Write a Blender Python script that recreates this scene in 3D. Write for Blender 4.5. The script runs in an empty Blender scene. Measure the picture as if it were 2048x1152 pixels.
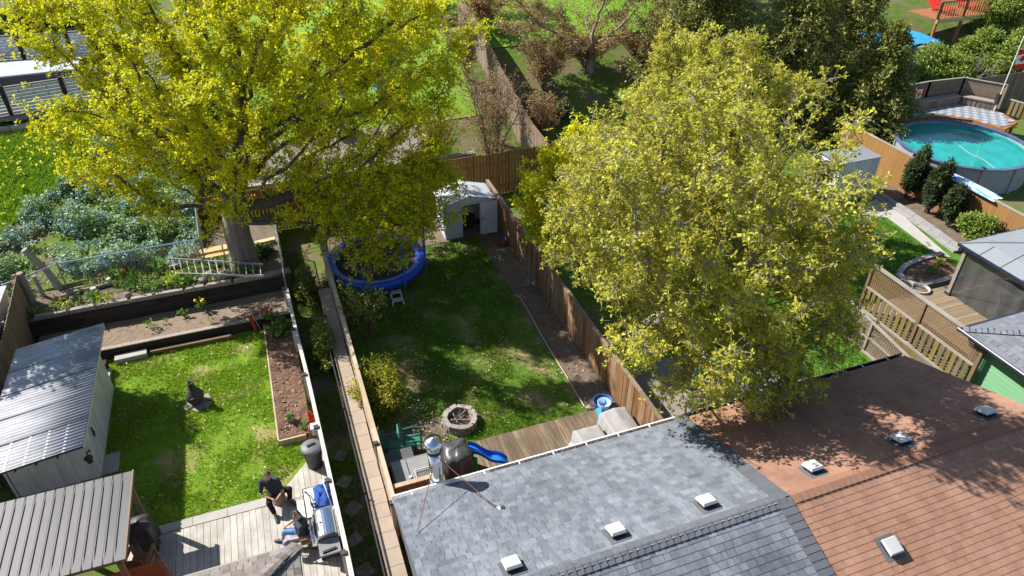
import bpy, math, random
import numpy as np
from mathutils import Vector, Matrix, Quaternion

R_ = math.radians
scene = bpy.context.scene
COL = scene.collection
rng = np.random.default_rng(7)
random.seed(11)

# ------------------------------------------------------------------ camera
cam_d = bpy.data.cameras.new('camera')
cam_d.sensor_width = 36.0
cam_d.lens = 25.14
cam_d.clip_start = 0.1
cam_d.clip_end = 2000.0
cam = bpy.data.objects.new('camera', cam_d)
COL.objects.link(cam)
cam.location = (0.0, 0.0, 14.5)
cam.rotation_euler = (R_(90 - 35.0), 0.0, -R_(19.9))
scene.camera = cam
CAM = Vector((0, 0, 14.5))

# ------------------------------------------------------------------ world + sun
SUN_TRAVEL = Vector((0.80, -0.72, -1.0)).normalized()
SUN_EL = math.asin(-SUN_TRAVEL.z)
SUN_AZ = math.atan2(-SUN_TRAVEL.x, -SUN_TRAVEL.y)
world = bpy.data.worlds.new('World')
scene.world = world
world.use_nodes = True
wn = world.node_tree.nodes
wl = world.node_tree.links
for n in list(wn):
    wn.remove(n)
w_out = wn.new('ShaderNodeOutputWorld')
w_bg = wn.new('ShaderNodeBackground')
w_sky = wn.new('ShaderNodeTexSky')
w_sky.sky_type = 'NISHITA'
w_sky.sun_disc = False
w_sky.sun_elevation = SUN_EL
w_sky.sun_rotation = SUN_AZ % (2 * math.pi)
w_sky.air_density = 1.0
w_sky.dust_density = 0.6
w_bg.inputs['Strength'].default_value = 0.085
wl.new(w_sky.outputs[0], w_bg.inputs['Color'])
wl.new(w_bg.outputs[0], w_out.inputs['Surface'])

sun_d = bpy.data.lights.new('sun', 'SUN')
sun_d.energy = 5.0
sun_d.angle = R_(0.5)
sun_d.color = (1.0, 0.955, 0.88)
sun = bpy.data.objects.new('sun', sun_d)
COL.objects.link(sun)
sun.location = (-30, 30, 40)
sun.rotation_euler = SUN_TRAVEL.to_track_quat('-Z', 'Y').to_euler()

vs = scene.view_settings
vs.view_transform = 'Standard'
vs.look = 'None'
vs.exposure = 0.98
vs.gamma = 1.0
vs.use_curve_mapping = False
scene.cycles.max_bounces = 5
scene.cycles.diffuse_bounces = 3
scene.cycles.transmission_bounces = 4
scene.cycles.transparent_max_bounces = 6

# ------------------------------------------------------------------ materials
MATS = {}

def _nt(name):
    m = bpy.data.materials.new(name)
    m.use_nodes = True
    nt = m.node_tree
    for n in list(nt.nodes):
        nt.nodes.remove(n)
    return m, nt.nodes, nt.links

def _c(c):
    return (c[0], c[1], c[2], 1.0)

def mat(name, c1, c2=None, rough=0.75, scale=(3, 3, 3), wn_=0.5, wr=0.5, detail=4.0, bump=0.0,
        metallic=0.0, c3=None, spec=0.3, fine=0.0, coords='Object', contrast=1.0, trans=0.0, alpha=1.0, bscale=1.0, stain=0.0, sscale=(0.9, 0.3, 0.9)):
    """Two or three real colours mixed by grain noise and by a random number for each piece."""
    if name in MATS:
        return MATS[name]
    m, N, L = _nt(name)
    out = N.new('ShaderNodeOutputMaterial')
    b = N.new('ShaderNodeBsdfPrincipled')
    b.inputs['Roughness'].default_value = rough
    b.inputs['Metallic'].default_value = metallic
    b.inputs['Specular IOR Level'].default_value = spec
    b.inputs['Transmission Weight'].default_value = trans
    b.inputs['Alpha'].default_value = alpha
    L.new(b.outputs[0], out.inputs['Surface'])
    if c2 is None:
        c2 = tuple(x * 0.78 for x in c1)
    tc = N.new('ShaderNodeTexCoord')
    oi = N.new('ShaderNodeObjectInfo')
    ge = N.new('ShaderNodeNewGeometry')
    add = N.new('ShaderNodeMath'); add.operation = 'ADD'
    L.new(oi.outputs['Random'], add.inputs[0])
    L.new(ge.outputs['Random Per Island'], add.inputs[1])
    fr = N.new('ShaderNodeMath'); fr.operation = 'FRACT'
    L.new(add.outputs[0], fr.inputs[0])
    mp = N.new('ShaderNodeMapping')
    mp.inputs['Scale'].default_value = scale
    L.new(tc.outputs[coords], mp.inputs['Vector'])
    off = N.new('ShaderNodeVectorMath'); off.operation = 'ADD'
    sc = N.new('ShaderNodeMath'); sc.operation = 'MULTIPLY'; sc.inputs[1].default_value = 37.0 if wr > 0 else 0.0
    L.new(fr.outputs[0], sc.inputs[0])
    L.new(mp.outputs[0], off.inputs[0]); L.new(sc.outputs[0], off.inputs[1])
    no = N.new('ShaderNodeTexNoise')
    no.inputs['Scale'].default_value = 1.0
    no.inputs['Detail'].default_value = detail
    no.inputs['Roughness'].default_value = 0.62
    L.new(off.outputs[0], no.inputs['Vector'])
    nm = N.new('ShaderNodeMapRange')
    nm.inputs['From Min'].default_value = 0.5 - 0.22 / contrast
    nm.inputs['From Max'].default_value = 0.5 + 0.22 / contrast
    L.new(no.outputs['Fac'], nm.inputs['Value'])
    m1 = N.new('ShaderNodeMath'); m1.operation = 'MULTIPLY'; m1.inputs[1].default_value = wn_
    L.new(nm.outputs[0], m1.inputs[0])
    m2 = N.new('ShaderNodeMath'); m2.operation = 'MULTIPLY_ADD'; m2.inputs[1].default_value = wr
    L.new(fr.outputs[0], m2.inputs[0]); L.new(m1.outputs[0], m2.inputs[2])
    m2.use_clamp = True
    rp = N.new('ShaderNodeValToRGB')
    rp.color_ramp.elements[0].color = _c(c1)
    rp.color_ramp.elements[1].color = _c(c2)
    if c3:
        e = rp.color_ramp.elements.new(0.5); e.color = _c(c2)
        rp.color_ramp.elements[2].color = _c(c3)
    L.new(m2.outputs[0], rp.inputs['Fac'])
    col = rp.outputs['Color']
    if fine > 0:
        n2 = N.new('ShaderNodeTexNoise'); n2.inputs['Scale'].default_value = 60.0; n2.inputs['Detail'].default_value = 3.0
        L.new(tc.outputs[coords], n2.inputs['Vector'])
        mr = N.new('ShaderNodeMapRange'); mr.inputs['From Min'].default_value = 0.3; mr.inputs['From Max'].default_value = 0.7
        mr.inputs['To Min'].default_value = 1.0 - fine; mr.inputs['To Max'].default_value = 1.0 + fine * 0.6
        L.new(n2.outputs['Fac'], mr.inputs['Value'])
        vm = N.new('ShaderNodeVectorMath'); vm.operation = 'SCALE'
        L.new(col, vm.inputs[0]); L.new(mr.outputs[0], vm.inputs['Scale'])
        col = vm.outputs[0]
    if stain > 0:      # broad weathering that runs over neighbouring pieces
        sm = N.new('ShaderNodeMapping'); sm.inputs['Scale'].default_value = sscale
        L.new(ge.outputs['Position'], sm.inputs['Vector'])
        n3 = N.new('ShaderNodeTexNoise'); n3.inputs['Scale'].default_value = 1.6; n3.inputs['Detail'].default_value = 6.0; n3.inputs['Roughness'].default_value = 0.65
        L.new(sm.outputs[0], n3.inputs['Vector'])
        sr = N.new('ShaderNodeMapRange'); sr.inputs['From Min'].default_value = 0.33; sr.inputs['From Max'].default_value = 0.62
        sr.inputs['To Min'].default_value = 1.0 - stain; sr.inputs['To Max'].default_value = 1.0 + stain * 0.35
        L.new(n3.outputs['Fac'], sr.inputs['Value'])
        sv = N.new('ShaderNodeVectorMath'); sv.operation = 'SCALE'
        L.new(col, sv.inputs[0]); L.new(sr.outputs[0], sv.inputs['Scale'])
        col = sv.outputs[0]
    L.new(col, b.inputs['Base Color'])
    if bump > 0:
        bp = N.new('ShaderNodeBump')
        bp.inputs['Strength'].default_value = bump
        bp.inputs['Distance'].default_value = 0.02 * bscale
        L.new(no.outputs['Fac'], bp.inputs['Height'])
        L.new(bp.outputs[0], b.inputs['Normal'])
    MATS[name] = m
    return m

def leaf_mat(name, cols, transl=0.4, patch=None, pscale=0.35):
    """Foliage: colours by leaf, light passing through; 'patch' mixes a second set in large patches of the crown."""
    if name in MATS:
        return MATS[name]
    m, N, L = _nt(name)
    out = N.new('ShaderNodeOutputMaterial')
    ge = N.new('ShaderNodeNewGeometry')
    def ramp(cs):
        rp = N.new('ShaderNodeValToRGB')
        el = rp.color_ramp.elements
        el[0].color = _c(cs[0]); el[1].color = _c(cs[-1])
        for i, c in enumerate(cs[1:-1]):
            e = el.new((i + 1) / (len(cs) - 1)); e.color = _c(c)
        L.new(ge.outputs['Random Per Island'], rp.inputs['Fac'])
        return rp.outputs['Color']
    col = ramp(cols)
    if patch:
        c2 = ramp(patch)
        tc = N.new('ShaderNodeTexCoord')
        no = N.new('ShaderNodeTexNoise'); no.inputs['Scale'].default_value = pscale; no.inputs['Detail'].default_value = 2
        L.new(tc.outputs['Object'], no.inputs['Vector'])
        mr = N.new('ShaderNodeMapRange'); mr.inputs['From Min'].default_value = 0.42; mr.inputs['From Max'].default_value = 0.6
        L.new(no.outputs['Fac'], mr.inputs['Value'])
        mx = N.new('ShaderNodeMix'); mx.data_type = 'RGBA'
        L.new(mr.outputs[0], mx.inputs['Factor']); L.new(col, mx.inputs['A']); L.new(c2, mx.inputs['B'])
        col = mx.outputs['Result']
    d = N.new('ShaderNodeBsdfPrincipled'); d.inputs['Roughness'].default_value = 0.55; d.inputs['Specular IOR Level'].default_value = 0.25
    t = N.new('ShaderNodeBsdfTranslucent')
    L.new(col, d.inputs['Base Color']); L.new(col, t.inputs['Color'])
    ms = N.new('ShaderNodeMixShader'); ms.inputs['Fac'].default_value = transl
    L.new(d.outputs[0], ms.inputs[1]); L.new(t.outputs[0], ms.inputs[2])
    L.new(ms.outputs[0], out.inputs['Surface'])
    MATS[name] = m
    return m

def lawn_mat(name, green1, green2, dry, dry_lo=0.52, dry_hi=0.66):
    m, N, L = _nt(name)
    out = N.new('ShaderNodeOutputMaterial'); b = N.new('ShaderNodeBsdfPrincipled')
    b.inputs['Roughness'].default_value = 0.9; b.inputs['Specular IOR Level'].default_value = 0.1
    L.new(b.outputs[0], out.inputs['Surface'])
    tc = N.new('ShaderNodeTexCoord')
    def noise(s, d=4.0):
        n = N.new('ShaderNodeTexNoise'); n.inputs['Scale'].default_value = s; n.inputs['Detail'].default_value = d
        L.new(tc.outputs['Object'], n.inputs['Vector']); return n.outputs['Fac']
    def mr(v, a, c):
        n = N.new('ShaderNodeMapRange'); n.inputs['From Min'].default_value = a; n.inputs['From Max'].default_value = c
        L.new(v, n.inputs['Value']); return n.outputs[0]
    def mix(f, a, c):
        n = N.new('ShaderNodeMix'); n.data_type = 'RGBA'; L.new(f, n.inputs['Factor'])
        for k, v in (('A', a), ('B', c)):
            if isinstance(v, tuple): n.inputs[k].default_value = _c(v)
            else: L.new(v, n.inputs[k])
        return n.outputs['Result']
    c = mix(mr(noise(2.2), 0.35, 0.65), green1, green2)
    c = mix(mr(noise(0.9, 6.0), dry_lo, dry_hi), c, dry)
    f = noise(45.0, 3.0)
    v = N.new('ShaderNodeVectorMath'); v.operation = 'SCALE'
    g = N.new('ShaderNodeMapRange'); g.inputs['From Min'].default_value = 0.3; g.inputs['From Max'].default_value = 0.7
    g.inputs['To Min'].default_value = 0.45; g.inputs['To Max'].default_value = 1.35
    L.new(f, g.inputs['Value']); L.new(c, v.inputs[0]); L.new(g.outputs[0], v.inputs['Scale'])
    L.new(v.outputs[0], b.inputs['Base Color'])
    bp = N.new('ShaderNodeBump'); bp.inputs['Strength'].default_value = 0.8; bp.inputs['Distance'].default_value = 0.04
    L.new(f, bp.inputs['Height']); L.new(bp.outputs[0], b.inputs['Normal'])
    MATS[name] = m
    return m

# wood
W_FENCE = mat('fence_brown', (0.075, 0.034, 0.014), (0.20, 0.10, 0.042), 0.8, (14, 14, 1.6), 0.55, 0.5, bump=0.4, c3=(0.27, 0.20, 0.14), contrast=1.1)
W_BACK = mat('fence_orange', (0.14, 0.062, 0.020), (0.25, 0.118, 0.036), 0.8, (14, 14, 1.6), 0.5, 0.5, bump=0.3, c3=(0.29, 0.165, 0.07))
W_GREYB = mat('wood_grey_brown', (0.13, 0.09, 0.06), (0.26, 0.20, 0.15), 0.85, (10, 10, 2), 0.5, 0.5, bump=0.4)
W_DARK = mat('timber_dark', (0.018, 0.014, 0.011), (0.07, 0.05, 0.038), 0.9, (2, 12, 12), 0.6, 0.4, bump=0.5)
W_DECKW = mat('deck_whitewashed', (0.49, 0.465, 0.42), (0.30, 0.275, 0.24), 0.75, (16, 1.4, 16), 0.55, 0.45, bump=0.2, fine=0.12, stain=0.28, sscale=(1.2, 0.8, 1))
W_DECKC = mat('deck_weathered', (0.235, 0.17, 0.105), (0.12, 0.084, 0.055), 0.8, (16, 1.4, 16), 0.5, 0.5, bump=0.3, c3=(0.30, 0.235, 0.16), stain=0.3)
W_DECKR = mat('deck_tan', (0.27, 0.205, 0.13), (0.16, 0.118, 0.074), 0.8, (1.6, 16, 16), 0.5, 0.5, bump=0.3)
W_WHITE = mat('fence_whitewash', (0.62, 0.59, 0.55), (0.36, 0.32, 0.28), 0.7, (4, 3, 8), 0.75, 0.25, bump=0.2)
W_PALE = mat('fence_pale_pine', (0.50, 0.405, 0.30), (0.32, 0.235, 0.15), 0.75, (12, 2, 12), 0.5, 0.5, bump=0.3)
W_CEDAR = mat('cedar_orange', (0.36, 0.155, 0.045), (0.23, 0.095, 0.028), 0.6, (1.5, 14, 14), 0.5, 0.5, bump=0.25)
W_LUMBER = mat('lumber_yellow', (0.62, 0.47, 0.24), (0.45, 0.32, 0.14), 0.75, (1.5, 12, 12), 0.5, 0.5)
W_SLAT = mat('slat_mossy', (0.25, 0.175, 0.045), (0.13, 0.095, 0.038), 0.85, (12, 12, 2), 0.4, 0.6, c3=(0.20, 0.175, 0.14))
W_LATT = mat('lattice_brown', (0.20, 0.13, 0.07), (0.13, 0.085, 0.05), 0.85, (3, 3, 3), 0.6, 0.4)
W_RAIL = mat('rail_grey', (0.34, 0.31, 0.275), (0.20, 0.175, 0.15), 0.8, (2, 2, 12), 0.6, 0.4)
W_REDD = mat('deck_red_cedar', (0.34, 0.14, 0.06), (0.25, 0.10, 0.045), 0.7, (2, 2, 10), 0.5, 0.5)
W_POST = mat('old_post_grey', (0.20, 0.165, 0.14), (0.33, 0.28, 0.24), 0.9, (10, 10, 2), 0.6, 0.4, bump=0.6)
# masonry, soil
STONE = mat('stone_grey', (0.36, 0.325, 0.285), (0.18, 0.16, 0.14), 0.9, (5, 5, 5), 0.6, 0.4, bump=0.5, fine=0.15)
STONE_D = mat('stone_dark', (0.16, 0.14, 0.125), (0.27, 0.24, 0.21), 0.9, (5, 5, 5), 0.6, 0.4, bump=0.5)
CAPST = mat('cap_stone_tan', (0.36, 0.29, 0.225), (0.27, 0.22, 0.175), 0.9, (4, 4, 4), 0.5, 0.5, bump=0.2, fine=0.1)
CONC = mat('concrete', (0.40, 0.38, 0.345), (0.30, 0.28, 0.255), 0.9, (3, 3, 3), 0.6, 0.4, bump=0.15, fine=0.1)
KERB = mat('kerb_stone', (0.32, 0.315, 0.305), (0.22, 0.215, 0.21), 0.9, (4, 4, 4), 0.5, 0.5, bump=0.3)
PAVE = mat('patio_paving', (0.27, 0.24, 0.205), (0.19, 0.165, 0.14), 0.9, (2.5, 2.5, 2.5), 1.0, 0.0, bump=0.2, fine=0.15)
SOIL = mat('soil_dry', (0.27, 0.205, 0.15), (0.15, 0.11, 0.08), 0.95, (7, 7, 7), 1.0, 0.0, detail=8, bump=1.0, fine=0.35, bscale=2.0)
MULCH = mat('soil_mulch', (0.215, 0.125, 0.08), (0.11, 0.062, 0.04), 0.95, (9, 9, 9), 1.0, 0.0, detail=8, bump=1.0, fine=0.5, c3=(0.28, 0.18, 0.125), bscale=2.0)
DIRT = mat('soil_dark', (0.105, 0.08, 0.058), (0.19, 0.145, 0.105), 0.95, (5, 5, 5), 1.0, 0.0, detail=8, bump=0.9, fine=0.35, bscale=2.0)
BRICK = mat('brick_red', (0.27, 0.10, 0.06), (0.20, 0.075, 0.05), 0.9, (4, 4, 4), 0.5, 0.5, bump=0.2)
GROUNDM = lawn_mat('rough_ground', (0.085, 0.145, 0.022), (0.13, 0.185, 0.035), (0.18, 0.145, 0.085), 0.47, 0.64)
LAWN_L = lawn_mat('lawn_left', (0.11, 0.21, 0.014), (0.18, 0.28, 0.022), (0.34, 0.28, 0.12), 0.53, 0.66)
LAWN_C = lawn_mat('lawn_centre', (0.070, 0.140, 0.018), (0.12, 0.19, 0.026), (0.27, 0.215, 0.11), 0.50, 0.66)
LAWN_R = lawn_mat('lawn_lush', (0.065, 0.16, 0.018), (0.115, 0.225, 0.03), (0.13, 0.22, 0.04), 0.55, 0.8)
LAWN_B = lawn_mat('lawn_far', (0.17, 0.31, 0.03), (0.215, 0.36, 0.04), (0.25, 0.34, 0.06), 0.55, 0.75)
MEADM = lawn_mat('meadow_soil', (0.09, 0.15, 0.025), (0.14, 0.20, 0.03), (0.17, 0.14, 0.08), 0.48, 0.62)
# roofs, metal, plastic
SH_GREY = mat('shingle_grey', (0.105, 0.120, 0.142), (0.160, 0.178, 0.203), 0.9, (7, 7, 7), 0.35, 0.65, fine=0.18, c3=(0.212, 0.232, 0.26), spec=0.15, stain=0.30)
SH_GREYD = mat('shingle_cap_grey', (0.085, 0.09, 0.10), (0.125, 0.13, 0.145), 0.9, (7, 7, 7), 0.5, 0.5, fine=0.15, spec=0.15)
SH_RED = mat('shingle_red', (0.262, 0.140, 0.092), (0.325, 0.182, 0.122), 0.9, (5, 5, 5), 0.3, 0.6, fine=0.15, c3=(0.235, 0.135, 0.11), spec=0.15, stain=0.22)
SH_REDC = mat('shingle_cap_red', (0.255, 0.138, 0.092), (0.21, 0.112, 0.076), 0.9, (5, 5, 5), 0.5, 0.5, fine=0.12, spec=0.15)
SH_BROWN = mat('shingle_brown', (0.12, 0.098, 0.086), (0.19, 0.165, 0.15), 0.9, (7, 7, 7), 0.3, 0.7, fine=0.15, c3=(0.26, 0.235, 0.22), spec=0.15)
SH_DGREY = mat('shingle_dark_grey', (0.12, 0.128, 0.148), (0.20, 0.21, 0.235), 0.9, (7, 7, 7), 0.35, 0.65, fine=0.18, spec=0.15)
WHITE = mat('white_paint', (0.74, 0.74, 0.74), (0.62, 0.62, 0.61), 0.5, (2, 2, 2), 0.6, 0.4, stain=0.15, sscale=(2, 2, 0.8))
WALLW = mat('white_siding', (0.62, 0.63, 0.65), (0.52, 0.53, 0.55), 0.6, (1.2, 1.2, 3), 0.7, 0.3, stain=0.25, sscale=(3, 3, 0.5))
VENT = mat('vent_cover', (0.50, 0.50, 0.49), (0.38, 0.38, 0.37), 0.45, (5, 5, 5), 0.6, 0.4)
CORR = mat('corrugated_steel', (0.43, 0.43, 0.44), (0.34, 0.34, 0.355), 0.8, (0.4, 9, 2), 0.8, 0.15, metallic=0.0, spec=0.12, stain=0.3, sscale=(0.5, 2.0, 1.0))
RIBB = mat('ribbed_brown_metal', (0.070, 0.068, 0.073), (0.092, 0.087, 0.091), 0.5, (5, 0.6, 5), 0.5, 0.5, metallic=0.1, spec=0.4, fine=0.1, stain=0.22)
RIBD = mat('rib_dark', (0.014, 0.012, 0.012), (0.02, 0.017, 0.017), 0.6)
GALV = mat('galvanised', (0.62, 0.63, 0.65), (0.48, 0.49, 0.50), 0.3, (6, 6, 6), 0.6, 0.4, metallic=0.9, spec=0.5)
CHROME = mat('stainless', (0.75, 0.76, 0.78), (0.62, 0.63, 0.65), 0.16, (3, 3, 3), 0.6, 0.4, metallic=1.0, spec=0.5)
ALU = mat('aluminium', (0.66, 0.68, 0.70), (0.55, 0.57, 0.60), 0.35, (6, 6, 6), 0.5, 0.5, metallic=0.75, spec=0.5)
BLACKM = mat('black_metal', (0.018, 0.018, 0.02), (0.03, 0.03, 0.032), 0.45, spec=0.4)
NAVY = mat('navy_gutter', (0.016, 0.02, 0.045), (0.025, 0.03, 0.06), 0.35, spec=0.5)
BLACKP = mat('black_plastic', (0.035, 0.035, 0.037), (0.055, 0.055, 0.058), 0.5, spec=0.4)
TARP_B = mat('black_cover', (0.03, 0.031, 0.034), (0.055, 0.056, 0.06), 0.55, (6, 6, 6), 0.6, 0.4, bump=0.6, spec=0.4)
TARP_V = mat('charcoal_vinyl', (0.050, 0.048, 0.052), (0.075, 0.072, 0.076), 0.32, (5, 5, 5), 0.6, 0.4, bump=0.35, spec=0.5)
TARP_G = mat('grey_cover', (0.235, 0.225, 0.225), (0.30, 0.29, 0.29), 0.7, (4, 4, 4), 0.7, 0.3, bump=0.4)
BLUE = mat('blue_vinyl', (0.015, 0.085, 0.62), (0.012, 0.065, 0.48), 0.4, (4, 4, 4), 0.6, 0.4, spec=0.5)
BLUEP = mat('blue_plastic', (0.02, 0.19, 0.75), (0.018, 0.16, 0.65), 0.4, spec=0.5)
GREENP = mat('green_plastic', (0.02, 0.36, 0.06), (0.016, 0.30, 0.05), 0.4, spec=0.5)
TEAL = mat('teal_plastic', (0.02, 0.40, 0.33), (0.016, 0.33, 0.27), 0.45, spec=0.5)
DGREEN = mat('dark_green_plastic', (0.02, 0.12, 0.085), (0.03, 0.16, 0.11), 0.45, spec=0.5)
SKYB = mat('sky_blue_plastic', (0.03, 0.33, 0.66), (0.025, 0.27, 0.56), 0.45, spec=0.5)
RED = mat('red_paint', (0.55, 0.02, 0.015), (0.42, 0.015, 0.012), 0.45, spec=0.4)
NAVYC = mat('navy_cloth', (0.012, 0.045, 0.20), (0.018, 0.065, 0.27), 0.8, (8, 8, 8), 0.7, 0.3, bump=0.8)
MESHB = mat('trampoline_mat', (0.014, 0.014, 0.016), (0.022, 0.022, 0.024), 0.8)
GLASST = mat('frosted_glass', (0.33, 0.34, 0.32), (0.24, 0.25, 0.235), 0.15, (4, 4, 4), 0.8, 0.2, spec=0.6, alpha=0.7)
CREAM = mat('cream_table', (0.62, 0.585, 0.50), (0.52, 0.49, 0.42), 0.5, (5, 5, 5), 0.6, 0.4)
TERRA = mat('chiminea_clay', (0.05, 0.04, 0.037), (0.085, 0.066, 0.058), 0.75, (5, 5, 5), 0.6, 0.4, bump=0.3)
GREENW = mat('green_siding', (0.19, 0.40, 0.22), (0.16, 0.34, 0.19), 0.6, (2, 2, 2), 0.5, 0.5)
GREEND = mat('green_soffit', (0.02, 0.10, 0.08), (0.03, 0.12, 0.10), 0.6)
GAZR = mat('gazebo_metal', (0.30, 0.32, 0.34), (0.26, 0.275, 0.295), 0.4, (1, 8, 1), 0.5, 0.5, metallic=0.3, spec=0.5)
MESHN = mat('mesh_curtain', (0.05, 0.05, 0.052), (0.075, 0.075, 0.078), 0.9, alpha=0.72)
POOLW = mat('pool_water', (0.012, 0.31, 0.27), (0.010, 0.25, 0.24), 0.08, (1.6, 1.6, 1.6), 0.9, 0.1, spec=0.5, bump=0.35, stain=0.2, sscale=(1.2, 1.2, 1))
POOLS = mat('pool_wall', (0.30, 0.32, 0.37), (0.24, 0.26, 0.30), 0.5, (3, 3, 3), 0.5, 0.5)
POOLB = mat('pool_rim', (0.05, 0.08, 0.17), (0.10, 0.13, 0.22), 0.4)
TILE_W = mat('tile_pale', (0.36, 0.375, 0.395), (0.30, 0.31, 0.33), 0.5)
TILE_G = mat('tile_blue_grey', (0.165, 0.19, 0.23), (0.20, 0.225, 0.26), 0.5)
BARK_G = mat('bark_grey', (0.30, 0.255, 0.215), (0.13, 0.105, 0.086), 0.95, (9, 9, 1.5), 1.0, 0.0, bump=1.0, fine=0.2, bscale=2.0)
BARK_D = mat('bark_dark', (0.075, 0.058, 0.047), (0.13, 0.105, 0.088), 0.95, (6, 6, 2), 1.0, 0.0, bump=0.8)
BARK_S = mat('bark_silver', (0.34, 0.305, 0.27), (0.19, 0.165, 0.145), 0.95, (6, 6, 2), 1.0, 0.0, bump=0.8)
TWIGM = mat('twig_red_brown', (0.16, 0.095, 0.075), (0.22, 0.15, 0.12), 0.9, (4, 4, 4), 0.6, 0.4)
SKIN = mat('skin', (0.50, 0.28, 0.19), (0.44, 0.23, 0.155), 0.55, (6, 6, 6), 0.8, 0.0)
SHIRT = mat('shirt_charcoal', (0.028, 0.036, 0.045), (0.045, 0.055, 0.066), 0.9, (9, 9, 9), 0.8, 0.2, bump=0.5)
PANTS = mat('trousers_black', (0.012, 0.012, 0.014), (0.025, 0.025, 0.028), 0.9, (9, 9, 9), 0.8, 0.2, bump=0.5)
JEANS = mat('jeans_blue', (0.12, 0.22, 0.42), (0.20, 0.32, 0.52), 0.9, (9, 9, 9), 0.8, 0.2, bump=0.5)
HAIR = mat('hair_dark', (0.04, 0.03, 0.025), (0.07, 0.055, 0.045), 0.8, (20, 20, 20), 0.8, 0.2, bump=0.6)
SHOE = mat('shoe_grey', (0.06, 0.06, 0.065), (0.12, 0.12, 0.125), 0.7)
PINK = mat('cushion_red', (0.45, 0.03, 0.05), (0.35, 0.02, 0.04), 0.8)

# ------------------------------------------------------------------ object helpers
ORG = {}

def setp(o, label=None, cat=None, group=None, kind=None):
    if label: o['label'] = label
    if cat: o['category'] = cat
    if group: o['group'] = group
    if kind: o['kind'] = kind
    return o

def thing(name, label, cat, loc=(0, 0, 0), group=None):
    o = bpy.data.objects.new(name, None)
    o.empty_display_size = 0.2
    COL.objects.link(o)
    o.location = loc
    ORG[o] = Vector(loc)
    return setp(o, label, cat, group)

def origin(o):
    return ORG.get(o, Vector((0, 0, 0)))

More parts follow.
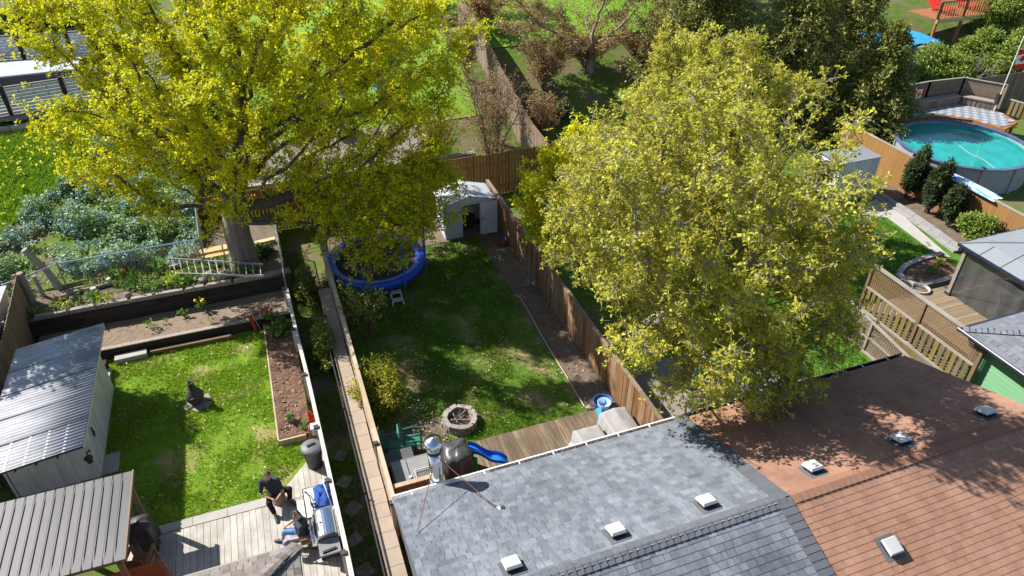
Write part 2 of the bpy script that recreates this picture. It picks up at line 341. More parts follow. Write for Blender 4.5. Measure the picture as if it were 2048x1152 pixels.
class MB:
    """Collects shapes given in world coordinates; build() links them as one mesh object."""
    def __init__(self):
        self.v = []; self.f = []
    def poly(self, pts):
        i = len(self.v); self.v += [tuple(p) for p in pts]; self.f.append(tuple(range(i, i + len(pts)))); return self
    def box(self, c, s, rot=None, taper=None):
        i = len(self.v); hx, hy, hz = s[0] / 2, s[1] / 2, s[2] / 2
        c = Vector(c)
        for dz in (-1, 1):
            k = 1.0 if (dz < 0 or taper is None) else taper
            for dx, dy in ((-1, -1), (1, -1), (1, 1), (-1, 1)):
                p = Vector((dx * hx * k, dy * hy * k, dz * hz))
                if rot is not None: p = rot @ p
                self.v.append(tuple(c + p))
        for q in ((0, 3, 2, 1), (4, 5, 6, 7), (0, 1, 5, 4), (1, 2, 6, 5), (2, 3, 7, 6), (3, 0, 4, 7)):
            self.f.append(tuple(i + a for a in q))
        return self
    def bar(self, p0, p1, w, h, up=(0, 0, 1)):
        p0 = Vector(p0); p1 = Vector(p1); d = p1 - p0
        x = d.normalized(); u = Vector(up)
        y = u.cross(x)
        if y.length < 1e-4: y = Vector((1, 0, 0)).cross(x)
        y.normalize(); z = x.cross(y)
        m = Matrix((x, y, z)).transposed()
        return self.box((p0 + p1) / 2, (d.length, w, h), m)
    def tube(self, path, rad, n=8, cap=True, closed=False):
        P = [Vector(p) for p in path]
        if not hasattr(rad, '__len__'): rad = [rad] * len(P)
        i0 = len(self.v); m = len(P)
        prev = None
        for k in range(m):
            if closed: t = P[(k + 1) % m] - P[k - 1]
            else: t = P[min(k + 1, m - 1)] - P[max(k - 1, 0)]
            if t.length < 1e-9: t = Vector((0, 0, 1))
            t.normalize()
            if prev is None:
                a = Vector((0, 0, 1)) if abs(t.z) < 0.9 else Vector((1, 0, 0))
                u = t.cross(a).normalized()
            else:
                u = prev - t * prev.dot(t)
                if u.length < 1e-6: u = t.orthogonal()
                u.normalize()
            prev = u; w = t.cross(u)
            for j in range(n):
                an = 2 * math.pi * j / n
                self.v.append(tuple(P[k] + (u * math.cos(an) + w * math.sin(an)) * rad[k]))
        for k in range(m if closed else m - 1):
            a = i0 + k * n; b = i0 + ((k + 1) % m) * n
            for j in range(n):
                self.f.append((a + j, a + (j + 1) % n, b + (j + 1) % n, b + j))
        if cap and not closed:
            self.f.append(tuple(i0 + j for j in reversed(range(n))))
            self.f.append(tuple(i0 + (m - 1) * n + j for j in range(n)))
        return self
    def lathe(self, prof, c=(0, 0, 0), n=20, sx=1.0, sy=1.0, jit=0.0, cap=True):
        i0 = len(self.v)
        for r, z in prof:
            for j in range(n):
                an = 2 * math.pi * j / n
                k = 1 + (random.uniform(-jit, jit) if jit else 0)
                self.v.append((c[0] + r * k * sx * math.cos(an), c[1] + r * k * sy * math.sin(an), c[2] + z))
        for k in range(len(prof) - 1):
            a = i0 + k * n; b = a + n
            for j in range(n):
                self.f.append((a + j, a + (j + 1) % n, b + (j + 1) % n, b + j))
        if cap:
            if prof[0][0] > 1e-4: self.f.append(tuple(i0 + j for j in reversed(range(n))))
            if prof[-1][0] > 1e-4: self.f.append(tuple(i0 + (len(prof) - 1) * n + j for j in range(n)))
        return self
    def ball(self, c, r, n=10, m=7, jit=0.0):
        if not hasattr(r, '__len__'): r = (r, r, r)
        i0 = len(self.v)
        for k in range(m + 1):
            ph = math.pi * k / m
            for j in range(n):
                an = 2 * math.pi * j / n
                q = 1 + (random.uniform(-jit, jit) if jit else 0)
                self.v.append((c[0] + r[0] * q * math.sin(ph) * math.cos(an), c[1] + r[1] * q * math.sin(ph) * math.sin(an), c[2] + r[2] * q * math.cos(ph)))
        for k in range(m):
            for j in range(n):
                a = i0 + k * n + j; b = i0 + k * n + (j + 1) % n
                self.f.append((a, a + n, b + n, b))
        return self
    def grid(self, x0, x1, y0, y1, nx, ny, fz):
        i0 = len(self.v)
        for j in range(ny + 1):
            for i in range(nx + 1):
                x = x0 + (x1 - x0) * i / nx; y = y0 + (y1 - y0) * j / ny
                self.v.append((x, y, fz(x, y)))
        for j in range(ny):
            for i in range(nx):
                a = i0 + j * (nx + 1) + i
                self.f.append((a, a + 1, a + nx + 2, a + nx + 1))
        return self
    def build(self, name, m, parent=None, smooth=False, local=False):
        me = bpy.data.meshes.new(name)
        if parent is not None and not local:
            o = origin(parent)
            vv = [(a - o.x, b - o.y, c - o.z) for a, b, c in self.v]
        else:
            vv = self.v
        me.from_pydata(vv, [], self.f)
        if smooth:
            me.polygons.foreach_set('use_smooth', [True] * len(me.polygons))
        me.materials.append(m)
        ob = bpy.data.objects.new(name, me)
        COL.objects.link(ob)
        if parent is not None:
            ob.parent = parent
            ORG[ob] = origin(parent) if not local else Vector((0, 0, 0))
        else:
            ORG[ob] = Vector((0, 0, 0))
        return ob

def solo(mb, name, m, label, cat, group=None, smooth=False, kind=None):
    """A thing that is a single mesh: its origin is put at the middle of its base."""
    a = np.array(mb.v)
    o = Vector(((a[:, 0].min() + a[:, 0].max()) / 2, (a[:, 1].min() + a[:, 1].max()) / 2, a[:, 2].min()))
    mb.v = [(p[0] - o.x, p[1] - o.y, p[2] - o.z) for p in mb.v]
    ob = mb.build(name, m, None, smooth)
    ob.location = o; ORG[ob] = o
    return setp(ob, label, cat, group, kind)

_PC = {}
def piece(name, m, parent, c, s, rot=None):
    """One plank / brick / shingle: an object of its own that shares its mesh with pieces of the same size."""
    key = (name, m.name, round(s[0], 3), round(s[1], 3), round(s[2], 3))
    me = _PC.get(key)
    if me is None:
        mb = MB(); mb.box((0, 0, 0), s)
        me = bpy.data.meshes.new(name); me.from_pydata(mb.v, [], mb.f); me.materials.append(m)
        _PC[key] = me
    ob = bpy.data.objects.new(name, me)
    COL.objects.link(ob)
    ob.parent = parent
    c = Vector(c) - origin(parent)
    ob.location = c
    ORG[ob] = origin(parent) + c
    if rot is not None:
        ob.rotation_euler = rot.to_euler() if isinstance(rot, Matrix) else rot
    return ob

def copy_tree(o, parent=None):
    c = o.copy(); COL.objects.link(c); c.parent = parent
    for ch in list(o.children): copy_tree(ch, c)
    return c

def np_mesh(name, V, F, m, parent=None, smooth=False, local=False):
    """Fast mesh from arrays; F is (n,3) or (n,4)."""
    V = np.asarray(V, dtype=np.float32); F = np.asarray(F, dtype=np.int32)
    if parent is not None and not local:
        V = V - np.array(origin(parent), dtype=np.float32)
    me = bpy.data.meshes.new(name)
    me.vertices.add(len(V)); me.vertices.foreach_set('co', V.ravel())
    k = F.shape[1]
    me.loops.add(F.size); me.loops.foreach_set('vertex_index', F.ravel())
    me.polygons.add(len(F)); me.polygons.foreach_set('loop_start', np.arange(0, F.size, k, dtype=np.int32))
    if smooth: me.polygons.foreach_set('use_smooth', np.ones(len(F), dtype=bool))
    me.materials.append(m)
    me.update(calc_edges=True)
    ob = bpy.data.objects.new(name, me)
    COL.objects.link(ob)
    if parent is not None:
        ob.parent = parent
    ORG[ob] = origin(parent) if parent is not None else Vector((0, 0, 0))
    return ob

# value noise for masks
_NT = rng.random((64, 64))
def vnoise(x, y, s):
    x = np.asarray(x) * s + 100.0; y = np.asarray(y) * s + 100.0
    xi = np.floor(x).astype(int); yi = np.floor(y).astype(int); fx = x - xi; fy = y - yi
    fx = fx * fx * (3 - 2 * fx); fy = fy * fy * (3 - 2 * fy)
    a = _NT[xi % 64, yi % 64]; b = _NT[(xi + 1) % 64, yi % 64]; c = _NT[xi % 64, (yi + 1) % 64]; d = _NT[(xi + 1) % 64, (yi + 1) % 64]
    return (a * (1 - fx) + b * fx) * (1 - fy) + (c * (1 - fx) + d * fx) * fy

def sstep(a, b, x):
    t = min(1.0, max(0.0, (x - a) / (b - a))); return t * t * (3 - 2 * t)

def leaves(centers, n, size, spread, up=0.3, wide=0.5, seed=1, droop=0.0, sunward=1.1):
    """n kite-shaped leaves round each centre. Returns verts, quads."""
    g = np.random.default_rng(seed)
    C = np.repeat(np.asarray(centers, dtype=np.float64), n, axis=0)
    k = len(C)
    d = g.normal(size=(k, 3)); d /= np.linalg.norm(d, axis=1)[:, None] + 1e-9
    d[:, 2] = d[:, 2] * (1 - 0.5 * up) - droop
    d /= np.linalg.norm(d, axis=1)[:, None] + 1e-9
    nrm = g.normal(size=(k, 3)); nrm[:, 2] += up * 2.4
    nrm -= np.array(SUN_TRAVEL)[None, :] * sunward     # leaves turn their faces to the light
    side = np.cross(d, nrm); side /= np.linalg.norm(side, axis=1)[:, None] + 1e-9
    L = size * g.uniform(0.45, 1.45, k)[:, None]
    base = C + d * (spread * g.uniform(0.05, 1.0, k)[:, None])
    p0 = base; p2 = base + d * L
    mid = base + d * L * 0.5
    nn = np.cross(side, d)
    p1 = mid + side * L * wide * 0.5 + nn * L * 0.1; p3 = mid - side * L * wide * 0.5 + nn * L * 0.1
    V = np.stack([p0, p1, p2, p3], axis=1).reshape(-1, 3)
    F = np.arange(k * 4).reshape(-1, 4)
    return V, F

def tubes_np(A, B, ra, rb, n=4):
    """Many open tapered tubes at once."""
    A = np.asarray(A); B = np.asarray(B); k = len(A)
    d = B - A; L = np.linalg.norm(d, axis=1)[:, None] + 1e-9; d = d / L
    ref = np.where(np.abs(d[:, 2:3]) < 0.9, np.array([[0, 0, 1.0]]), np.array([[1.0, 0, 0]]))
    u = np.cross(d, ref); u /= np.linalg.norm(u, axis=1)[:, None] + 1e-9
    w = np.cross(d, u)
    rings = []
    for P, r in ((A, ra), (B, rb)):
        for j in range(n):
            an = 2 * math.pi * j / n
            rings.append(P + (u * math.cos(an) + w * math.sin(an)) * np.asarray(r)[:, None])
    V = np.stack(rings, axis=1).reshape(-1, 3)
    base = (np.arange(k) * 2 * n)[:, None]
    F = []
    for j in range(n):
        F.append(np.concatenate([base + j, base + (j + 1) % n, base + n + (j + 1) % n, base + n + j], axis=1))
    return V, np.concatenate(F)
# ------------------------------------------------------------------ terrain
def h_main(x, y):
    return 3.0 * sstep(26.8, 41.0, y) + 1.5 * sstep(34, 60, x) * sstep(27, 34, y)

def h_meadow(x, y):
    return 1.0 + 2.0 * sstep(23.5, 37.0, y) + 0.08 * math.sin(x * 1.3 + y * 0.7)

def terrain():
    xs = [-400, -200, -100, -60] + list(np.arange(-40, 70.1, 1.25)) + [90, 130, 250, 450]
    ys = [-300, -120, -60, -30] + list(np.arange(-15, 75.1, 1.25)) + [95, 140, 250, 500]
    V = [(x, y, h_main(x, y) - 0.02) for y in ys for x in xs]
    nx = len(xs)
    F = [(j * nx + i, j * nx + i + 1, (j + 1) * nx + i + 1, (j + 1) * nx + i) for j in range(len(ys) - 1) for i in range(nx - 1)]
    o = np_mesh('ground', V, F, GROUNDM, smooth=True)
    setp(o, kind='structure')
terrain()

def sheet(name, m, x0, x1, y0, y1, fz, step=0.5, kind='structure', lip=0.0):
    nx = max(1, int(round((x1 - x0) / step))); ny = max(1, int(round((y1 - y0) / step)))
    mb = MB(); mb.grid(x0, x1, y0, y1, nx, ny, fz)
    if lip > 0:   # vertical skirt so that a raised bed is solid
        ring = [(x0 + (x1 - x0) * i / nx, y0) for i in range(nx + 1)] + [(x1, y0 + (y1 - y0) * j / ny) for j in range(1, ny + 1)] \
             + [(x1 - (x1 - x0) * i / nx, y1) for i in range(1, nx + 1)] + [(x0, y1 - (y1 - y0) * j / ny) for j in range(1, ny)]
        for a, b in zip(ring, ring[1:] + ring[:1]):
            mb.poly([(a[0], a[1], fz(*a) - lip), (b[0], b[1], fz(*b) - lip), (b[0], b[1], fz(*b)), (a[0], a[1], fz(*a))])
    o = mb.build(name, m, None, True)
    return setp(o, kind=kind)

def flat_poly(name, m, pts, z, kind='structure'):
    mb = MB(); mb.poly([(x, y, z) for x, y in pts])
    return setp(mb.build(name, m), kind=kind)

bumpy = lambda z, a=0.02: (lambda x, y: z + a * float(vnoise(x, y, 0.9) - 0.5))
sheet('lawn', LAWN_L, -6.2, -0.42, 12.9, 20.1, bumpy(0.02, 0.03))
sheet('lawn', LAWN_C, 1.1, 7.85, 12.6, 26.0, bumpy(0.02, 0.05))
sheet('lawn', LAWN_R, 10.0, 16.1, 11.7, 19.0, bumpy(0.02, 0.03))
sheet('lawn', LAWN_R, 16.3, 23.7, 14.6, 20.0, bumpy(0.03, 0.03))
sheet('lawn', LAWN_B, 12.2, 27.0, 38.0, 54.0, lambda x, y: h_main(x, y) + 0.03)
sheet('lawn', LAWN_B, -2.7, 10.3, 32.6, 50.0, lambda x, y: h_main(x, y) + 0.03)
sheet('soil_strip', DIRT, 6.95, 7.86, 13.0, 24.6, bumpy(0.045, 0.05), 0.3)
sheet('soil_strip', DIRT, 1.08, 3.0, 12.9, 14.2, bumpy(0.05, 0.05), 0.3)
sheet('soil_strip', DIRT, 1.08, 8.0, 23.2, 26.2, bumpy(0.046, 0.05), 0.3)
sheet('passage', DIRT, -0.3, 0.62, 6.0, 25.0, bumpy(-0.01, 0.04), 0.3)
flat_poly('patio', PAVE, [(8.05, 6.0), (15.8, 6.0), (15.8, 11.75), (12.6, 12.2), (10.9, 14.2), (8.05, 14.4)], 0.04)
sheet('patio', PAVE, -2.7, 7.2, 29.6, 32.7, lambda x, y: h_main(x, y) + 0.06, 0.7)
flat_poly('path', CONC, [(22.2, 19.6), (24.0, 20.4), (24.0, 19.1), (23.2, 15.7), (22.85, 15.9), (23.2, 18.9)], 0.05)
# raised ground of the left garden
sheet('lower_terrace', SOIL, -8.0, -0.42, 20.16, 21.62, bumpy(0.34, 0.07), 0.15, lip=0.36)
sheet('upper_terrace', DIRT, -9.0, -0.38, 21.68, 26.2, lambda x, y: 0.88 + 0.08 * float(vnoise(x, y, 1.1)), 0.25, lip=0.9)
sheet('meadow', MEADM, -34.0, -3.05, 23.3, 60.0, h_meadow, 0.6, lip=1.4)

# ------------------------------------------------------------------ grass and flowers (nobody could count them)
def tufts(name, pts, h, w, m, n=4, seed=3, lean=0.5):
    g = np.random.default_rng(seed)
    P = np.repeat(np.asarray(pts), n, axis=0); k = len(P)
    a = g.uniform(0, 2 * np.pi, k); d = np.stack([np.cos(a), np.sin(a), np.zeros(k)], 1)
    t = g.uniform(0, 2 * np.pi, k); tip = np.stack([np.cos(t), np.sin(t), np.zeros(k)], 1) * (lean * h * g.uniform(0.2, 1, k))[:, None]
    hh = h * g.uniform(0.5, 1.25, k)
    base = P + g.normal(0, 0.018, (k, 3)) * np.array([1, 1, 0])
    V = np.stack([base - d * w / 2, base + d * w / 2, base + tip + np.array([0, 0, 1.0]) * hh[:, None]], 1).reshape(-1, 3)
    return np_mesh(name, V, np.arange(k * 3).reshape(-1, 3), m)

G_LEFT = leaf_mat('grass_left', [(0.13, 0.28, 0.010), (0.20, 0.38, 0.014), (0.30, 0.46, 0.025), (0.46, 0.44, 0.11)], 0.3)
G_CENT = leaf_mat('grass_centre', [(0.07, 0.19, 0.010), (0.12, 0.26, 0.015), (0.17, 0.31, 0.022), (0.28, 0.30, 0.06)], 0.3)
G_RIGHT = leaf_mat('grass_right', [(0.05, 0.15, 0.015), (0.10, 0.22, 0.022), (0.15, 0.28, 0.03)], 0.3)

G_FAR = leaf_mat('grass_far', [(0.15, 0.29, 0.03), (0.20, 0.35, 0.035), (0.25, 0.38, 0.05)], 0.3)

def scatter(x0, x1, y0, y1, n, fz, mask=None, seed=5):
    g = np.random.default_rng(seed)
    x = g.uniform(x0, x1, n); y = g.uniform(y0, y1, n)
    keep = np.ones(n, bool)
    if mask is not None: keep = mask(x, y, g)
    x = x[keep]; y = y[keep]
    z = np.array([fz(a, b) for a, b in zip(x, y)]) if callable(fz) else np.full(len(x), fz)
    return np.stack([x, y, z], 1)

def m_left(x, y, g):
    ok = (y > 12.98) & ~((x > -1.36) & (y > 14.55)) & (g.random(len(x)) < np.clip(1.9 - 2.3 * vnoise(x, y, 1.5), 0.12, 1))
    # the deck's slanted corner
    ok &= ~((x > -1.75) & (y < 13.0 + (x + 1.75) * 1.0))
    ok &= ~((x < -5.7) & (y < 18.7))
    return ok
def m_cent(x, y, g):
    d = vnoise(x, y, 0.55) * 0.6 + vnoise(x, y, 1.7) * 0.4
    keep = np.clip((0.66 - d) * 5.0, 0.06, 1.0)
    keep *= np.clip((7.05 - x) * 4, 0.05, 1) * np.clip((22.6 - y) * 0.8, 0.1, 1)
    keep *= np.where((x < 2.7) & (y < 17.5), 0.35, 1.0) * np.where((x < 4.4) & (y > 19.6), 0.25, 1)
    return (g.random(len(x)) < keep) & ~((y < 13.0)) & (((x - 3.45) ** 2 + (y - 13.8) ** 2) > 0.36)
setp(tufts('lawn_grass', scatter(-6.1, -0.45, 12.95, 20.05, 30000, 0.02, m_left, 21), 0.075, 0.018, G_LEFT, 3, 31), 'short bright green grass with dry patches on the left lawn', 'grass', kind='stuff')
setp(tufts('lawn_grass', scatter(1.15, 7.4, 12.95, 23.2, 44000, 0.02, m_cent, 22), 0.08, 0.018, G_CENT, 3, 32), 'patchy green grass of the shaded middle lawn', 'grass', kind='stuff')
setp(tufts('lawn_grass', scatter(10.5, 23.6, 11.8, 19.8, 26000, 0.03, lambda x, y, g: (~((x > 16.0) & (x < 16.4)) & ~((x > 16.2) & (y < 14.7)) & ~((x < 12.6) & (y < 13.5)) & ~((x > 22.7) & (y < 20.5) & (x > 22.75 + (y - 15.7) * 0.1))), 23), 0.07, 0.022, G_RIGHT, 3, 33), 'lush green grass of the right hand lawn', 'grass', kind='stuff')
setp(tufts('lawn_grass', scatter(12.4, 26.8, 38.2, 53.0, 14000, lambda x, y: h_main(x, y) + 0.03, None, 24), 0.06, 0.04, G_FAR, 3, 34), 'bright green grass of the far lawn at the top', 'grass', kind='stuff')
setp(tufts('passage_weeds', scatter(-0.22, 0.5, 8.2, 24.5, 5200, 0.0, lambda x, y, g: g.random(len(x)) < np.clip(2.0 - 2.6 * vnoise(x, y, 1.2), 0.1, 1), 25), 0.10, 0.02, G_CENT, 4, 35, 0.8), 'scrappy grass and weeds in the narrow sunken passage', 'grass', kind='stuff')

# blue-green flower mounds and dandelion grass on the slope
BLOOM = leaf_mat('blue_bloom_leaves', [(0.09, 0.18, 0.05), (0.14, 0.26, 0.10), (0.18, 0.33, 0.26), (0.22, 0.33, 0.48), (0.42, 0.53, 0.62), (0.12, 0.24, 0.09), (0.20, 0.34, 0.09)], 0.25, [(0.11, 0.21, 0.03), (0.19, 0.30, 0.045), (0.29, 0.39, 0.08), (0.23, 0.37, 0.26), (0.34, 0.41, 0.10)], 1.1)
DANDY = leaf_mat('dandelion_grass', [(0.11, 0.24, 0.014), (0.18, 0.34, 0.02), (0.27, 0.43, 0.03), (0.38, 0.46, 0.03)], 0.3)
YELL = leaf_mat('dandelion_yellow', [(0.80, 0.72, 0.02), (0.85, 0.80, 0.05)], 0.2)
def bloom_mask(x, y, g):
    lim = 24.0 + (-(x) - 3.0) * 0.15
    inside = (y < 27.6 + (x + 9.8) * 1.2 + 1.5 * (vnoise(x, y, 0.5) - 0.5)) & (y > 23.5)
    d = vnoise(x, y, 1.4) * 0.6 + vnoise(x, y, 3.1) * 0.4
    return inside & (g.random(len(x)) < np.clip((d - 0.31) * 4.5, 0, 1))
bp = scatter(-12.5, -3.1, 23.5, 34.0, 26000, h_meadow, bloom_mask, 41)
bp[:, 2] += (vnoise(bp[:, 0], bp[:, 1], 1.4) ** 2 * 0.85 + vnoise(bp[:, 0], bp[:, 1], 3.1) * 0.35) * rng.uniform(0.25, 1.0, len(bp))
V, F = leaves(bp, 5, 0.10, 0.10, 0.5, 0.6, 42)
setp(np_mesh('flower_meadow', V, F, BLOOM), 'blue-green mounds of flowering ground cover on the slope', 'flowers', kind='stuff')
dp = scatter(-16.0, -4.0, 25.5, 36.0, 30000, h_meadow, lambda x, y, g: (y > 26.8 + (x + 9.8) * 1.2) & (g.random(len(x)) < np.clip(vnoise(x, y, 0.8) * 2 + 0.15, 0, 1)), 43)
setp(tufts('meadow_grass', dp, 0.16, 0.05, DANDY, 4, 44, 0.9), 'long bright green grass above the flower slope', 'grass', kind='stuff')
yp = scatter(-13.0, -5.0, 27.0, 33.0, 380, h_meadow, lambda x, y, g: (vnoise(x, y, 0.7) > 0.4) & (y > 27.6 + (x + 9.8) * 1.2), 45)
yp[:, 2] += 0.2
V, F = leaves(yp, 5, 0.06, 0.03, 0.8, 0.9, 46)
setp(np_mesh('dandelions', V, F, YELL), 'yellow dandelion heads scattered in the long grass', 'flowers', kind='stuff')

wp = scatter(-8.3, -1.9, 21.85, 23.25, 5200, 0.93, lambda x, y, g: g.random(len(x)) < np.clip((vnoise(x, y, 1.6) - 0.36) * 3, 0, 0.9), 47)
wp[:, 2] += rng.uniform(0, 0.16, len(wp))
V, F = leaves(wp, 4, 0.09, 0.05, 0.4, 0.45, 48)
setp(np_mesh('terrace_weeds', V, F, leaf_mat('terrace_weed', [(0.10, 0.20, 0.03), (0.19, 0.31, 0.04), (0.30, 0.38, 0.07), (0.22, 0.28, 0.10), (0.30, 0.24, 0.12)], 0.3)), 'mixed green weeds covering the upper terrace', 'weeds', kind='stuff')

# ------------------------------------------------------------------ roofs
def in_view(p, margin=0.02):
    f = Vector((math.sin(R_(19.9)) * math.cos(R_(35)), math.cos(R_(19.9)) * math.cos(R_(35)), -math.sin(R_(35))))
    r = Vector((math.cos(R_(19.9)), -math.sin(R_(19.9)), 0)); u = r.cross(f)
    v = Vector(p) - CAM; d = v.dot(f)
    if d <= 0.5: return False
    return abs(v.dot(r) / d * 1430 / 2048) < 0.5 + margin and abs(v.dot(u) / d * 1430 / 2048) < 0.28125 + margin

def shingle_slope(x0, x1, y_eave, z_eave, slope, length, expo, tabs, sgn, clip=None):
    """Positions of shingles on a slope whose courses run along X. sgn = +1: the eave faces +Y."""
    out = []
    ang = math.atan(slope)
    n = int(length / expo) + 1
    for k in range(n):
        s = (k + 0.5) * expo
        if s > length: break
        x = x0 - random.uniform(0, tabs[1])
        while x < x1:
            w = random.uniform(*tabs)
            a = max(x, x0); b = min(x + w, x1)
            if b - a > 0.03:
                cx = (a + b) / 2
                y = y_eave - sgn * s * math.cos(ang); z = z_eave + s * math.sin(ang)
                if clip is None or clip(cx, y):
                    out.append((cx, y, z, b - a))
            x += w
    return out

def lay_shingles(root, base_z, items, m, ang, sgn, expo, quant=None):
    """items -> 300 separate shingles that show largest, the rest joined as one part."""
    tilt = 0.05
    rot = Matrix.Rotation(-sgn * (ang - tilt), 3, 'X')
    vis = [(Vector((i[0], i[1], i[2])) - CAM).length if in_view(i[:3], 0.0) else 1e9 for i in items]
    return vis, rot

def roof_shingles(root, groups, limit=300):
    allit = []
    for items, m, ang, sgn, expo in groups:
        rot = Matrix.Rotation(-sgn * (ang - 0.055), 3, 'X')
        up = Vector((0, sgn * math.sin(ang), math.cos(ang)))
        for (x, y, z, w) in items:
            p = Vector((x, y, z)) + up * 0.009
            d = (p - CAM).length if in_view(p, 0.0) else 1e9
            fac = abs(up.dot((CAM - p).normalized())) * w * expo / (d * d)
            allit.append((-fac if d < 1e8 else 0.0, p, w, m, rot, expo))
    order = sorted(range(len(allit)), key=lambda i: allit[i][0])
    rest = {}
    for c, i in enumerate(order):
        key, p, w, m, rot, expo = allit[i]
        w2 = max(0.03, round(w / 0.02) * 0.02 - 0.006)
        if c < limit and key < 0:
            piece('shingle', m, root, p, (w2, expo + 0.03, 0.009), rot)
        else:
            rest.setdefault(m.name, (MB(), m))[0].box(p, (w2, expo + 0.03, 0.009), rot)
    for nm, (mb, m) in rest.items():
        setp(mb.build('shingle_field', m, root), kind='stuff')

def vent_box(parent_label, x, y, z, m, label, ang, sgn):
    t = thing('roof_vent', label, 'roof vent', (x, y, z), 'square roof vents')
    rot = Matrix.Rotation(-sgn * ang, 3, 'X')
    up = rot @ Vector((0, 0, 1)); dn = rot @ Vector((0, sgn, 0))
    mb = MB(); mb.box(Vector((x, y, z)) + up * 0.012, (0.40, 0.44, 0.012), rot); mb.build('flashing', SH_GREYD, t)
    mb = MB(); mb.box(Vector((x, y, z)) + up * 0.06, (0.24, 0.24, 0.10), rot); mb.build('louvre_neck', BLACKM, t)
    mb = MB(); mb.box(Vector((x, y, z)) + up * 0.135, (0.30, 0.30, 0.05), rot, 0.86); mb.build('hood', m, t)
    return t

S3 = 1 / 3.0; A3 = math.atan(S3)
YE, ZE, YR = 9.58, 2.75, 6.30
ZR = ZE + (YE - YR) * S3
SLEN = (YE - YR) / math.cos(A3)
def house(name, label, x0, x1, m, mcap, gut, expo, tabs, gable_left, gable_right):
    t = thing(name, label, 'house', ((x0 + x1) / 2, YR, 0))
    mb = MB()
    w = 0.35
    yb, yf = YE - w, 2 * YR - YE + w
    xa = x0 + (0.2 if gable_left else 0.003); xb = x1 - (0.2 if gable_right else 0.003)
    mb.box(((xa + xb) / 2, (yb + yf) / 2, 1.25), (xb - xa, yb - yf, 2.5)); mb.build('wall', BRICK, t)
    mb = MB()   # roof deck, a closed prism under the shingles
    c = [(YE, ZE - 0.10), (YE, ZE), (YR, ZR), (2 * YR - YE, ZE), (2 * YR - YE, ZE - 0.10)]
    mb.poly([(x0, y, z) for y, z in c]); mb.poly([(x1, y, z) for y, z in reversed(c)])
    for a, b in zip(c, c[1:] + c[:1]):
        mb.poly([(x0, a[0], a[1]), (x0, b[0], b[1]), (x1, b[0], b[1]), (x1, a[0], a[1])])
    roof = mb.build('roof', SH_GREYD if m is SH_GREY else SH_REDC, t)
    far = shingle_slope(x0, x1, YE, ZE, S3, SLEN, expo, tabs, 1)
    near = shingle_slope(x0, x1, 2 * YR - YE, ZE, S3, SLEN, expo, tabs, -1)
    roof_shingles(roof, [(far, m, A3, 1, expo), (near, m, A3, -1, expo)])
    # ridge caps: bent pieces lapped along the ridge
    k = 0; x = x0 + 0.05
    while x < x1 - 0.05:
        me = _PC.get(('cap', mcap.name))
        if me is None:
            q = MB(); L_ = 0.17; d = 0.15; th = 0.012
            for s in (-1, 1):
                q.poly([(0, 0, th), (L_, 0, th + 0.026), (L_, s * d, th + 0.026 - d * S3), (0, s * d, th - d * S3)][::s])
            q.poly([(L_, -d, -d * S3), (L_, 0, 0), (L_, 0, th + 0.026), (L_, -d, th + 0.026 - d * S3)])
            q.poly([(L_, 0, 0), (L_, d, -d * S3), (L_, d, th + 0.026 - d * S3), (L_, 0, th + 0.026)])
            me = bpy.data.meshes.new('ridge_cap'); me.from_pydata(q.v, [], q.f); me.materials.append(mcap)
            _PC[('cap', mcap.name)] = me
        o = bpy.data.objects.new('ridge_cap', me); COL.objects.link(o); o.parent = roof
        o.location = Vector((x, YR, ZR + 0.012)) - origin(roof); x += 0.14; k += 1
    # gutter
    gx0 = x0; gx1 = x1
    g = MB()
    y = YE + 0.005
    g.poly([(gx0, y, ZE - 0.01), (gx1, y, ZE - 0.01), (gx1, y, ZE - 0.12), (gx0, y, ZE - 0.12)])
    g.poly([(gx0, y, ZE - 0.12), (gx1, y, ZE - 0.12), (gx1, y + 0.10, ZE - 0.12), (gx0, y + 0.10, ZE - 0.12)])
    g.poly([(gx0, y + 0.10, ZE - 0.12), (gx1, y + 0.10, ZE - 0.12), (gx1, y + 0.13, ZE - 0.025), (gx0, y + 0.13, ZE - 0.025)])
    g.bar((gx0, y + 0.13, ZE - 0.02), (gx1, y + 0.13, ZE - 0.02), 0.03, 0.016)
    gu = g.build('gutter', gut, roof)
    x = x0 + 0.4
    while x < x1:
        piece('gutter_hanger', WHITE, roof, (x, y + 0.06, ZE - 0.006), (0.025, 0.16, 0.012)); x += 0.78
    return t, roof

hA, roofA = house('grey_roof_house', 'bungalow with grey laminated shingle roof, half of a pair', 0.92, 7.46, SH_GREY, SH_GREYD, WHITE, 0.135, (0.09, 0.22), True, False)
hB, roofB = house('red_roof_house', 'bungalow with terracotta red shingle roof, half of a pair', 7.66, 14.02, SH_RED, SH_REDC, NAVY, 0.122, (0.215, 0.235), False, True)
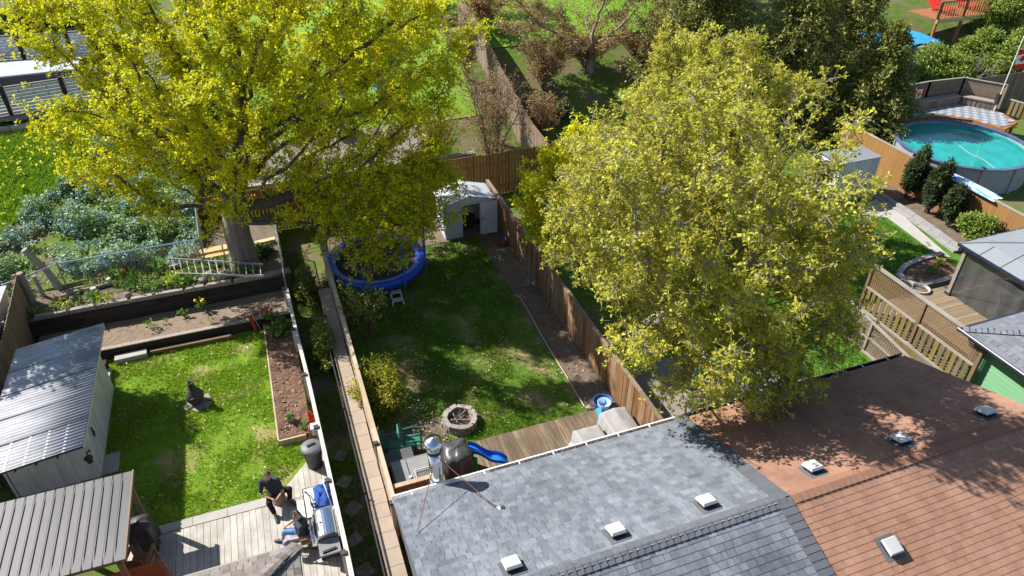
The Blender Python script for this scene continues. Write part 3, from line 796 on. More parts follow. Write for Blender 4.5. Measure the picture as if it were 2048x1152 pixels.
# band of cap shingles over the party wall, part of the grey roof
for sgn in (1, -1):
    rot = Matrix.Rotation(-sgn * A3, 3, 'X')
    s = 0.0
    while s < SLEN - 0.08:
        y = YE - s * math.cos(A3) if sgn > 0 else 2 * YR - YE + s * math.cos(A3)
        z = ZE + s * math.sin(A3)
        rot2 = Matrix.Rotation(-sgn * (A3 - 0.07), 3, 'X')
        piece('party_cap', SH_GREYD, roofA, (7.54, y, z + 0.032), (0.30, 0.17, 0.02), rot2)
        s += 0.14
for i, (x, lab) in enumerate(((2.45, 'grey roof vent nearest the lower edge of the picture, left one of three'), (4.40, 'grey roof vent in the middle of the three on the grey roof'), (6.24, 'grey roof vent nearest the red shingles on the grey roof'))):
    vent_box('', x, 6.74, ZE + (YE - 6.74) * S3, VENT, lab, A3, 1)
for x, lab in ((8.61, 'roof vent on red roof beside the grey roof, edge of tree shadow'), (10.75, 'roof vent on red roof fully in the tree shadow'), (13.01, 'sunlit roof vent near the right end of the red roof')):
    vent_box('', x, 6.74, ZE + (YE - 6.74) * S3, VENT, lab, A3, 1)
vent_box('', 8.95, 5.02, ZE + (5.02 - (2 * YR - YE)) * S3, VENT, 'roof vent on near slope of red roof at the lower edge', A3, -1)
# plumbing mast anchor on the grey roof
mb = MB()
mb.lathe([(0.10, 0.0), (0.085, 0.02), (0.03, 0.05), (0.028, 0.10)], (2.80, 8.36, ZE + (YE - 8.36) * S3 + 0.005), 12)
for k in range(5):
    mb.tube([(2.80, 8.36, ZE + (YE - 8.36) * S3 + 0.04), (2.74 - 0.03 * k, 8.5 + 0.02 * k, ZE + (YE - 8.36) * S3 + 0.05)], 0.006, 4)
solo(mb, 'roof_anchor', GALV, 'small metal anchor with wire ends on the grey shingles', 'anchor')

# left house: corner of a hip roof
def hip_house():
    t = thing('brown_roof_house', 'house corner with brown hip roof at the lower edge', 'house', (-4.0, 6.0, 0))
    mb = MB(); mb.box((-5.3, 5.0, 1.25), (8.0, 7.6, 2.5)); mb.build('wall', BRICK, t)
    xr, yb = -1.0, 9.18
    xl, yf = -9.6, 0.8
    hh = (yb - yf) / 2; zr = ZE + hh * S3
    a, b = (xl + hh, (yb + yf) / 2, zr), (xr - hh, (yb + yf) / 2, zr)
    mb = MB()
    mb.poly([(xl, yb, ZE), (xl + hh, a[1], zr), (xr - hh, b[1], zr), (xr, yb, ZE)])
    mb.poly([(xr, yb, ZE), b, (xr, yf, ZE)]); mb.poly([(xr, yf, ZE), b, a, (xl, yf, ZE)]); mb.poly([(xl, yf, ZE), a, (xl, yb, ZE)])
    for p, q in (((xl, yb), (xr, yb)), ((xr, yb), (xr, yf)), ((xr, yf), (xl, yf)), ((xl, yf), (xl, yb))):
        mb.poly([(p[0], p[1], ZE - 0.12), (p[0], p[1], ZE), (q[0], q[1], ZE), (q[0], q[1], ZE - 0.12)])
    mb.poly([(xl, yb, ZE - 0.12), (xr, yb, ZE - 0.12), (xr, yf, ZE - 0.12), (xl, yf, ZE - 0.12)])
    roof = mb.build('roof', SH_BROWN, t)
    its = shingle_slope(-6.0, xr, yb, ZE, S3, 1.6, 0.135, (0.1, 0.24), 1, lambda x, y: (yb - y) < (xr - x) - 0.05)
    roof_shingles(roof, [(its, SH_BROWN, A3, 1, 0.135)], 300)
    # right-hand slope (courses along Y)
    rotz = Matrix.Rotation(-math.pi / 2, 3, 'Z')
    mb = MB(); k = 0
    while k < 12:
        s = (k + 0.5) * 0.135; y = yb - s
        while y > 7.0:
            w = random.uniform(0.1, 0.24)
            rot = Matrix.Rotation(A3 - 0.055, 3, 'Y')
            p = (xr - s * math.cos(A3), y - w / 2 - 0.12, ZE + s * math.sin(A3) + 0.009)
            piece('shingle', SH_BROWN, roof, p, (0.165, round(w / 0.02) * 0.02 - 0.006, 0.009), rot)
            y -= w
        k += 1
    d = Vector((-1, -1, S3)).normalized()
    rot = Matrix((d, Vector((1, -1, 0)).normalized(), Vector((1, 1, 6)).normalized())).transposed()
    n = d.cross(Vector((1, -1, 0)).normalized())
    rot = Matrix((d, Vector((1, -1, 0)).normalized(), n if n.z > 0 else -n)).transposed()
    for k in range(16):
        p = Vector((xr, yb, ZE)) + d * (0.08 + 0.14 * k) + Vector((0, 0, 0.035))
        for s in (-1, 1):
            r2 = rot @ Matrix.Rotation(-s * 0.22, 3, 'X') @ Matrix.Rotation(-0.06, 3, 'Y')
            piece('hip_cap', SH_BROWN, roof, p + Vector((1, -1, 0)).normalized() * s * 0.065, (0.18, 0.135, 0.012), r2)
    for p, q in (((xl, yb + 0.03, ZE - 0.03), (xr + 0.06, yb + 0.03, ZE - 0.03)), ((xr + 0.03, yb + 0.05, ZE - 0.033), (xr + 0.03, yf, ZE - 0.033))):
        g = MB(); g.bar(p, q, 0.05, 0.05); g.build('gutter', W_RAIL, roof)
    cb = MB(); cb.tube([(-0.98, 9.1, ZE + 0.02), (-1.25, 8.8, ZE + 0.16), (-1.75, 8.2, ZE + 0.32)], 0.012, 5); cb.build('cable', BLACKM, roof)
hip_house()
# ------------------------------------------------------------------ fences
def board_fence(name, label, p0, p1, z0, z1, m, bw=0.14, th=0.022, cap=None, capw=0.11, jag=0.0, hj=0.0, posts=2.2, rails=True, side=1, group=None, gap=0.004, topfn=None, zfn=None):
    """Upright boards, each its own part, on rails and posts along p0-p1."""
    p0 = Vector((p0[0], p0[1], 0)); p1 = Vector((p1[0], p1[1], 0))
    t = thing(name, label, 'fence', ((p0 + p1) / 2).to_tuple()[:2] + (z0,), group)
    d = (p1 - p0); L = d.length; d.normalize(); nrm = Vector((-d.y, d.x, 0)) * side
    rz = math.atan2(d.y, d.x)
    n = int(L / bw)
    for i in range(n):
        s = (i + 0.5) * L / n
        f = s / L
        zb = z0 if zfn is None else zfn(f)
        zt = (z1 if topfn is None else topfn(f)) + (random.uniform(-hj, hj) if hj else 0)
        h = round((zt - zb) / 0.02) * 0.02
        c = p0 + d * s + nrm * (0.02 + random.uniform(0, jag))
        piece('board', m, t, (c.x, c.y, zb + h / 2), (round(L / n - gap, 3), th, h), Matrix.Rotation(rz + random.uniform(-jag, jag), 3, 'Z'))
    if rails:
        for fz in (0.2, 0.78):
            za = z0 + (z1 - z0) * fz
            zz = [(za if zfn is None else zfn(k) + (z1 - z0) * fz) for k in (0, 1)]
            mb = MB(); a = p0 - nrm * 0.025; b = p1 - nrm * 0.025
            mb.bar((a.x, a.y, zz[0]), (b.x, b.y, zz[1]), 0.04, 0.085); mb.build('rail', m, t)
    k = max(1, int(round(L / posts)))
    for i in range(k + 1):
        c = p0 + d * (L * i / k) - nrm * 0.085
        zb = z0 if zfn is None else zfn(i / k)
        zt = z1 if topfn is None else topfn(i / k)
        piece('post', m, t, (c.x, c.y, (zb + zt - 0.03) / 2), (0.085, 0.085, round(zt - zb - 0.03, 2)), Matrix.Rotation(rz, 3, 'Z'))
    if cap is not None:
        for i in range(k):
            f0, f1 = i / k, (i + 1) / k
            a = p0 + d * (L * f0 + 0.004) - nrm * 0.02; b = p0 + d * (L * f1 - 0.004) - nrm * 0.02
            za = z1 if topfn is None else topfn(f0); zb = z1 if topfn is None else topfn(f1)
            mb = MB(); mb.bar((a.x, a.y, za + 0.02 + hj), (b.x, b.y, zb + 0.02 + hj), capw, 0.034); mb.build('cap_rail', cap, t)
    return t

board_fence('wooden_fence', 'weathered brown board fence with cap rail right of the middle lawn', (7.93, 9.75), (7.93, 24.9), 0.0, 1.42, W_FENCE, 0.15, cap=W_GREYB, jag=0.012, side=1, topfn=lambda f: 1.36 + 0.16 * f)
board_fence('wooden_fence', 'orange-brown back fence running behind the trampoline and white shed', (11.2, 26.45), (-3.05, 26.45), 0.0, 1.92, W_BACK, 0.142, jag=0.01, hj=0.03, side=1, gap=0.012)
board_fence('wooden_fence', 'long tan fence climbing the slope behind the bare shrub', (11.3, 26.6), (11.6, 41.0), 0.0, 1.9, W_GREYB, 0.16, cap=W_LATT, jag=0.01, side=1, zfn=lambda f: h_main(11, 26.6 + 14.4 * f), topfn=lambda f: h_main(11, 26.6 + 14.4 * f) + 1.8)
board_fence('wooden_fence', 'pale low board fence along the stone coping left of the middle lawn', (1.04, 10.62), (1.02, 23.2), 0.0, 1.30, W_PALE, 0.15, cap=W_PALE, capw=0.10, jag=0.006, side=1, posts=2.4)
for x, y, m_ in ((1.0, 10.66, BLACKP), (1.0, 12.55, BLACKP)):
    mb = MB(); mb.box((x, y, 0.66), (0.09, 0.09, 1.34)); mb.v = mb.v
    t = thing('fence_post', 'capped pale post of the low fence ' + ('beside the cedar panel' if y < 11 else 'beside the green chairs'), 'post', (x, y, 0))
    mb.build('post', W_PALE, t)
    mb = MB(); mb.box((x, y, 1.37), (0.125, 0.125, 0.06), None, 0.8); mb.build('post_cap', BLACKP, t)
# whitewashed fence of the left garden, seen from above
t = thing('white_fence', 'whitewashed board fence along the passage beside the raised bed', 'fence', (-0.28, 15.0, 0))
fp = [(-0.155, 8.4), (-0.16, 10.0), (-0.205, 12.1), (-0.24, 13.95), (-0.29, 16.1), (-0.37, 18.3), (-0.42, 20.6)]
for i in range(len(fp) - 1):
    a, b = Vector((*fp[i], 0)), Vector((*fp[i + 1], 0)); d = (b - a)
    L = d.length; d.normalize(); rz = math.atan2(d.y, d.x)
    n = int(L / 0.16)
    for k in range(n):
        c = a + d * (L * (k + 0.5) / n)
        piece('board', W_WHITE, t, (c.x, c.y, 0.5), (0.152, 0.025, 0.92), Matrix.Rotation(rz, 3, 'Z'))
    mb = MB(); mb.bar((a.x, a.y, 0.985), (b.x, b.y, 0.985), 0.10, 0.045); mb.build('cap_rail', W_WHITE, t)
    piece('post', W_WHITE, t, (b.x - 0.075, b.y, 0.5), (0.09, 0.09, 1.02))
    piece('post_cap', BLACKP, t, (b.x - 0.075, b.y, 1.035), (0.12, 0.12, 0.05))
board_fence('wooden_fence', 'grey-brown fence panel behind the corrugated shed at the left edge', (-8.0, 15.6), (-8.25, 22.7), 0.0, 1.75, W_GREYB, 0.15, jag=0.01, side=-1, topfn=lambda f: 1.62 + 0.45 * f)
# white neighbour wall at the far left edge
mb = MB(); mb.box((-8.75, 18.2, 1.0), (0.5, 7.6, 2.0)); t = thing('white_outbuilding', 'white outbuilding wall at the very left edge behind the fence', 'shed', (-9.2, 18.2, 0))
mb.build('wall', WALLW, t)
mb = MB(); mb.box((-8.85, 18.2, 2.03), (0.9, 7.8, 0.05)); mb.build('roof', CORR, t)
mb = MB(); mb.tube([(-8.44, 14.5, 1.5), (-8.44, 21.9, 1.5)], 0.03, 6); mb.build('conduit', NAVY, t)

# ------------------------------------------------------------------ left deck
def deck(name, label, x0, x1, y0, y1, z, m, bw, axis, clip=None, th=0.035, gap=0.008, group=None):
    t = thing(name, label, 'deck', ((x0 + x1) / 2, (y0 + y1) / 2, 0))
    if axis == 'y':
        n = int((x1 - x0) / bw)
        for i in range(n):
            x = x0 + (i + 0.5) * (x1 - x0) / n
            a, b = (y0, y1) if clip is None else clip(x)
            if b - a < 0.1: continue
            b2 = b + random.uniform(-0.006, 0.006)
            piece('plank', m, t, (x, (a + b2) / 2, z - th / 2 + random.uniform(-0.003, 0.003)), (round((x1 - x0) / n - gap, 3), round(b2 - a, 2), th))
    else:
        n = int((y1 - y0) / bw)
        for i in range(n):
            y = y0 + (i + 0.5) * (y1 - y0) / n
            a, b = (x0, x1) if clip is None else clip(y)
            piece('plank', m, t, ((a + b) / 2, y, z - th / 2 + random.uniform(-0.003, 0.003)), (round(b - a, 2), round((y1 - y0) / n - gap, 3), th))
    mb = MB(); mb.box(((x0 + x1) / 2, (y0 + y1) / 2 - 0.1, (z - th) / 2 - 0.03), (x1 - x0 - 0.12, y1 - y0 - 0.3, z - th - 0.01)); mb.build('joists', W_DARK, t)
    return t
def clipL(x):
    return 9.0, 12.62
deck('left_deck', 'whitewashed plank deck where two men sit', -4.9, -0.28, 9.0, 12.62, 0.11, W_DECKW, 0.148, 'y', clipL)
ld = bpy.data.objects['left_deck']
nb = 10; wb = (1.70 - 0.28) / nb
for i in range(nb):      # corner planks cut on the slant
    xa = -1.70 + i * wb + 0.004; xb = xa + wb - 0.008
    fa, fb = (min(13.86, 12.64 + (x + 1.70) * 1.12) for x in (xa, xb))
    mb = MB(); z0, z1 = 0.072, 0.107
    c = [(xa, 12.635), (xb, 12.635), (xb, max(fb, 12.64)), (xa, max(fa, 12.64))]
    mb.poly([(x, y, z1) for x, y in c]); mb.poly([(x, y, z0) for x, y in reversed(c)])
    for p, q in zip(c, c[1:] + c[:1]): mb.poly([(p[0], p[1], z0), (q[0], q[1], z0), (q[0], q[1], z1), (p[0], p[1], z1)])
    mb.build('plank', W_DECKW, ld)
t = thing('paver_edging', 'row of pale concrete slabs between left lawn and deck', 'edging', (-3.1, 12.78, 0))
x = -5.2
while x < -1.8:
    w = random.choice((0.88, 0.92, 0.78)); w = min(w, -1.70 - x)
    piece('slab', CONC, t, (x + w / 2, 12.78, 0.06), (round(w - 0.012, 2), 0.26, 0.09)); x += w
# raised bed
t = thing('raised_bed', 'long raised bed of brown soil with wooden edging beside white fence', 'garden bed', (-0.9, 17.3, 0))
for a, b in (((-1.34, 14.66), (-1.34, 16.4)), ((-1.34, 16.41), (-1.34, 18.3)), ((-1.34, 18.31), (-1.34, 20.08))):
    mb = MB(); mb.bar((a[0], a[1], 0.10), (b[0], b[1], 0.10), 0.04, 0.2); mb.build('edge_board', W_PALE, t)
mb = MB(); mb.bar((-1.33, 14.63, 0.10), (-0.62, 14.63, 0.10), 0.04, 0.2); mb.build('edge_board', W_PALE, t)
mb = MB(); mb.grid(-1.32, -0.46, 14.65, 20.08, 9, 52, lambda x, y: 0.12 + 0.09 * float(vnoise(x, y, 5.0)) + 0.05 * float(vnoise(x, y, 12.0))); mb.build('soil', MULCH, t, True)
for y in (15.1, 16.2, 17.6):
    mb = MB(); mb.bar((-1.36, y, 0.16), (-1.0, y - 0.12, 0.2), 0.025, 0.02); mb.build('stake', W_DARK, t)
# retaining walls
t = thing('lower_retaining_wall', 'dark timber retaining wall at the back of the left lawn', 'retaining wall', (-3.3, 20.1, 0))
for r in range(2):
    x = -6.3 - 0.4 * r
    while x < -0.5:
        w = min(random.uniform(1.6, 2.4), -0.46 - x)
        if w < 0.2: break
        piece('timber', W_DARK if r == 0 else W_DARK, t, (x + w / 2, 20.1 + 0.012 * r, 0.095 + 0.185 * r), (round(w - 0.008, 2), 0.11, 0.18)); x += w
mb = MB(); mb.bar((-6.2, 20.13, 0.40), (-0.5, 20.13, 0.40), 0.15, 0.035); mb.build('cap_board', W_POST, t)
t = thing('upper_retaining_wall', 'dark plank wall holding the weedy upper terrace', 'retaining wall', (-4.3, 21.65, 0.3))
for r in range(3):
    x = -8.3 - 0.5 * r
    while x < -0.42:
        w = min(random.uniform(1.8, 2.8), -0.40 - x)
        if w < 0.2: break
        piece('timber', W_DARK, t, (x + w / 2, 21.63 + 0.012 * r, 0.40 + 0.18 * r), (round(w - 0.008, 2), 0.09, 0.175)); x += w
t = thing('stone_edging', 'row of pale stone kerbs and logs along the upper terrace edge', 'edging', (-4.2, 21.75, 0.88))
x = -8.0
while x < -0.6:
    w = random.uniform(0.5, 1.0)
    mb = MB(); mb.box((x + w / 2, 21.74 + random.uniform(-0.02, 0.02), 0.965), (w - 0.03, 0.15, 0.13), Matrix.Rotation(random.uniform(-0.04, 0.04), 3, 'Z'), 0.9)
    mb.build('kerb_stone', CAPST if random.random() < 0.4 else STONE, t); x += w
# odd boards and blocks
mb = MB(); mb.bar((-4.75, 19.88, 0.12), (-2.35, 19.86, 0.12), 0.12, 0.10); solo(mb, 'loose_plank', W_LATT, 'loose brown plank lying against the dark retaining wall', 'plank')
mb = MB(); mb.bar((-5.75, 19.82, 0.11), (-4.85, 19.86, 0.11), 0.26, 0.2); solo(mb, 'concrete_block', CONC, 'long pale concrete block beside the dark retaining wall', 'block')
for i, (x, y, z, s, lab, m_) in enumerate(((-5.95, 19.1, 0.1, (0.26, 0.55, 0.2), 'grey block beside shed wall nearest the long block', CONC), (-5.92, 18.45, 0.1, (0.28, 0.6, 0.2), 'grey block beside shed wall nearest the lawn shadow', STONE), (-6.2, 18.95, 0.22, (0.24, 0.4, 0.44), 'stack of reddish blocks behind the shed corner', BRICK), (-6.05, 19.45, 0.2, (0.3, 0.25, 0.4), 'dark planter block at the shed corner', W_DARK))):
    mb = MB(); mb.box((x, y, z), s); solo(mb, 'block', m_, lab, 'block')
mb = MB(); mb.box((-5.55, 15.45, 0.05), (0.45, 0.7, 0.07)); solo(mb, 'paving_slab', CONC, 'pale paving slab beside the shed front corner', 'paver')

# corrugated shed
def shed_left():
    t = thing('metal_shed', 'white shed with sloping corrugated steel roof', 'shed', (-6.7, 16.5, 0))
    mb = MB(); mb.box((-5.74, 16.85, 0.98), (0.06, 3.5, 1.96)); mb.build('wall', WALLW, t)
    mb = MB(); mb.box((-6.7, 18.56, 0.88), (1.86, 0.06, 1.76)); mb.build('wall', WALLW, t)
    mb = MB(); mb.box((-7.62, 16.85, 0.84), (0.06, 3.5, 1.68)); mb.build('wall', WALLW, t)
    for i in range(4):
        x = -7.56 + 0.455 * (i + 0.5)
        h = 1.72 + 0.06 * i
        piece('wall_panel', WALLW, t, (x, 15.12 + 0.004 * (i % 2), h / 2), (0.449, 0.05, h))
    for i in range(5):
        mb = MB(); mb.box((-7.5 + 0.42 * i, 14.55, 1.80 + 0.055 * i), (0.05, 1.0, 0.07)); mb.build('rafter', WALLW, t)
    for i in range(4):
        mb = MB(); mb.tube([(-7.35 + 0.45 * i, 14.16, 1.80 + 0.06 * i), (-7.35 + 0.45 * i, 14.13, 1.68 + 0.06 * i), (-7.35 + 0.45 * i, 14.08, 1.72 + 0.06 * i)], 0.022, 6); mb.build('hook', BLACKM, t)
    # roof in five corrugated sheets
    x0, x1, z0, z1 = -7.70, -5.38, 1.80, 2.13
    n = 5; L = 4.85 / n
    for s in range(n):
        ya = 14.02 + s * L; yb = ya + L + 0.03
        nw = 9; V = []; F = []
        for j in range(nw * 6 + 1):
            y = ya + (yb - ya) * j / (nw * 6)
            w = 0.020 * math.cos(2 * math.pi * (j / 6.0)) + 0.003 * (s % 2)
            for x, z in ((x0, z0), (x1, z1)): V.append((x, y, z + w))
            for x, z in ((x0, z0), (x1, z1)): V.append((x, y, z + w - 0.006))
        for j in range(nw * 6):
            a = j * 4
            F += [(a, a + 1, a + 5, a + 4), (a + 2, a + 6, a + 7, a + 3), (a + 1, a + 3, a + 7, a + 5), (a, a + 4, a + 6, a + 2)]
        np_mesh('roof_sheet', V, F, CORR, t)
    mb = MB(); mb.bar((-7.70, 14.04, 1.775), (-5.40, 14.04, 2.085), 0.025, 0.03); mb.build('fascia', NAVY, t)
    mb = MB(); mb.bar((-5.40, 14.06, 2.06), (-5.40, 18.84, 2.06), 0.03, 0.06); mb.build('fascia', WHITE, t)
    mb = MB(); mb.box((-5.69, 15.75, 1.0), (0.02, 0.05, 0.32)); mb.box((-5.685, 15.75, 0.95), (0.02, 0.13, 0.05)); mb.build('door_latch', BLACKM, t)
shed_left()
t = thing('wall_lantern', 'black lantern on a bracket at the shed roof corner', 'lantern', (-5.42, 14.2, 1.2))
mb = MB(); mb.tube([(-5.66, 14.95, 1.15), (-5.5, 14.55, 1.45), (-5.45, 14.25, 1.72), (-5.45, 14.16, 1.66)], 0.018, 6); mb.build('bracket', BLACKM, t)
mb = MB(); mb.lathe([(0.02, 0.2), (0.10, 0.16), (0.105, 0.15), (0.085, 0.145), (0.06, 0.0), (0.03, -0.02)], (-5.45, 14.16, 1.46), 8); mb.build('cage', BLACKM, t)
mb = MB(); mb.lathe([(0.055, 0.0), (0.078, 0.12)], (-5.45, 14.16, 1.475), 8); mb.build('glass', GLASST, t)

# ribbed brown roof at the lower left
def pergola():
    t = thing('ribbed_roof_shelter', 'shelter with ribbed grey-brown metal roof at the lower left', 'shelter', (-6.2, 11.5, 0))
    x1, ya, yb = -4.36, 10.72, 13.12
    n = 20; pw = 0.192
    for i in range(n):
        x = x1 - (i + 0.5) * pw
        z = 1.86 + 0.0 * i
        mb = MB(); mb.box((x, (ya + yb) / 2, z), (pw - 0.012, yb - ya, 0.02)); mb.build('roof_panel', RIBB, t)
        mb = MB(); mb.box((x - pw / 2, (ya + yb) / 2 + 0.006, z + 0.016), (0.03, yb - ya + 0.012, 0.034), None, 0.7); mb.build('roof_rib', RIBB, t)
        mb = MB(); mb.box((x - pw / 2 - 0.019, (ya + yb) / 2, z + 0.008), (0.020, yb - ya - 0.01, 0.014)); mb.build('seam', RIBD, t)
    mb = MB(); mb.box((x1 + 0.012, (ya + yb) / 2, 1.835), (0.03, yb - ya + 0.03, 0.10)); mb.build('edge_trim', W_GREYB, t)
    for y in (ya + 0.1, yb - 0.1):
        mb = MB(); mb.box((-6.3, y, 1.77), (3.7, 0.06, 0.13)); mb.build('beam', W_GREYB, t)
    for x in (-4.5, -6.4, -8.1):
        for y in (ya + 0.1, yb - 0.1):
            mb = MB(); mb.box((x, y, 0.85), (0.1, 0.1, 1.7)); mb.build('post', W_GREYB, t)
    for i in range(7):
        piece('wall_board', W_REDD, t, (-4.46, 11.12, 0.30 + 0.115 * i), (1.02, 0.03, 0.108))
    mb = MB(); mb.box((-3.90, 11.10, 0.56), (0.07, 0.07, 1.12)); mb.build('post', W_GREYB, t)
    mb = MB(); mb.bar((-3.86, 11.06, 1.0), (-3.66, 10.9, 0.12), 0.04, 0.04); mb.build('brace', W_GREYB, t)
pergola()

# covered barbecue by the shelter
def covered(name, label, c, w, d, h, m, seed=1, lean=0.0, folds=9, flare=0.12):
    g = random.Random(seed)
    ph = [g.uniform(0, 6.28) for _ in range(4)]
    n, k = 40, 14
    V = []
    for j in range(k + 1):
        f = j / k
        for i in range(n):
            a = 2 * math.pi * i / n
            sq = 1.0 / max(abs(math.cos(a)), abs(math.sin(a))) ** 0.7
            prof = 1.0 + flare * (1 - f) if f < 0.78 else (1.0 - ((f - 0.78) / 0.22) ** 2.2 * 0.95)
            fold = 1 + (0.06 * (1 - f) + 0.015) * math.sin(folds * a + ph[0] + 2 * f) + 0.04 * math.sin(5 * a + ph[1]) + 0.025 * math.sin(13 * a + ph[2] + 5 * f)
            r = sq * prof * fold
            V.append((c[0] + w / 2 * r * math.cos(a) + lean * f, c[1] + d / 2 * r * math.sin(a), c[2] + h * min(1.0, f * 1.12 if f < 0.8 else 0.896 + (f - 0.8) * 0.52) + 0.02 * math.sin(3 * a + ph[3]) * f))
    F = [(j * n + i, j * n + (i + 1) % n, (j + 1) * n + (i + 1) % n, (j + 1) * n + i) for j in range(k) for i in range(n)]
    F.append(tuple(k * n + i for i in range(n)))
    mb = MB(); mb.v = V; mb.f = F
    return solo(mb, name, m, label, 'covered barbecue', None, True)
covered('covered_barbecue', 'crumpled black tarpaulin cover over a barbecue beside the brown shelter', (-4.50, 12.45, 0.0), 0.50, 0.55, 0.92, TARP_B, 3, flare=0.18)

# slatted wooden chair under the shelter edge
def slat_chair(name, label, c, rz, m, s=1.0, group=None):
    t = thing(name, label, 'chair', c, group)
    t.rotation_euler = (0, 0, rz); t.scale = (s, s, s)
    ORG[t] = Vector((0, 0, 0))
    for i in range(5):
        mb = MB(); mb.box((0, -0.2 + 0.1 * i, 0.42), (0.5, 0.085, 0.025)); mb.build('seat_slat', m, t)
    for i in range(6):
        mb = MB(); mb.bar((-0.22 + 0.088 * i, 0.26, 0.44), (-0.22 + 0.088 * i, 0.42, 0.95), 0.07, 0.02, (0, 1, 0)); mb.build('back_slat', m, t)
    mb = MB(); mb.bar((-0.29, 0.425, 0.96), (0.29, 0.425, 0.96), 0.04, 0.06); mb.build('top_rail', m, t)
    for sx in (-1, 1):
        for y in (-0.24, 0.26):
            mb = MB(); mb.box((0.28 * sx, y, 0.33), (0.05, 0.06, 0.66)); mb.build('leg', m, t)
        mb = MB(); mb.box((0.28 * sx, 0.0, 0.675), (0.08, 0.6, 0.03)); mb.build('armrest', m, t)
    return t
slat_chair('patio_chair', 'dark brown slatted chair beside the black covered barbecue', (-4.48, 11.75, 0.11), math.radians(165), W_REDD, 0.85)

# chiminea
t = thing('chiminea', 'dark clay chiminea standing on stone pavers on the lawn', 'chiminea', (-3.42, 17.12, 0))
mb = MB(); mb.lathe([(0.13, 0.12), (0.21, 0.16), (0.25, 0.26), (0.245, 0.36), (0.19, 0.46), (0.115, 0.55), (0.085, 0.66), (0.08, 0.77), (0.095, 0.80), (0.095, 0.815), (0.07, 0.815), (0.06, 0.70)], (-3.42, 17.12, 0), 24, jit=0.01); mb.build('body', TERRA, t, True)
mb = MB(); mb.lathe([(0.10, 0.0), (0.115, 0.02), (0.115, 0.05), (0.10, 0.05)], (0, 0, 0), 16)
rot = Matrix.Rotation(math.radians(90), 3, 'X')
mb.v = [tuple(rot @ Vector(v) + Vector((-3.44, 16.90, 0.30))) for v in mb.v]; mb.build('mouth', BLACKM, t)
for a in range(3):
    mb = MB(); an = a * 2.09 + 0.4
    mb.tube([(-3.42 + 0.17 * math.cos(an), 17.12 + 0.17 * math.sin(an), 0.2), (-3.42 + 0.21 * math.cos(an), 17.12 + 0.21 * math.sin(an), 0.075)], 0.018, 6); mb.build('leg', BLACKM, t)
for i, (dx, dy, w) in enumerate(((0.0, -0.02, 0.36), (0.22, 0.1, 0.3), (-0.24, -0.12, 0.26), (0.03, -0.3, 0.26), (0.26, -0.22, 0.24))):
    mb = MB(); mb.box((-3.42 + dx, 17.12 + dy, 0.045 + 0.003 * i), (w, w * 0.9, 0.05), Matrix.Rotation(0.3 * i, 3, 'Z'), 0.93)
    solo(mb, 'stone_paver', STONE, ('flat pale stone under the chiminea, the ' + ('middle one', 'right rear one', 'left one', 'front one', 'right front one')[i]), 'stone')

# ladder lying on the upper terrace
t = thing('ladder', 'aluminium ladder lying across the upper terrace in front of trunk', 'ladder', (-2.5, 22.3, 1.0))
a0, a1 = Vector((-4.00, 23.22, 1.38)), Vector((-1.02, 22.00, 1.24)); b0, b1 = Vector((-3.90, 22.56, 1.16)), Vector((-1.06, 21.46, 1.12))
for p, q in ((a0, a1), (b0, b1)):
    mb = MB(); mb.bar(p, q, 0.03, 0.075); mb.build('rail', ALU, t)
for i in range(13):
    f = (i + 0.4) / 12.8
    mb = MB(); mb.tube([a0.lerp(a1, f), b0.lerp(b1, f)], 0.02, 6); mb.build('rung', ALU, t)
# lumber behind the trunk
for i, (p, q, w, h, lab) in enumerate((((-3.5, 23.75, 1.08), (-2.1, 23.85, 1.08), 0.32, 0.10, 'wide yellow lumber board left of the trunk, rear one'), ((-3.3, 23.42, 1.04), (-1.9, 23.45, 1.04), 0.2, 0.12, 'yellow lumber beam left of the trunk, front one'), ((-1.2, 23.8, 1.05), (-0.5, 23.9, 1.05), 0.2, 0.12, 'short yellow lumber end right of the trunk'), ((-4.35, 23.25, 1.02), (-3.45, 23.38, 1.02), 0.14, 0.10, 'grey weathered plank left of the ladder'))):
    mb = MB(); mb.bar(p, q, w, h); solo(mb, 'lumber', W_LUMBER if i < 3 else W_POST, lab, 'lumber')
# rocks
for i, (x, y, r, lab) in enumerate(((-3.0, 22.05, 0.15, 'small tan rock below the ladder, leftmost of the pile'), (-2.78, 22.25, 0.2, 'large tan rock behind the pile below the ladder'), (-2.55, 22.02, 0.17, 'tan rock in the middle of the pile below the ladder'), (-2.28, 22.08, 0.22, 'biggest rounded rock of the pile below the ladder'), (-2.02, 22.1, 0.13, 'small rock at the right end of the pile'), (-5.3, 22.0, 0.13, 'grey stone on the terrace kerb'), (-6.9, 22.4, 0.14, 'pale stone among the debris by the old posts'), (-6.4, 22.3, 0.1, 'small pale stone among weeds on the terrace'))):
    mb = MB(); mb.ball((x, y, 0.95 + r * 0.45), (r, r * 0.85, r * 0.75), 9, 6, 0.12); solo(mb, 'rock', STONE, lab, 'rock')
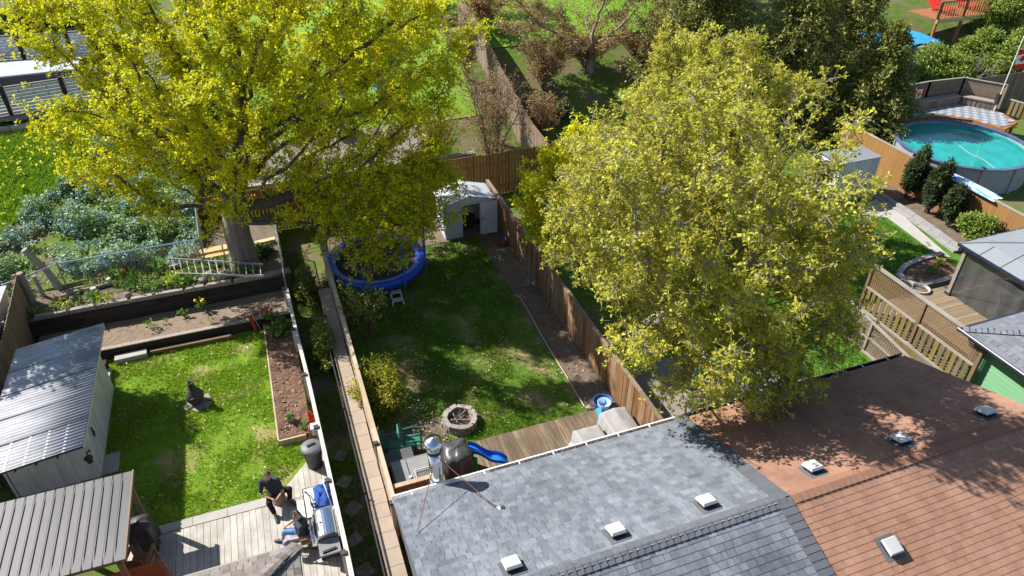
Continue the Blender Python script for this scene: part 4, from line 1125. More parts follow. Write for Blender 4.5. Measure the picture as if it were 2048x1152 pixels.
# logs and debris
for i, (p, q, r, m_, lab) in enumerate((((-7.5, 22.55, 1.0), (-5.75, 22.95, 1.02), 0.09, W_POST, 'long grey log lying on the terrace by the old posts'), ((-7.3, 22.9, 0.98), (-6.1, 23.05, 1.0), 0.06, W_POST, 'thinner grey log behind the long log'), ((-5.2, 22.7, 0.98), (-4.1, 23.1, 1.0), 0.05, W_DARK, 'dark branch lying left of the ladder'), ((-4.9, 22.3, 0.98), (-4.0, 22.8, 1.02), 0.035, W_POST, 'pale stick lying left of the ladder'), ((-4.6, 23.0, 0.98), (-4.2, 22.1, 0.97), 0.03, W_POST, 'pale stick crossing the terrace towards the kerb'))):
    mb = MB(); P0 = Vector(p); P1 = Vector(q)
    mb.tube([P0, P0.lerp(P1, 0.35) + Vector((0.02, 0.04, 0.02)), P0.lerp(P1, 0.7) + Vector((0, -0.03, 0.0)), P1], [r, r * 0.95, r * 0.85, r * 0.7], 7); solo(mb, 'log', m_, lab, 'log')
for x, y, m_, lab in ((-5.95, 23.05, WHITE, 'white scrap block on the logs of the terrace'), (-6.35, 22.62, WHITE, 'white scrap tin near the long log'), (-6.3, 23.2, BRICK, 'brown broken brick beside the leaning post')):
    mb = MB(); mb.box((x, y, 1.06), (0.16, 0.12, 0.13), Matrix.Rotation(0.5 + x, 3, 'Z'), 0.9); solo(mb, 'scrap_block', m_, lab, 'block')
# old posts
mb = MB(); mb.tube([(-8.15, 22.65, 0.85), (-8.13, 22.66, 1.4), (-8.14, 22.64, 2.1)], [0.12, 0.105, 0.10], 9); solo(mb, 'old_post', W_POST, 'upright thick grey wooden post by the chain-link fence', 'post')
mb = MB(); mb.tube([(-7.45, 23.3, 0.9), (-7.62, 23.3, 1.7), (-7.95, 23.28, 2.55)], [0.12, 0.105, 0.10], 9); solo(mb, 'old_post', W_POST, 'long leaning grey wooden post above the terrace', 'post')
mb = MB(); mb.tube([(-7.88, 22.95, 0.9), (-7.9, 22.93, 1.75)], [0.07, 0.06], 7); solo(mb, 'old_post', W_POST, 'short thin grey post behind the upright thick post', 'post')
mb = MB(); mb.tube([(-8.45, 22.85, 0.85), (-8.44, 22.86, 1.65)], [0.05, 0.05], 7); solo(mb, 'old_post', W_RAIL, 'thin pale post nearest the left edge', 'post')

# chain link
def chainlink(name, label, pts, z0, z1, m, sp=0.09, r=0.0022, posts=True):
    t = thing(name, label, 'fence', (pts[0][0], pts[0][1], z0))
    A = []; B = []
    for (xa, ya), (xb, yb) in zip(pts, pts[1:]):
        L = math.hypot(xb - xa, yb - ya); n = int(L / sp); H_ = z1 - z0
        mb = MB(); mb.tube([(xa, ya, z1), (xb, yb, z1)], 0.022, 6); mb.build('top_rail', m, t)
        for i in range(-int(H_ / sp), n + int(H_ / sp)):
            for s in (1, -1):
                d0 = i * sp; d1 = d0 + s * H_
                u0, u1, v0, v1 = d0, d1, z0, z1
                lo, hi = 0.0, L
                def cut(u0, v0, u1, v1):
                    a, b = 0.0, 1.0
                    du = u1 - u0
                    for lim, sg in ((lo, 1), (hi, -1)):
                        q0 = (u0 - lim) * sg; q1 = (u1 - lim) * sg
                        if q0 < 0 and q1 < 0: return None
                        if q0 < 0: a = max(a, q0 / (q0 - q1))
                        if q1 < 0: b = min(b, q0 / (q0 - q1))
                    return (a, b) if a < b else None
                c = cut(u0, v0, u1, v1)
                if c is None: continue
                for lst, f in ((A, c[0]), (B, c[1])):
                    u = u0 + (u1 - u0) * f; v = v0 + (v1 - v0) * f
                    lst.append((xa + (xb - xa) * u / L, ya + (yb - ya) * u / L, v))
        if posts:
            for x, y in ((xa, ya), (xb, yb)):
                mb = MB(); mb.tube([(x, y, z0 - 0.3), (x, y, z1 + 0.03)], 0.028, 6); mb.build('post', m, t)
    V, F = tubes_np(A, B, np.full(len(A), r), np.full(len(A), r), 3)
    setp(np_mesh('wire_mesh', V, F, m, t), kind='stuff')
chainlink('chain_link_fence', 'galvanised chain-link fence between terrace and flower slope', [(-8.6, 22.35), (-7.2, 23.12), (-2.9, 23.2), (-3.02, 25.6)], 1.0, 1.95, GALV, 0.1)
chainlink('chain_link_fence', 'thin chain-link fence along the passage beside the big trunk', [(-0.42, 20.8), (-0.4, 24.6)], 0.1, 1.35, GALV, 0.1)
chainlink('chain_link_fence', 'black chain-link fence in front of the stone coping', [(0.5, 8.6), (0.5, 11.6), (0.48, 14.6), (0.46, 19.5)], 0.0, 0.78, BLACKM, 0.07, 0.004)

# garden plants in the left beds
def plant(name, label, c, h, n, leaf, spread, fl=None, seed=1, cat='plant', stem=True, wide=0.4, group=None):
    t = thing(name, label, cat, c, group)
    g = np.random.default_rng(seed)
    cs = np.array(c) + np.stack([g.normal(0, spread, n), g.normal(0, spread, n), g.uniform(0.15, 0.8, n) * h], 1)
    V, F = leaves(cs, 4, h * 0.55, 0.02, 0.0, wide, seed, -0.5)
    np_mesh('leaves', V, F, leaf, t)
    if stem:
        mb = MB()
        for k in range(3):
            mb.tube([c, (c[0] + g.normal(0, spread), c[1] + g.normal(0, spread), c[2] + h * 0.8)], 0.008, 4)
        mb.build('stem', leaf, t)
    if fl is not None:
        for k in range(3):
            mb = MB(); mb.ball((c[0] + g.normal(0, spread * 0.9), c[1] + g.normal(0, spread * 0.9), c[2] + h), (0.055, 0.055, 0.06), 7, 5); mb.build('flower', fl, t)
    return t
PLANT_G = leaf_mat('bed_plant_green', [(0.07, 0.17, 0.03), (0.13, 0.27, 0.04), (0.22, 0.36, 0.07)], 0.3)
PLANT_Y = leaf_mat('bed_plant_yellow', [(0.22, 0.32, 0.03), (0.33, 0.42, 0.04), (0.42, 0.46, 0.06)], 0.3)
YELF = mat('flower_yellow', (0.80, 0.55, 0.01), (0.75, 0.45, 0.01), 0.6)
REDF = mat('flower_red', (0.75, 0.03, 0.02), (0.65, 0.02, 0.02), 0.6)
ORAF = mat('flower_orange', (0.80, 0.13, 0.02), (0.75, 0.09, 0.02), 0.6)
plant('tulip', 'red tulips beside red garden tool on the raised bed', (-1.05, 20.0, 0.3), 0.42, 12, PLANT_G, 0.12, REDF, 51, 'flower')
plant('daffodil', 'yellow daffodils at foot of the upper plank wall', (-3.15, 21.3, 0.36), 0.36, 8, PLANT_G, 0.07, YELF, 52, 'flower')
plant('tulip', 'orange-red tulips on the upper terrace', (-5.35, 23.1, 0.95), 0.3, 10, PLANT_G, 0.10, ORAF, 53, 'flower')
plant('tulip', 'orange flowers behind the fence panel at the left edge', (-8.55, 23.3, 0.95), 0.4, 12, PLANT_Y, 0.14, ORAF, 54, 'flower')
plant('garden_plant', 'yellow-green seedling on the lower soil terrace', (-2.95, 20.45, 0.38), 0.14, 14, PLANT_Y, 0.07, None, 55)
plant('garden_plant', 'pale cabbage-like plant on the lower soil terrace', (-4.75, 20.85, 0.38), 0.2, 12, PLANT_G, 0.10, None, 56)
plant('garden_plant', 'small sprouting plant between cabbage and daffodils', (-3.75, 21.1, 0.38), 0.26, 8, PLANT_G, 0.06, None, 57)
plant('garden_plant', 'small sprout nearest the cabbage-like plant', (-4.25, 20.95, 0.38), 0.16, 6, PLANT_G, 0.06, None, 58)
for i, (x, y, s, lab) in enumerate(((-6.45, 22.1, 0.3, 'grassy weed clump above the shed roof corner'), (-5.95, 21.98, 0.26, 'bright weed clump at the terrace kerb'), (-5.2, 22.5, 0.3, 'leafy weed below the orange tulips'), (-4.6, 22.1, 0.28, 'leafy weed in front of the dark branch'), (-3.9, 22.2, 0.34, 'green weed clump left of the rocks'), (-3.5, 22.15, 0.3, 'green weed clump touching the rocks'), (-1.75, 22.25, 0.3, 'green weed below the ladder right of rocks'), (-7.3, 22.1, 0.26, 'dull weed clump near the old posts'), (-4.5, 23.3, 0.4, 'bright leafy clump behind the dark branch'), (-5.7, 23.35, 0.4, 'bright leafy clump under the chain-link rail'))):
    plant('weed', lab, (x, y, 0.95), s, 26, PLANT_Y if i % 3 == 1 else PLANT_G, 0.17, None, 60 + i, 'weed', False, 0.3)
for i, (x, y, lab) in enumerate(((-0.75, 19.5, 'tall leafy perennials at the far end of raised bed'), (-1.0, 19.3, 'leafy perennials against the wooden edge of raised bed'), (-0.6, 15.0, 'small green sprout at the near end of raised bed'), (-0.7, 14.85, 'second small sprout at the near corner of raised bed'))):
    plant('garden_plant', lab, (x, y, 0.2), 0.34 if i < 2 else 0.14, 26 if i < 2 else 8, PLANT_G, 0.16 if i < 2 else 0.05, None, 80 + i)
# stick bundle
t = thing('stick_pile', 'pile of thin dry sticks at the end of soil terrace', 'sticks', (-1.3, 20.8, 0.36))
for i in range(22):
    x = -1.3 + random.gauss(0, 0.3); y = 20.75 + random.gauss(0, 0.16); a = random.gauss(0.1, 0.5); L = random.uniform(0.4, 1.1)
    mb = MB(); mb.tube([(x - L / 2 * math.cos(a), y - L / 2 * math.sin(a), 0.40), (x + L / 2 * math.cos(a), y + L / 2 * math.sin(a), 0.42 + random.uniform(0, 0.08))], [0.014, 0.007], 5); mb.build('stick', W_POST if i % 2 else W_PALE, t)
# red tool
t = thing('garden_tool', 'red painted garden tool leaning on the dark wall', 'tool', (-1.55, 20.0, 0))
mb = MB(); mb.bar((-1.60, 19.95, 0.08), (-1.70, 20.06, 0.62), 0.10, 0.06, (0, 1, 0)); mb.build('blade', RED, t)
mb = MB(); mb.tube([(-1.46, 19.92, 0.05), (-1.62, 20.04, 0.70)], 0.02, 6); mb.build('handle', W_PALE, t)
mb = MB(); mb.tube([(-1.38, 19.88, 0.05), (-1.45, 20.02, 0.52)], 0.016, 6); mb.build('tine', W_DARK, t)
# pot in the bed, hose, bin, box
t = thing('flower_pot', 'pale round pot with green plant in the raised bed', 'pot', (-0.95, 15.3, 0.17))
mb = MB(); mb.lathe([(0.085, 0.0), (0.115, 0.16), (0.125, 0.17), (0.125, 0.20), (0.105, 0.20), (0.10, 0.15)], (-0.95, 15.3, 0.17), 16); mb.build('pot', CONC, t, True)
V, F = leaves(np.array([-0.95, 15.3, 0.38]) + rng.normal(0, 0.045, (14, 3)), 4, 0.11, 0.02, 0, 0.4, 5, -0.5); np_mesh('leaves', V, F, PLANT_G, t)
t = thing('garden_hose', 'red hose coiled on the white fence', 'hose', (-0.4, 14.7, 0.3))
for k in range(5):
    mb = MB(); r = 0.16 + 0.02 * k
    mb.tube([(-0.36 - 0.02 * k + 0.03 * math.sin(3 * a), 14.62 + 0.10 * k * 0 + r * math.cos(a), 0.62 + 1.3 * r * math.sin(a) * 1.0) for a in np.linspace(0, 2 * math.pi, 24, endpoint=False)], 0.018, 6, closed=True); mb.build('loop', RED, t)
mb = MB(); mb.tube([(-0.4, 14.6, 0.4), (-0.55, 14.5, 0.16), (-0.45, 14.75, 0.13), (-0.35, 14.9, 0.3)], 0.016, 6); mb.build('tail', RED, t)
mb = MB(); mb.box((-0.36, 14.05, 0.86), (0.16, 0.2, 0.22)); mb.box((-0.36, 14.05, 0.98), (0.18, 0.22, 0.02)); solo(mb, 'fence_box', WHITE, 'small white box fixed to the fence above the bin', 'box')
t = thing('dustbin', 'black ribbed plastic dustbin on the deck corner', 'bin', (-0.52, 13.55, 0.11))
mb = MB(); mb.lathe([(0.19, 0.0), (0.215, 0.3), (0.24, 0.62), (0.255, 0.64), (0.255, 0.66)], (-0.52, 13.55, 0.11), 24); mb.build('body', BLACKP, t, True)
mb = MB(); mb.lathe([(0.27, 0.64), (0.275, 0.67), (0.25, 0.70), (0.20, 0.73), (0.0, 0.745)], (-0.52, 13.55, 0.11), 24, cap=False); lid = mb.build('lid', mat('bin_lid', (0.16, 0.16, 0.165), (0.12, 0.12, 0.125), 0.5), t, True)
mb = MB(); mb.bar((-0.62, 13.52, 0.87), (-0.42, 13.58, 0.87), 0.05, 0.04); mb.build('handle', BLACKP, lid)

# table with navy cloth and bottles
t = thing('patio_table', 'cream topped patio table beside the barbecue', 'table', (-0.55, 11.85, 0.11))
mb = MB(); mb.box((-0.56, 11.87, 0.69), (0.62, 0.86, 0.03)); mb.build('table_top', CREAM, t)
for x, y in ((-0.84, 11.47), (-0.28, 11.47), (-0.84, 12.27), (-0.28, 12.27)):
    mb = MB(); mb.tube([(x, y, 0.68), (x, y, 0.11)], 0.018, 6); mb.build('leg', BLACKM, t)
mb = MB(); mb.tube([(-0.89, 11.42, 0.70), (-0.89, 12.32, 0.70), (-0.23, 12.32, 0.70), (-0.23, 11.42, 0.70)], 0.014, 6, closed=True); mb.build('frame', BLACKM, t)
mb = MB(); mb.tube([(-0.86, 12.22, 0.72), (-0.80, 12.12, 0.80), (-0.74, 11.9, 0.80), (-0.75, 11.75, 0.72)], 0.012, 6); mb.build('hose_clip', BLACKM, t)
t = thing('side_tray', 'small pale tray hooked to the left of the table', 'tray', (-0.98, 11.8, 0.11))
mb = MB(); mb.box((-0.99, 11.78, 0.60), (0.16, 0.62, 0.02)); mb.build('tray', CREAM, t)
for y in (11.5, 12.06):
    mb = MB(); mb.tube([(-1.05, y, 0.59), (-1.05, y, 0.11)], 0.012, 6); mb.build('leg', BLACKM, t)
def cloth(name, label, c, w, d, h, m, seed):
    g = np.random.default_rng(seed); n = 26; V = []
    for j in range(n + 1):
        for i in range(n + 1):
            u, v = i / n * 2 - 1, j / n * 2 - 1
            e = max(0.0, 1 - (u * u + v * v) * 0.55)
            z = h * e * (0.55 + 0.45 * float(vnoise(u * 2 + seed, v * 2, 2.0))) + 0.03 * math.sin(9 * u + 4 * v + seed) * e
            k = 0.84 + 0.28 * float(vnoise(u * 1.5, v * 1.5 + seed, 1.6))
            V.append((c[0] + w / 2 * u * k, c[1] + d / 2 * v * k, c[2] + max(0.004, z)))
    F = [(j * (n + 1) + i, j * (n + 1) + i + 1, (j + 1) * (n + 1) + i + 1, (j + 1) * (n + 1) + i) for j in range(n) for i in range(n)]
    mb = MB(); mb.v = V; mb.f = F
    k0 = len(V); mb.v += [(a, b, c[2]) for a, b, _ in V]; mb.f += [tuple(k0 + q for q in reversed(f)) for f in list(F)]
    return solo(mb, name, m, label, 'cloth', None, True)
cloth('folded_parasol', 'crumpled navy blue parasol cloth lying on the patio table', (-0.42, 11.95, 0.71), 0.46, 0.66, 0.22, NAVYC, 8)
mb = MB(); mb.tube([(-0.40, 12.25, 0.92), (-0.36, 12.0, 0.94), (-0.33, 11.75, 0.86), (-0.30, 11.6, 0.74)], 0.010, 5); solo(mb, 'rope', WHITE, 'white rope lying over the navy cloth', 'cord')
for k, (x, y, lab) in enumerate(((-0.72, 11.72, 'small green bottle on table, left of the pair'), (-0.65, 11.68, 'small green bottle on table, right of the pair'))):
    t = thing('bottle', lab, 'bottle', (x, y, 0.706)); mb = MB(); mb.lathe([(0.026, 0.0), (0.028, 0.10), (0.011, 0.14), (0.011, 0.18)], (x, y, 0.706), 10); mb.build('glass', DGREEN, t, True)
    mb = MB(); mb.lathe([(0.013, 0.178), (0.013, 0.195)], (x, y, 0.706), 8); mb.build('cap', WHITE, t)
# gas barbecue
def bbq():
    t = thing('gas_barbecue', 'stainless and black gas barbecue on the left deck', 'barbecue', (-0.55, 10.85, 0.11))
    mb = MB(); mb.box((-0.50, 10.95, 0.45), (0.46, 0.62, 0.62)); mb.build('cabinet', BLACKP, t)
    # lid: half barrel along Y
    V = MB(); n = 12
    prof = [(-0.26 + 0.0, 0.80)]
    for k in range(n + 1):
        a = math.pi * (1 - k / n)
        prof.append((0.27 * math.cos(a), 0.83 + 0.21 * math.sin(a)))
    prof.append((0.26, 0.80))
    for y in (10.62, 11.30):
        V.poly([(-0.50 + p[0], y, p[1]) for p in (prof if y < 11 else prof[::-1])])
    for p, q in zip(prof, prof[1:]):
        V.poly([(-0.50 + p[0], 10.62, p[1]), (-0.50 + p[0], 11.30, p[1]), (-0.50 + q[0], 11.30, q[1]), (-0.50 + q[0], 10.62, q[1])])
    lid = V.build('lid', CHROME, t, True)
    mb = MB(); mb.tube([(-0.80, 10.70, 0.90), (-0.81, 10.96, 0.90), (-0.80, 11.22, 0.90)], 0.016, 6); mb.build('handle', BLACKM, lid)
    mb = MB(); mb.lathe([(0.03, 0), (0.03, 0.02), (0.0, 0.025)], (-0.60, 10.95, 1.02), 12); mb.build('gauge', BLACKM, lid)
    mb = MB(); mb.box((-0.50, 10.41, 0.79), (0.46, 0.36, 0.05)); mb.build('side_shelf', mat('shelf_grey', (0.22, 0.23, 0.24), (0.17, 0.175, 0.18), 0.35), t)
    mb = MB(); mb.bar((-0.66, 10.30, 0.835), (-0.36, 10.34, 0.835), 0.05, 0.03); mb.build('shelf_handle', BLACKM, t)
    mb = MB(); mb.box((-0.50, 11.44, 0.79), (0.44, 0.2, 0.04)); mb.build('side_shelf', CHROME, t)
    mb = MB(); mb.box((-0.80, 10.96, 0.74), (0.10, 0.66, 0.10)); mb.build('control_panel', CHROME, t)
    for k in range(4):
        mb = MB(); mb.lathe([(0.026, 0), (0.024, 0.035)], (0, 0, 0), 10)
        rot = Matrix.Rotation(math.radians(-90), 3, 'Y'); mb.v = [tuple(rot @ Vector(v) + Vector((-0.85, 10.72 + 0.16 * k, 0.75))) for v in mb.v]; mb.build('knob', BLACKM, t)
    for x, y in ((-0.70, 10.66), (-0.30, 10.66), (-0.70, 11.24), (-0.30, 11.24)):
        mb = MB(); mb.lathe([(0.04, 0.0), (0.04, 0.035)], (x, y, 0.11), 10); mb.build('caster', BLACKM, t)
bbq()
# ------------------------------------------------------------------ middle yard
deck('middle_deck', 'weathered brown plank deck behind the grey roofed house', 1.15, 7.85, 9.1, 12.88, 0.15, W_DECKC, 0.15, 'y')
# block wall with tan coping between passage and middle yard
t = thing('block_wall', 'low stone block wall with tan coping along the passage', 'wall', (0.75, 15.0, 0))
for r in range(3):
    y = 9.3 + 0.12 * r
    while y < 20.6:
        w = random.uniform(0.26, 0.42)
        piece('stone_block', STONE_D, t, (0.75 + random.uniform(-0.015, 0.015), y + w / 2, 0.09 + 0.185 * r), (0.33, round(w - 0.012, 2), 0.178)); y += w
y = 9.1
while y < 20.6:
    w = random.choice((0.42, 0.46, 0.5))
    piece('cap_stone', CAPST, t, (0.765 + random.uniform(-0.006, 0.006), y + w / 2, 0.585), (0.40, round(w - 0.012, 2), 0.055), Matrix.Rotation(random.uniform(-0.008, 0.008), 3, 'Z')); y += w
for i, (x, y, s) in enumerate(((0.1, 9.3, 0.34), (0.12, 10.1, 0.4), (0.05, 11.0, 0.36), (0.16, 11.9, 0.42), (0.1, 12.8, 0.38), (0.14, 13.7, 0.34), (0.06, 8.7, 0.4))):
    mb = MB(); mb.box((x, y, 0.02), (s, s * 0.9, 0.05), Matrix.Rotation(0.2 * i, 3, 'Z'), 0.92)
    solo(mb, 'stepping_stone', STONE_D, 'flat stepping stone in the sunken passage, %s from the lower edge' % ('second', 'third', 'fourth', 'fifth', 'sixth', 'seventh', 'first')[i], 'stepping stone', 'stepping stones')
# terraced cedar steps beside the grey house
t = thing('cedar_steps', 'new pale cedar boards at the corner of the grey house', 'steps', (0.62, 8.3, 0))
for k in range(3):
    piece('board', W_PALE, t, (0.62 + 0.13 * k, 8.3, 0.75), (0.12, 1.7, 0.04))
mb = MB(); mb.box((0.72, 8.3, 0.36), (0.4, 1.6, 0.72)); mb.build('frame', W_CEDAR, t)
# fire pit
t = thing('fire_pit', 'round grey stone fire pit full of sticks on the lawn', 'fire pit', (3.45, 13.78, 0))
for r in range(2):
    for k in range(13):
        a = 2 * math.pi * (k + 0.5 * r) / 13
        rad = 0.415
        rotm = Matrix.Rotation(a, 3, 'Z')
        piece('stone', STONE, t, (3.45 + (rad + random.uniform(-0.025, 0.025)) * math.cos(a), 13.78 + (rad + random.uniform(-0.025, 0.025)) * math.sin(a), 0.07 + 0.14 * r + random.uniform(-0.012, 0.012)), (random.choice((0.12, 0.14, 0.155)), random.choice((0.19, 0.21, 0.225)), 0.14), rotm @ Matrix.Rotation(random.uniform(-0.2, 0.2), 3, 'Z') @ Matrix.Rotation(random.uniform(-0.08, 0.08), 3, 'X'))
mb = MB(); mb.lathe([(0.36, 0.06), (0.0, 0.08)], (3.45, 13.78, 0), 16, cap=False); mb.build('ash', DIRT, t)
for k in range(10):
    a = random.uniform(0, 3.1); L = random.uniform(0.2, 0.36); o = (random.uniform(-0.12, 0.12), random.uniform(-0.12, 0.12))
    mb = MB(); mb.tube([(3.45 + o[0] - L * math.cos(a), 13.78 + o[1] - L * math.sin(a), 0.12), (3.45 + o[0] + L * math.cos(a), 13.78 + o[1] + L * math.sin(a), 0.16 + random.uniform(0, 0.1))], 0.016, 5); mb.build('stick', W_POST if k % 2 else W_DARK, t)
# rope along the lawn
mb = MB(); mb.tube([(7.06, 18.75, 0.12)] + [(7.06 - 0.014 * k + 0.02 * math.sin(k), 18.7 - 0.55 * k, 0.10 + 0.01 * math.sin(k * 1.7)) for k in range(1, 10)] + [(6.93, 13.1, 0.12)], 0.016, 5)
solo(mb, 'rope', W_PALE, 'pale rope stretched along the right edge of the lawn', 'rope')
# stool
t = thing('plastic_stool', 'pale grey plastic step stool at the edge of the trampoline', 'stool', (3.05, 20.0, 0))
mb = MB(); mb.box((3.05, 20.08, 0.40), (0.36, 0.2, 0.03)); mb.build('top_step', mat('stool_plastic', (0.50, 0.55, 0.58), (0.44, 0.48, 0.52), 0.5), t)
mb = MB(); mb.box((3.05, 19.86, 0.21), (0.36, 0.2, 0.03)); mb.build('low_step', MATS['stool_plastic'], t)
for sx in (-1, 1):
    mb = MB(); mb.bar((3.05 + 0.17 * sx, 20.14, 0.39), (3.05 + 0.19 * sx, 20.2, 0.02), 0.05, 0.03); mb.bar((3.05 + 0.17 * sx, 19.86, 0.20), (3.05 + 0.19 * sx, 19.78, 0.02), 0.05, 0.03); mb.bar((3.05 + 0.17 * sx, 20.0, 0.38), (3.05 + 0.17 * sx, 19.9, 0.2), 0.03, 0.03); mb.build('side_frame', MATS['stool_plastic'], t)
# trampoline
def trampoline():
    c = (2.74, 21.75); zt = 0.80; R = 1.74
    t = thing('trampoline', 'round trampoline with blue padded rim and net poles', 'trampoline', (c[0], c[1], 0))
    mb = MB(); mb.lathe([(1.44, 0.0), (0.9, -0.02), (0.0, -0.035)], (c[0], c[1], zt - 0.02), 40, cap=False); mb.build('jumping_mat', MESHB, t, True)
    mb = MB(); prof = [(1.40, 0.0), (1.46, 0.035), (1.60, 0.05), (1.73, 0.03), (1.76, -0.06), (1.755, -0.22), (1.74, -0.22), (1.72, -0.05), (1.40, -0.02)]
    mb.lathe(prof, (c[0], c[1], zt), 48, cap=False); mb.build('rim_pad', BLUE, t, True)
    mb = MB(); mb.tube([(c[0] + 1.7 * math.cos(a), c[1] + 1.7 * math.sin(a), zt - 0.06) for a in np.linspace(0, 2 * math.pi, 36, endpoint=False)], 0.03, 6, closed=True); mb.build('frame_ring', GALV, t)
    for k in range(8):
        a = math.radians(22 + 45 * k); x, y = c[0] + 1.72 * math.cos(a), c[1] + 1.72 * math.sin(a)
        mb = MB(); mb.tube([(x, y, zt - 0.05), (x, y, 0.02)], 0.024, 6); mb.build('leg', GALV, t)
        p = mb = MB(); mb.tube([(x + 0.05 * math.cos(a), y + 0.05 * math.sin(a), zt - 0.25), (x + 0.05 * math.cos(a), y + 0.05 * math.sin(a), 2.25)], 0.035, 8); pole = mb.build('net_pole', BLUEP, t)
        mb = MB(); mb.ball((x + 0.05 * math.cos(a), y + 0.05 * math.sin(a), 2.27), 0.05, 8, 6); mb.build('pole_cap', BLACKP, pole)
    # loose hanging net: sparse threads
    A = []; B = []
    for k in range(150):
        a = 2 * math.pi * k / 150; x, y = c[0] + 1.7 * math.cos(a), c[1] + 1.7 * math.sin(a)
        if 3.6 < a < 5.6: continue
        A.append((x, y, zt)); B.append((x, y, 2.1 - 0.15 * math.sin(8 * a) ** 2))
    for z in np.arange(0.95, 2.1, 0.14):
        for k in range(60):
            a0 = 2 * math.pi * k / 60; a1 = 2 * math.pi * (k + 1) / 60
            if 3.6 < a0 < 5.6: continue
            A.append((c[0] + 1.7 * math.cos(a0), c[1] + 1.7 * math.sin(a0), z)); B.append((c[0] + 1.7 * math.cos(a1), c[1] + 1.7 * math.sin(a1), z))
    V, F = tubes_np(A, B, np.full(len(A), 0.0022), np.full(len(A), 0.0022), 3)
    setp(np_mesh('safety_net', V, F, BLACKP, t), kind='stuff')
trampoline()
# white garden shed
def shed_back():
    x0, x1, y0, y1 = 5.72, 7.66, 23.35, 24.55; zw, zr = 1.54, 1.80
    xm = (x0 + x1) / 2
    t = thing('garden_shed', 'small white metal garden shed with open doorway', 'shed', (xm, (y0 + y1) / 2, 0))
    P = mat('shed_white_blue', (0.52, 0.57, 0.64), (0.44, 0.49, 0.57), 0.5, (2, 2, 5), 0.6, 0.4)
    dx0, dx1, dz = 6.42, 7.12, 1.42
    for a, b in ((x0, x0 + 0.34), (x0 + 0.343, dx0)):
        mb = MB(); mb.box(((a + b) / 2, y0, zw / 2), (b - a, 0.03, zw)); mb.build('wall_panel', P, t)
    mb = MB(); mb.box(((dx1 + x1) / 2, y0, zw / 2), (x1 - dx1, 0.03, zw)); mb.build('wall_panel', P, t)
    mb = MB(); mb.box(((dx0 + dx1) / 2, y0, (dz + zw) / 2), (dx1 - dx0, 0.028, zw - dz)); mb.build('lintel', P, t)
    mb = MB(); mb.poly([(x0, y0 - 0.012, zw + 0.002), (x1, y0 - 0.012, zw + 0.002), (xm, y0 - 0.012, zr - 0.02)]); mb.poly([(x0, y0 + 0.012, zw + 0.002), (xm, y0 + 0.012, zr - 0.02), (x1, y0 + 0.012, zw + 0.002)]); mb.build('gable', WHITE, t)
    for n, c, s in (('wall', (x0, (y0 + y1) / 2 + 0.02, zw / 2), (0.03, y1 - y0 - 0.04, zw)), ('wall', (x1, (y0 + y1) / 2 + 0.02, zw / 2), (0.03, y1 - y0 - 0.04, zw)), ('wall', (xm, y1, zw / 2), (x1 - x0 - 0.05, 0.03, zw))):
        mb = MB(); mb.box(c, s); mb.build(n, P, t)
    mb = MB(); mb.box((xm, (y0 + y1) / 2, 0.03), (x1 - x0 - 0.06, y1 - y0 - 0.06, 0.04)); mb.build('floor', W_DARK, t)
    RP = mat('shed_roof_white', (0.46, 0.48, 0.51), (0.36, 0.38, 0.41), 0.5, (3, 3, 3), 0.6, 0.4)
    for s in (-1, 1):
        n = 4
        for k in range(n):
            ya = y0 - 0.10 + (y1 - y0 + 0.2) * k / n; yb = ya + (y1 - y0 + 0.2) / n - 0.012
            ex = xm + s * ((x1 - x0) / 2 + 0.09)
            mb = MB(); mb.bar((xm, (ya + yb) / 2, zr + 0.02), (ex, (ya + yb) / 2, zw + 0.0), yb - ya, 0.02); mb.build('roof_panel', RP, t)
    mb = MB(); mb.bar((xm, y0 - 0.11, zr + 0.045), (xm, y1 + 0.11, zr + 0.045), 0.12, 0.03); mb.build('ridge_cap', RP, t)
    mb = MB(); mb.box(((dx1 + 0.36), y0 - 0.055, dz / 2 + 0.02), (0.68, 0.025, dz)); d = mb.build('sliding_door', WHITE, t)
    mb = MB(); mb.box((dx1 + 0.10, y0 - 0.085, 0.75), (0.03, 0.03, 0.12)); mb.build('handle', BLACKM, d)
    # things kept inside
    mb = MB(); mb.ball((6.95, 24.0, 0.85), (0.22, 0.2, 0.28), 10, 7, 0.06); solo(mb, 'stored_sack', W_PALE, 'tan sack stored inside the white shed', 'sack', None, True)
    mb = MB(); mb.ball((6.6, 24.1, 1.2), (0.13, 0.12, 0.12), 10, 7, 0.05); solo(mb, 'stored_ball', RED, 'red ball on a shelf inside the white shed', 'ball', None, True)
    mb = MB(); mb.box((6.62, 23.95, 0.95), (0.22, 0.2, 0.2)); solo(mb, 'stored_box', WHITE, 'white box stored inside the white shed', 'box')
    mb = MB(); mb.box((6.78, 23.98, 0.42), (0.6, 0.3, 0.75)); solo(mb, 'stored_cabinet', W_DARK, 'dark cabinet inside the white shed', 'cabinet')
shed_back()
# red toy by the fence
t = thing('toy_scooter', 'red and blue toy lying against the fence near the shed', 'toy', (7.7, 22.2, 0))
mb = MB(); mb.bar((7.55, 22.3, 0.12), (7.8, 22.1, 0.34), 0.10, 0.05); mb.build('deck', RED, t)
mb = MB(); mb.tube([(7.8, 22.1, 0.30), (7.72, 22.35, 0.42)], 0.02, 6); mb.build('bar', BLUEP, t)
for p in ((7.55, 22.3, 0.09), (7.80, 22.08, 0.12)):
    mb = MB(); mb.lathe([(0.07, -0.015), (0.07, 0.015)], (0, 0, 0), 12); rt = Matrix.Rotation(1.4, 3, 'X'); mb.v = [tuple(rt @ Vector(v) + Vector(p)) for v in mb.v]; mb.build('wheel', BLACKP, t)
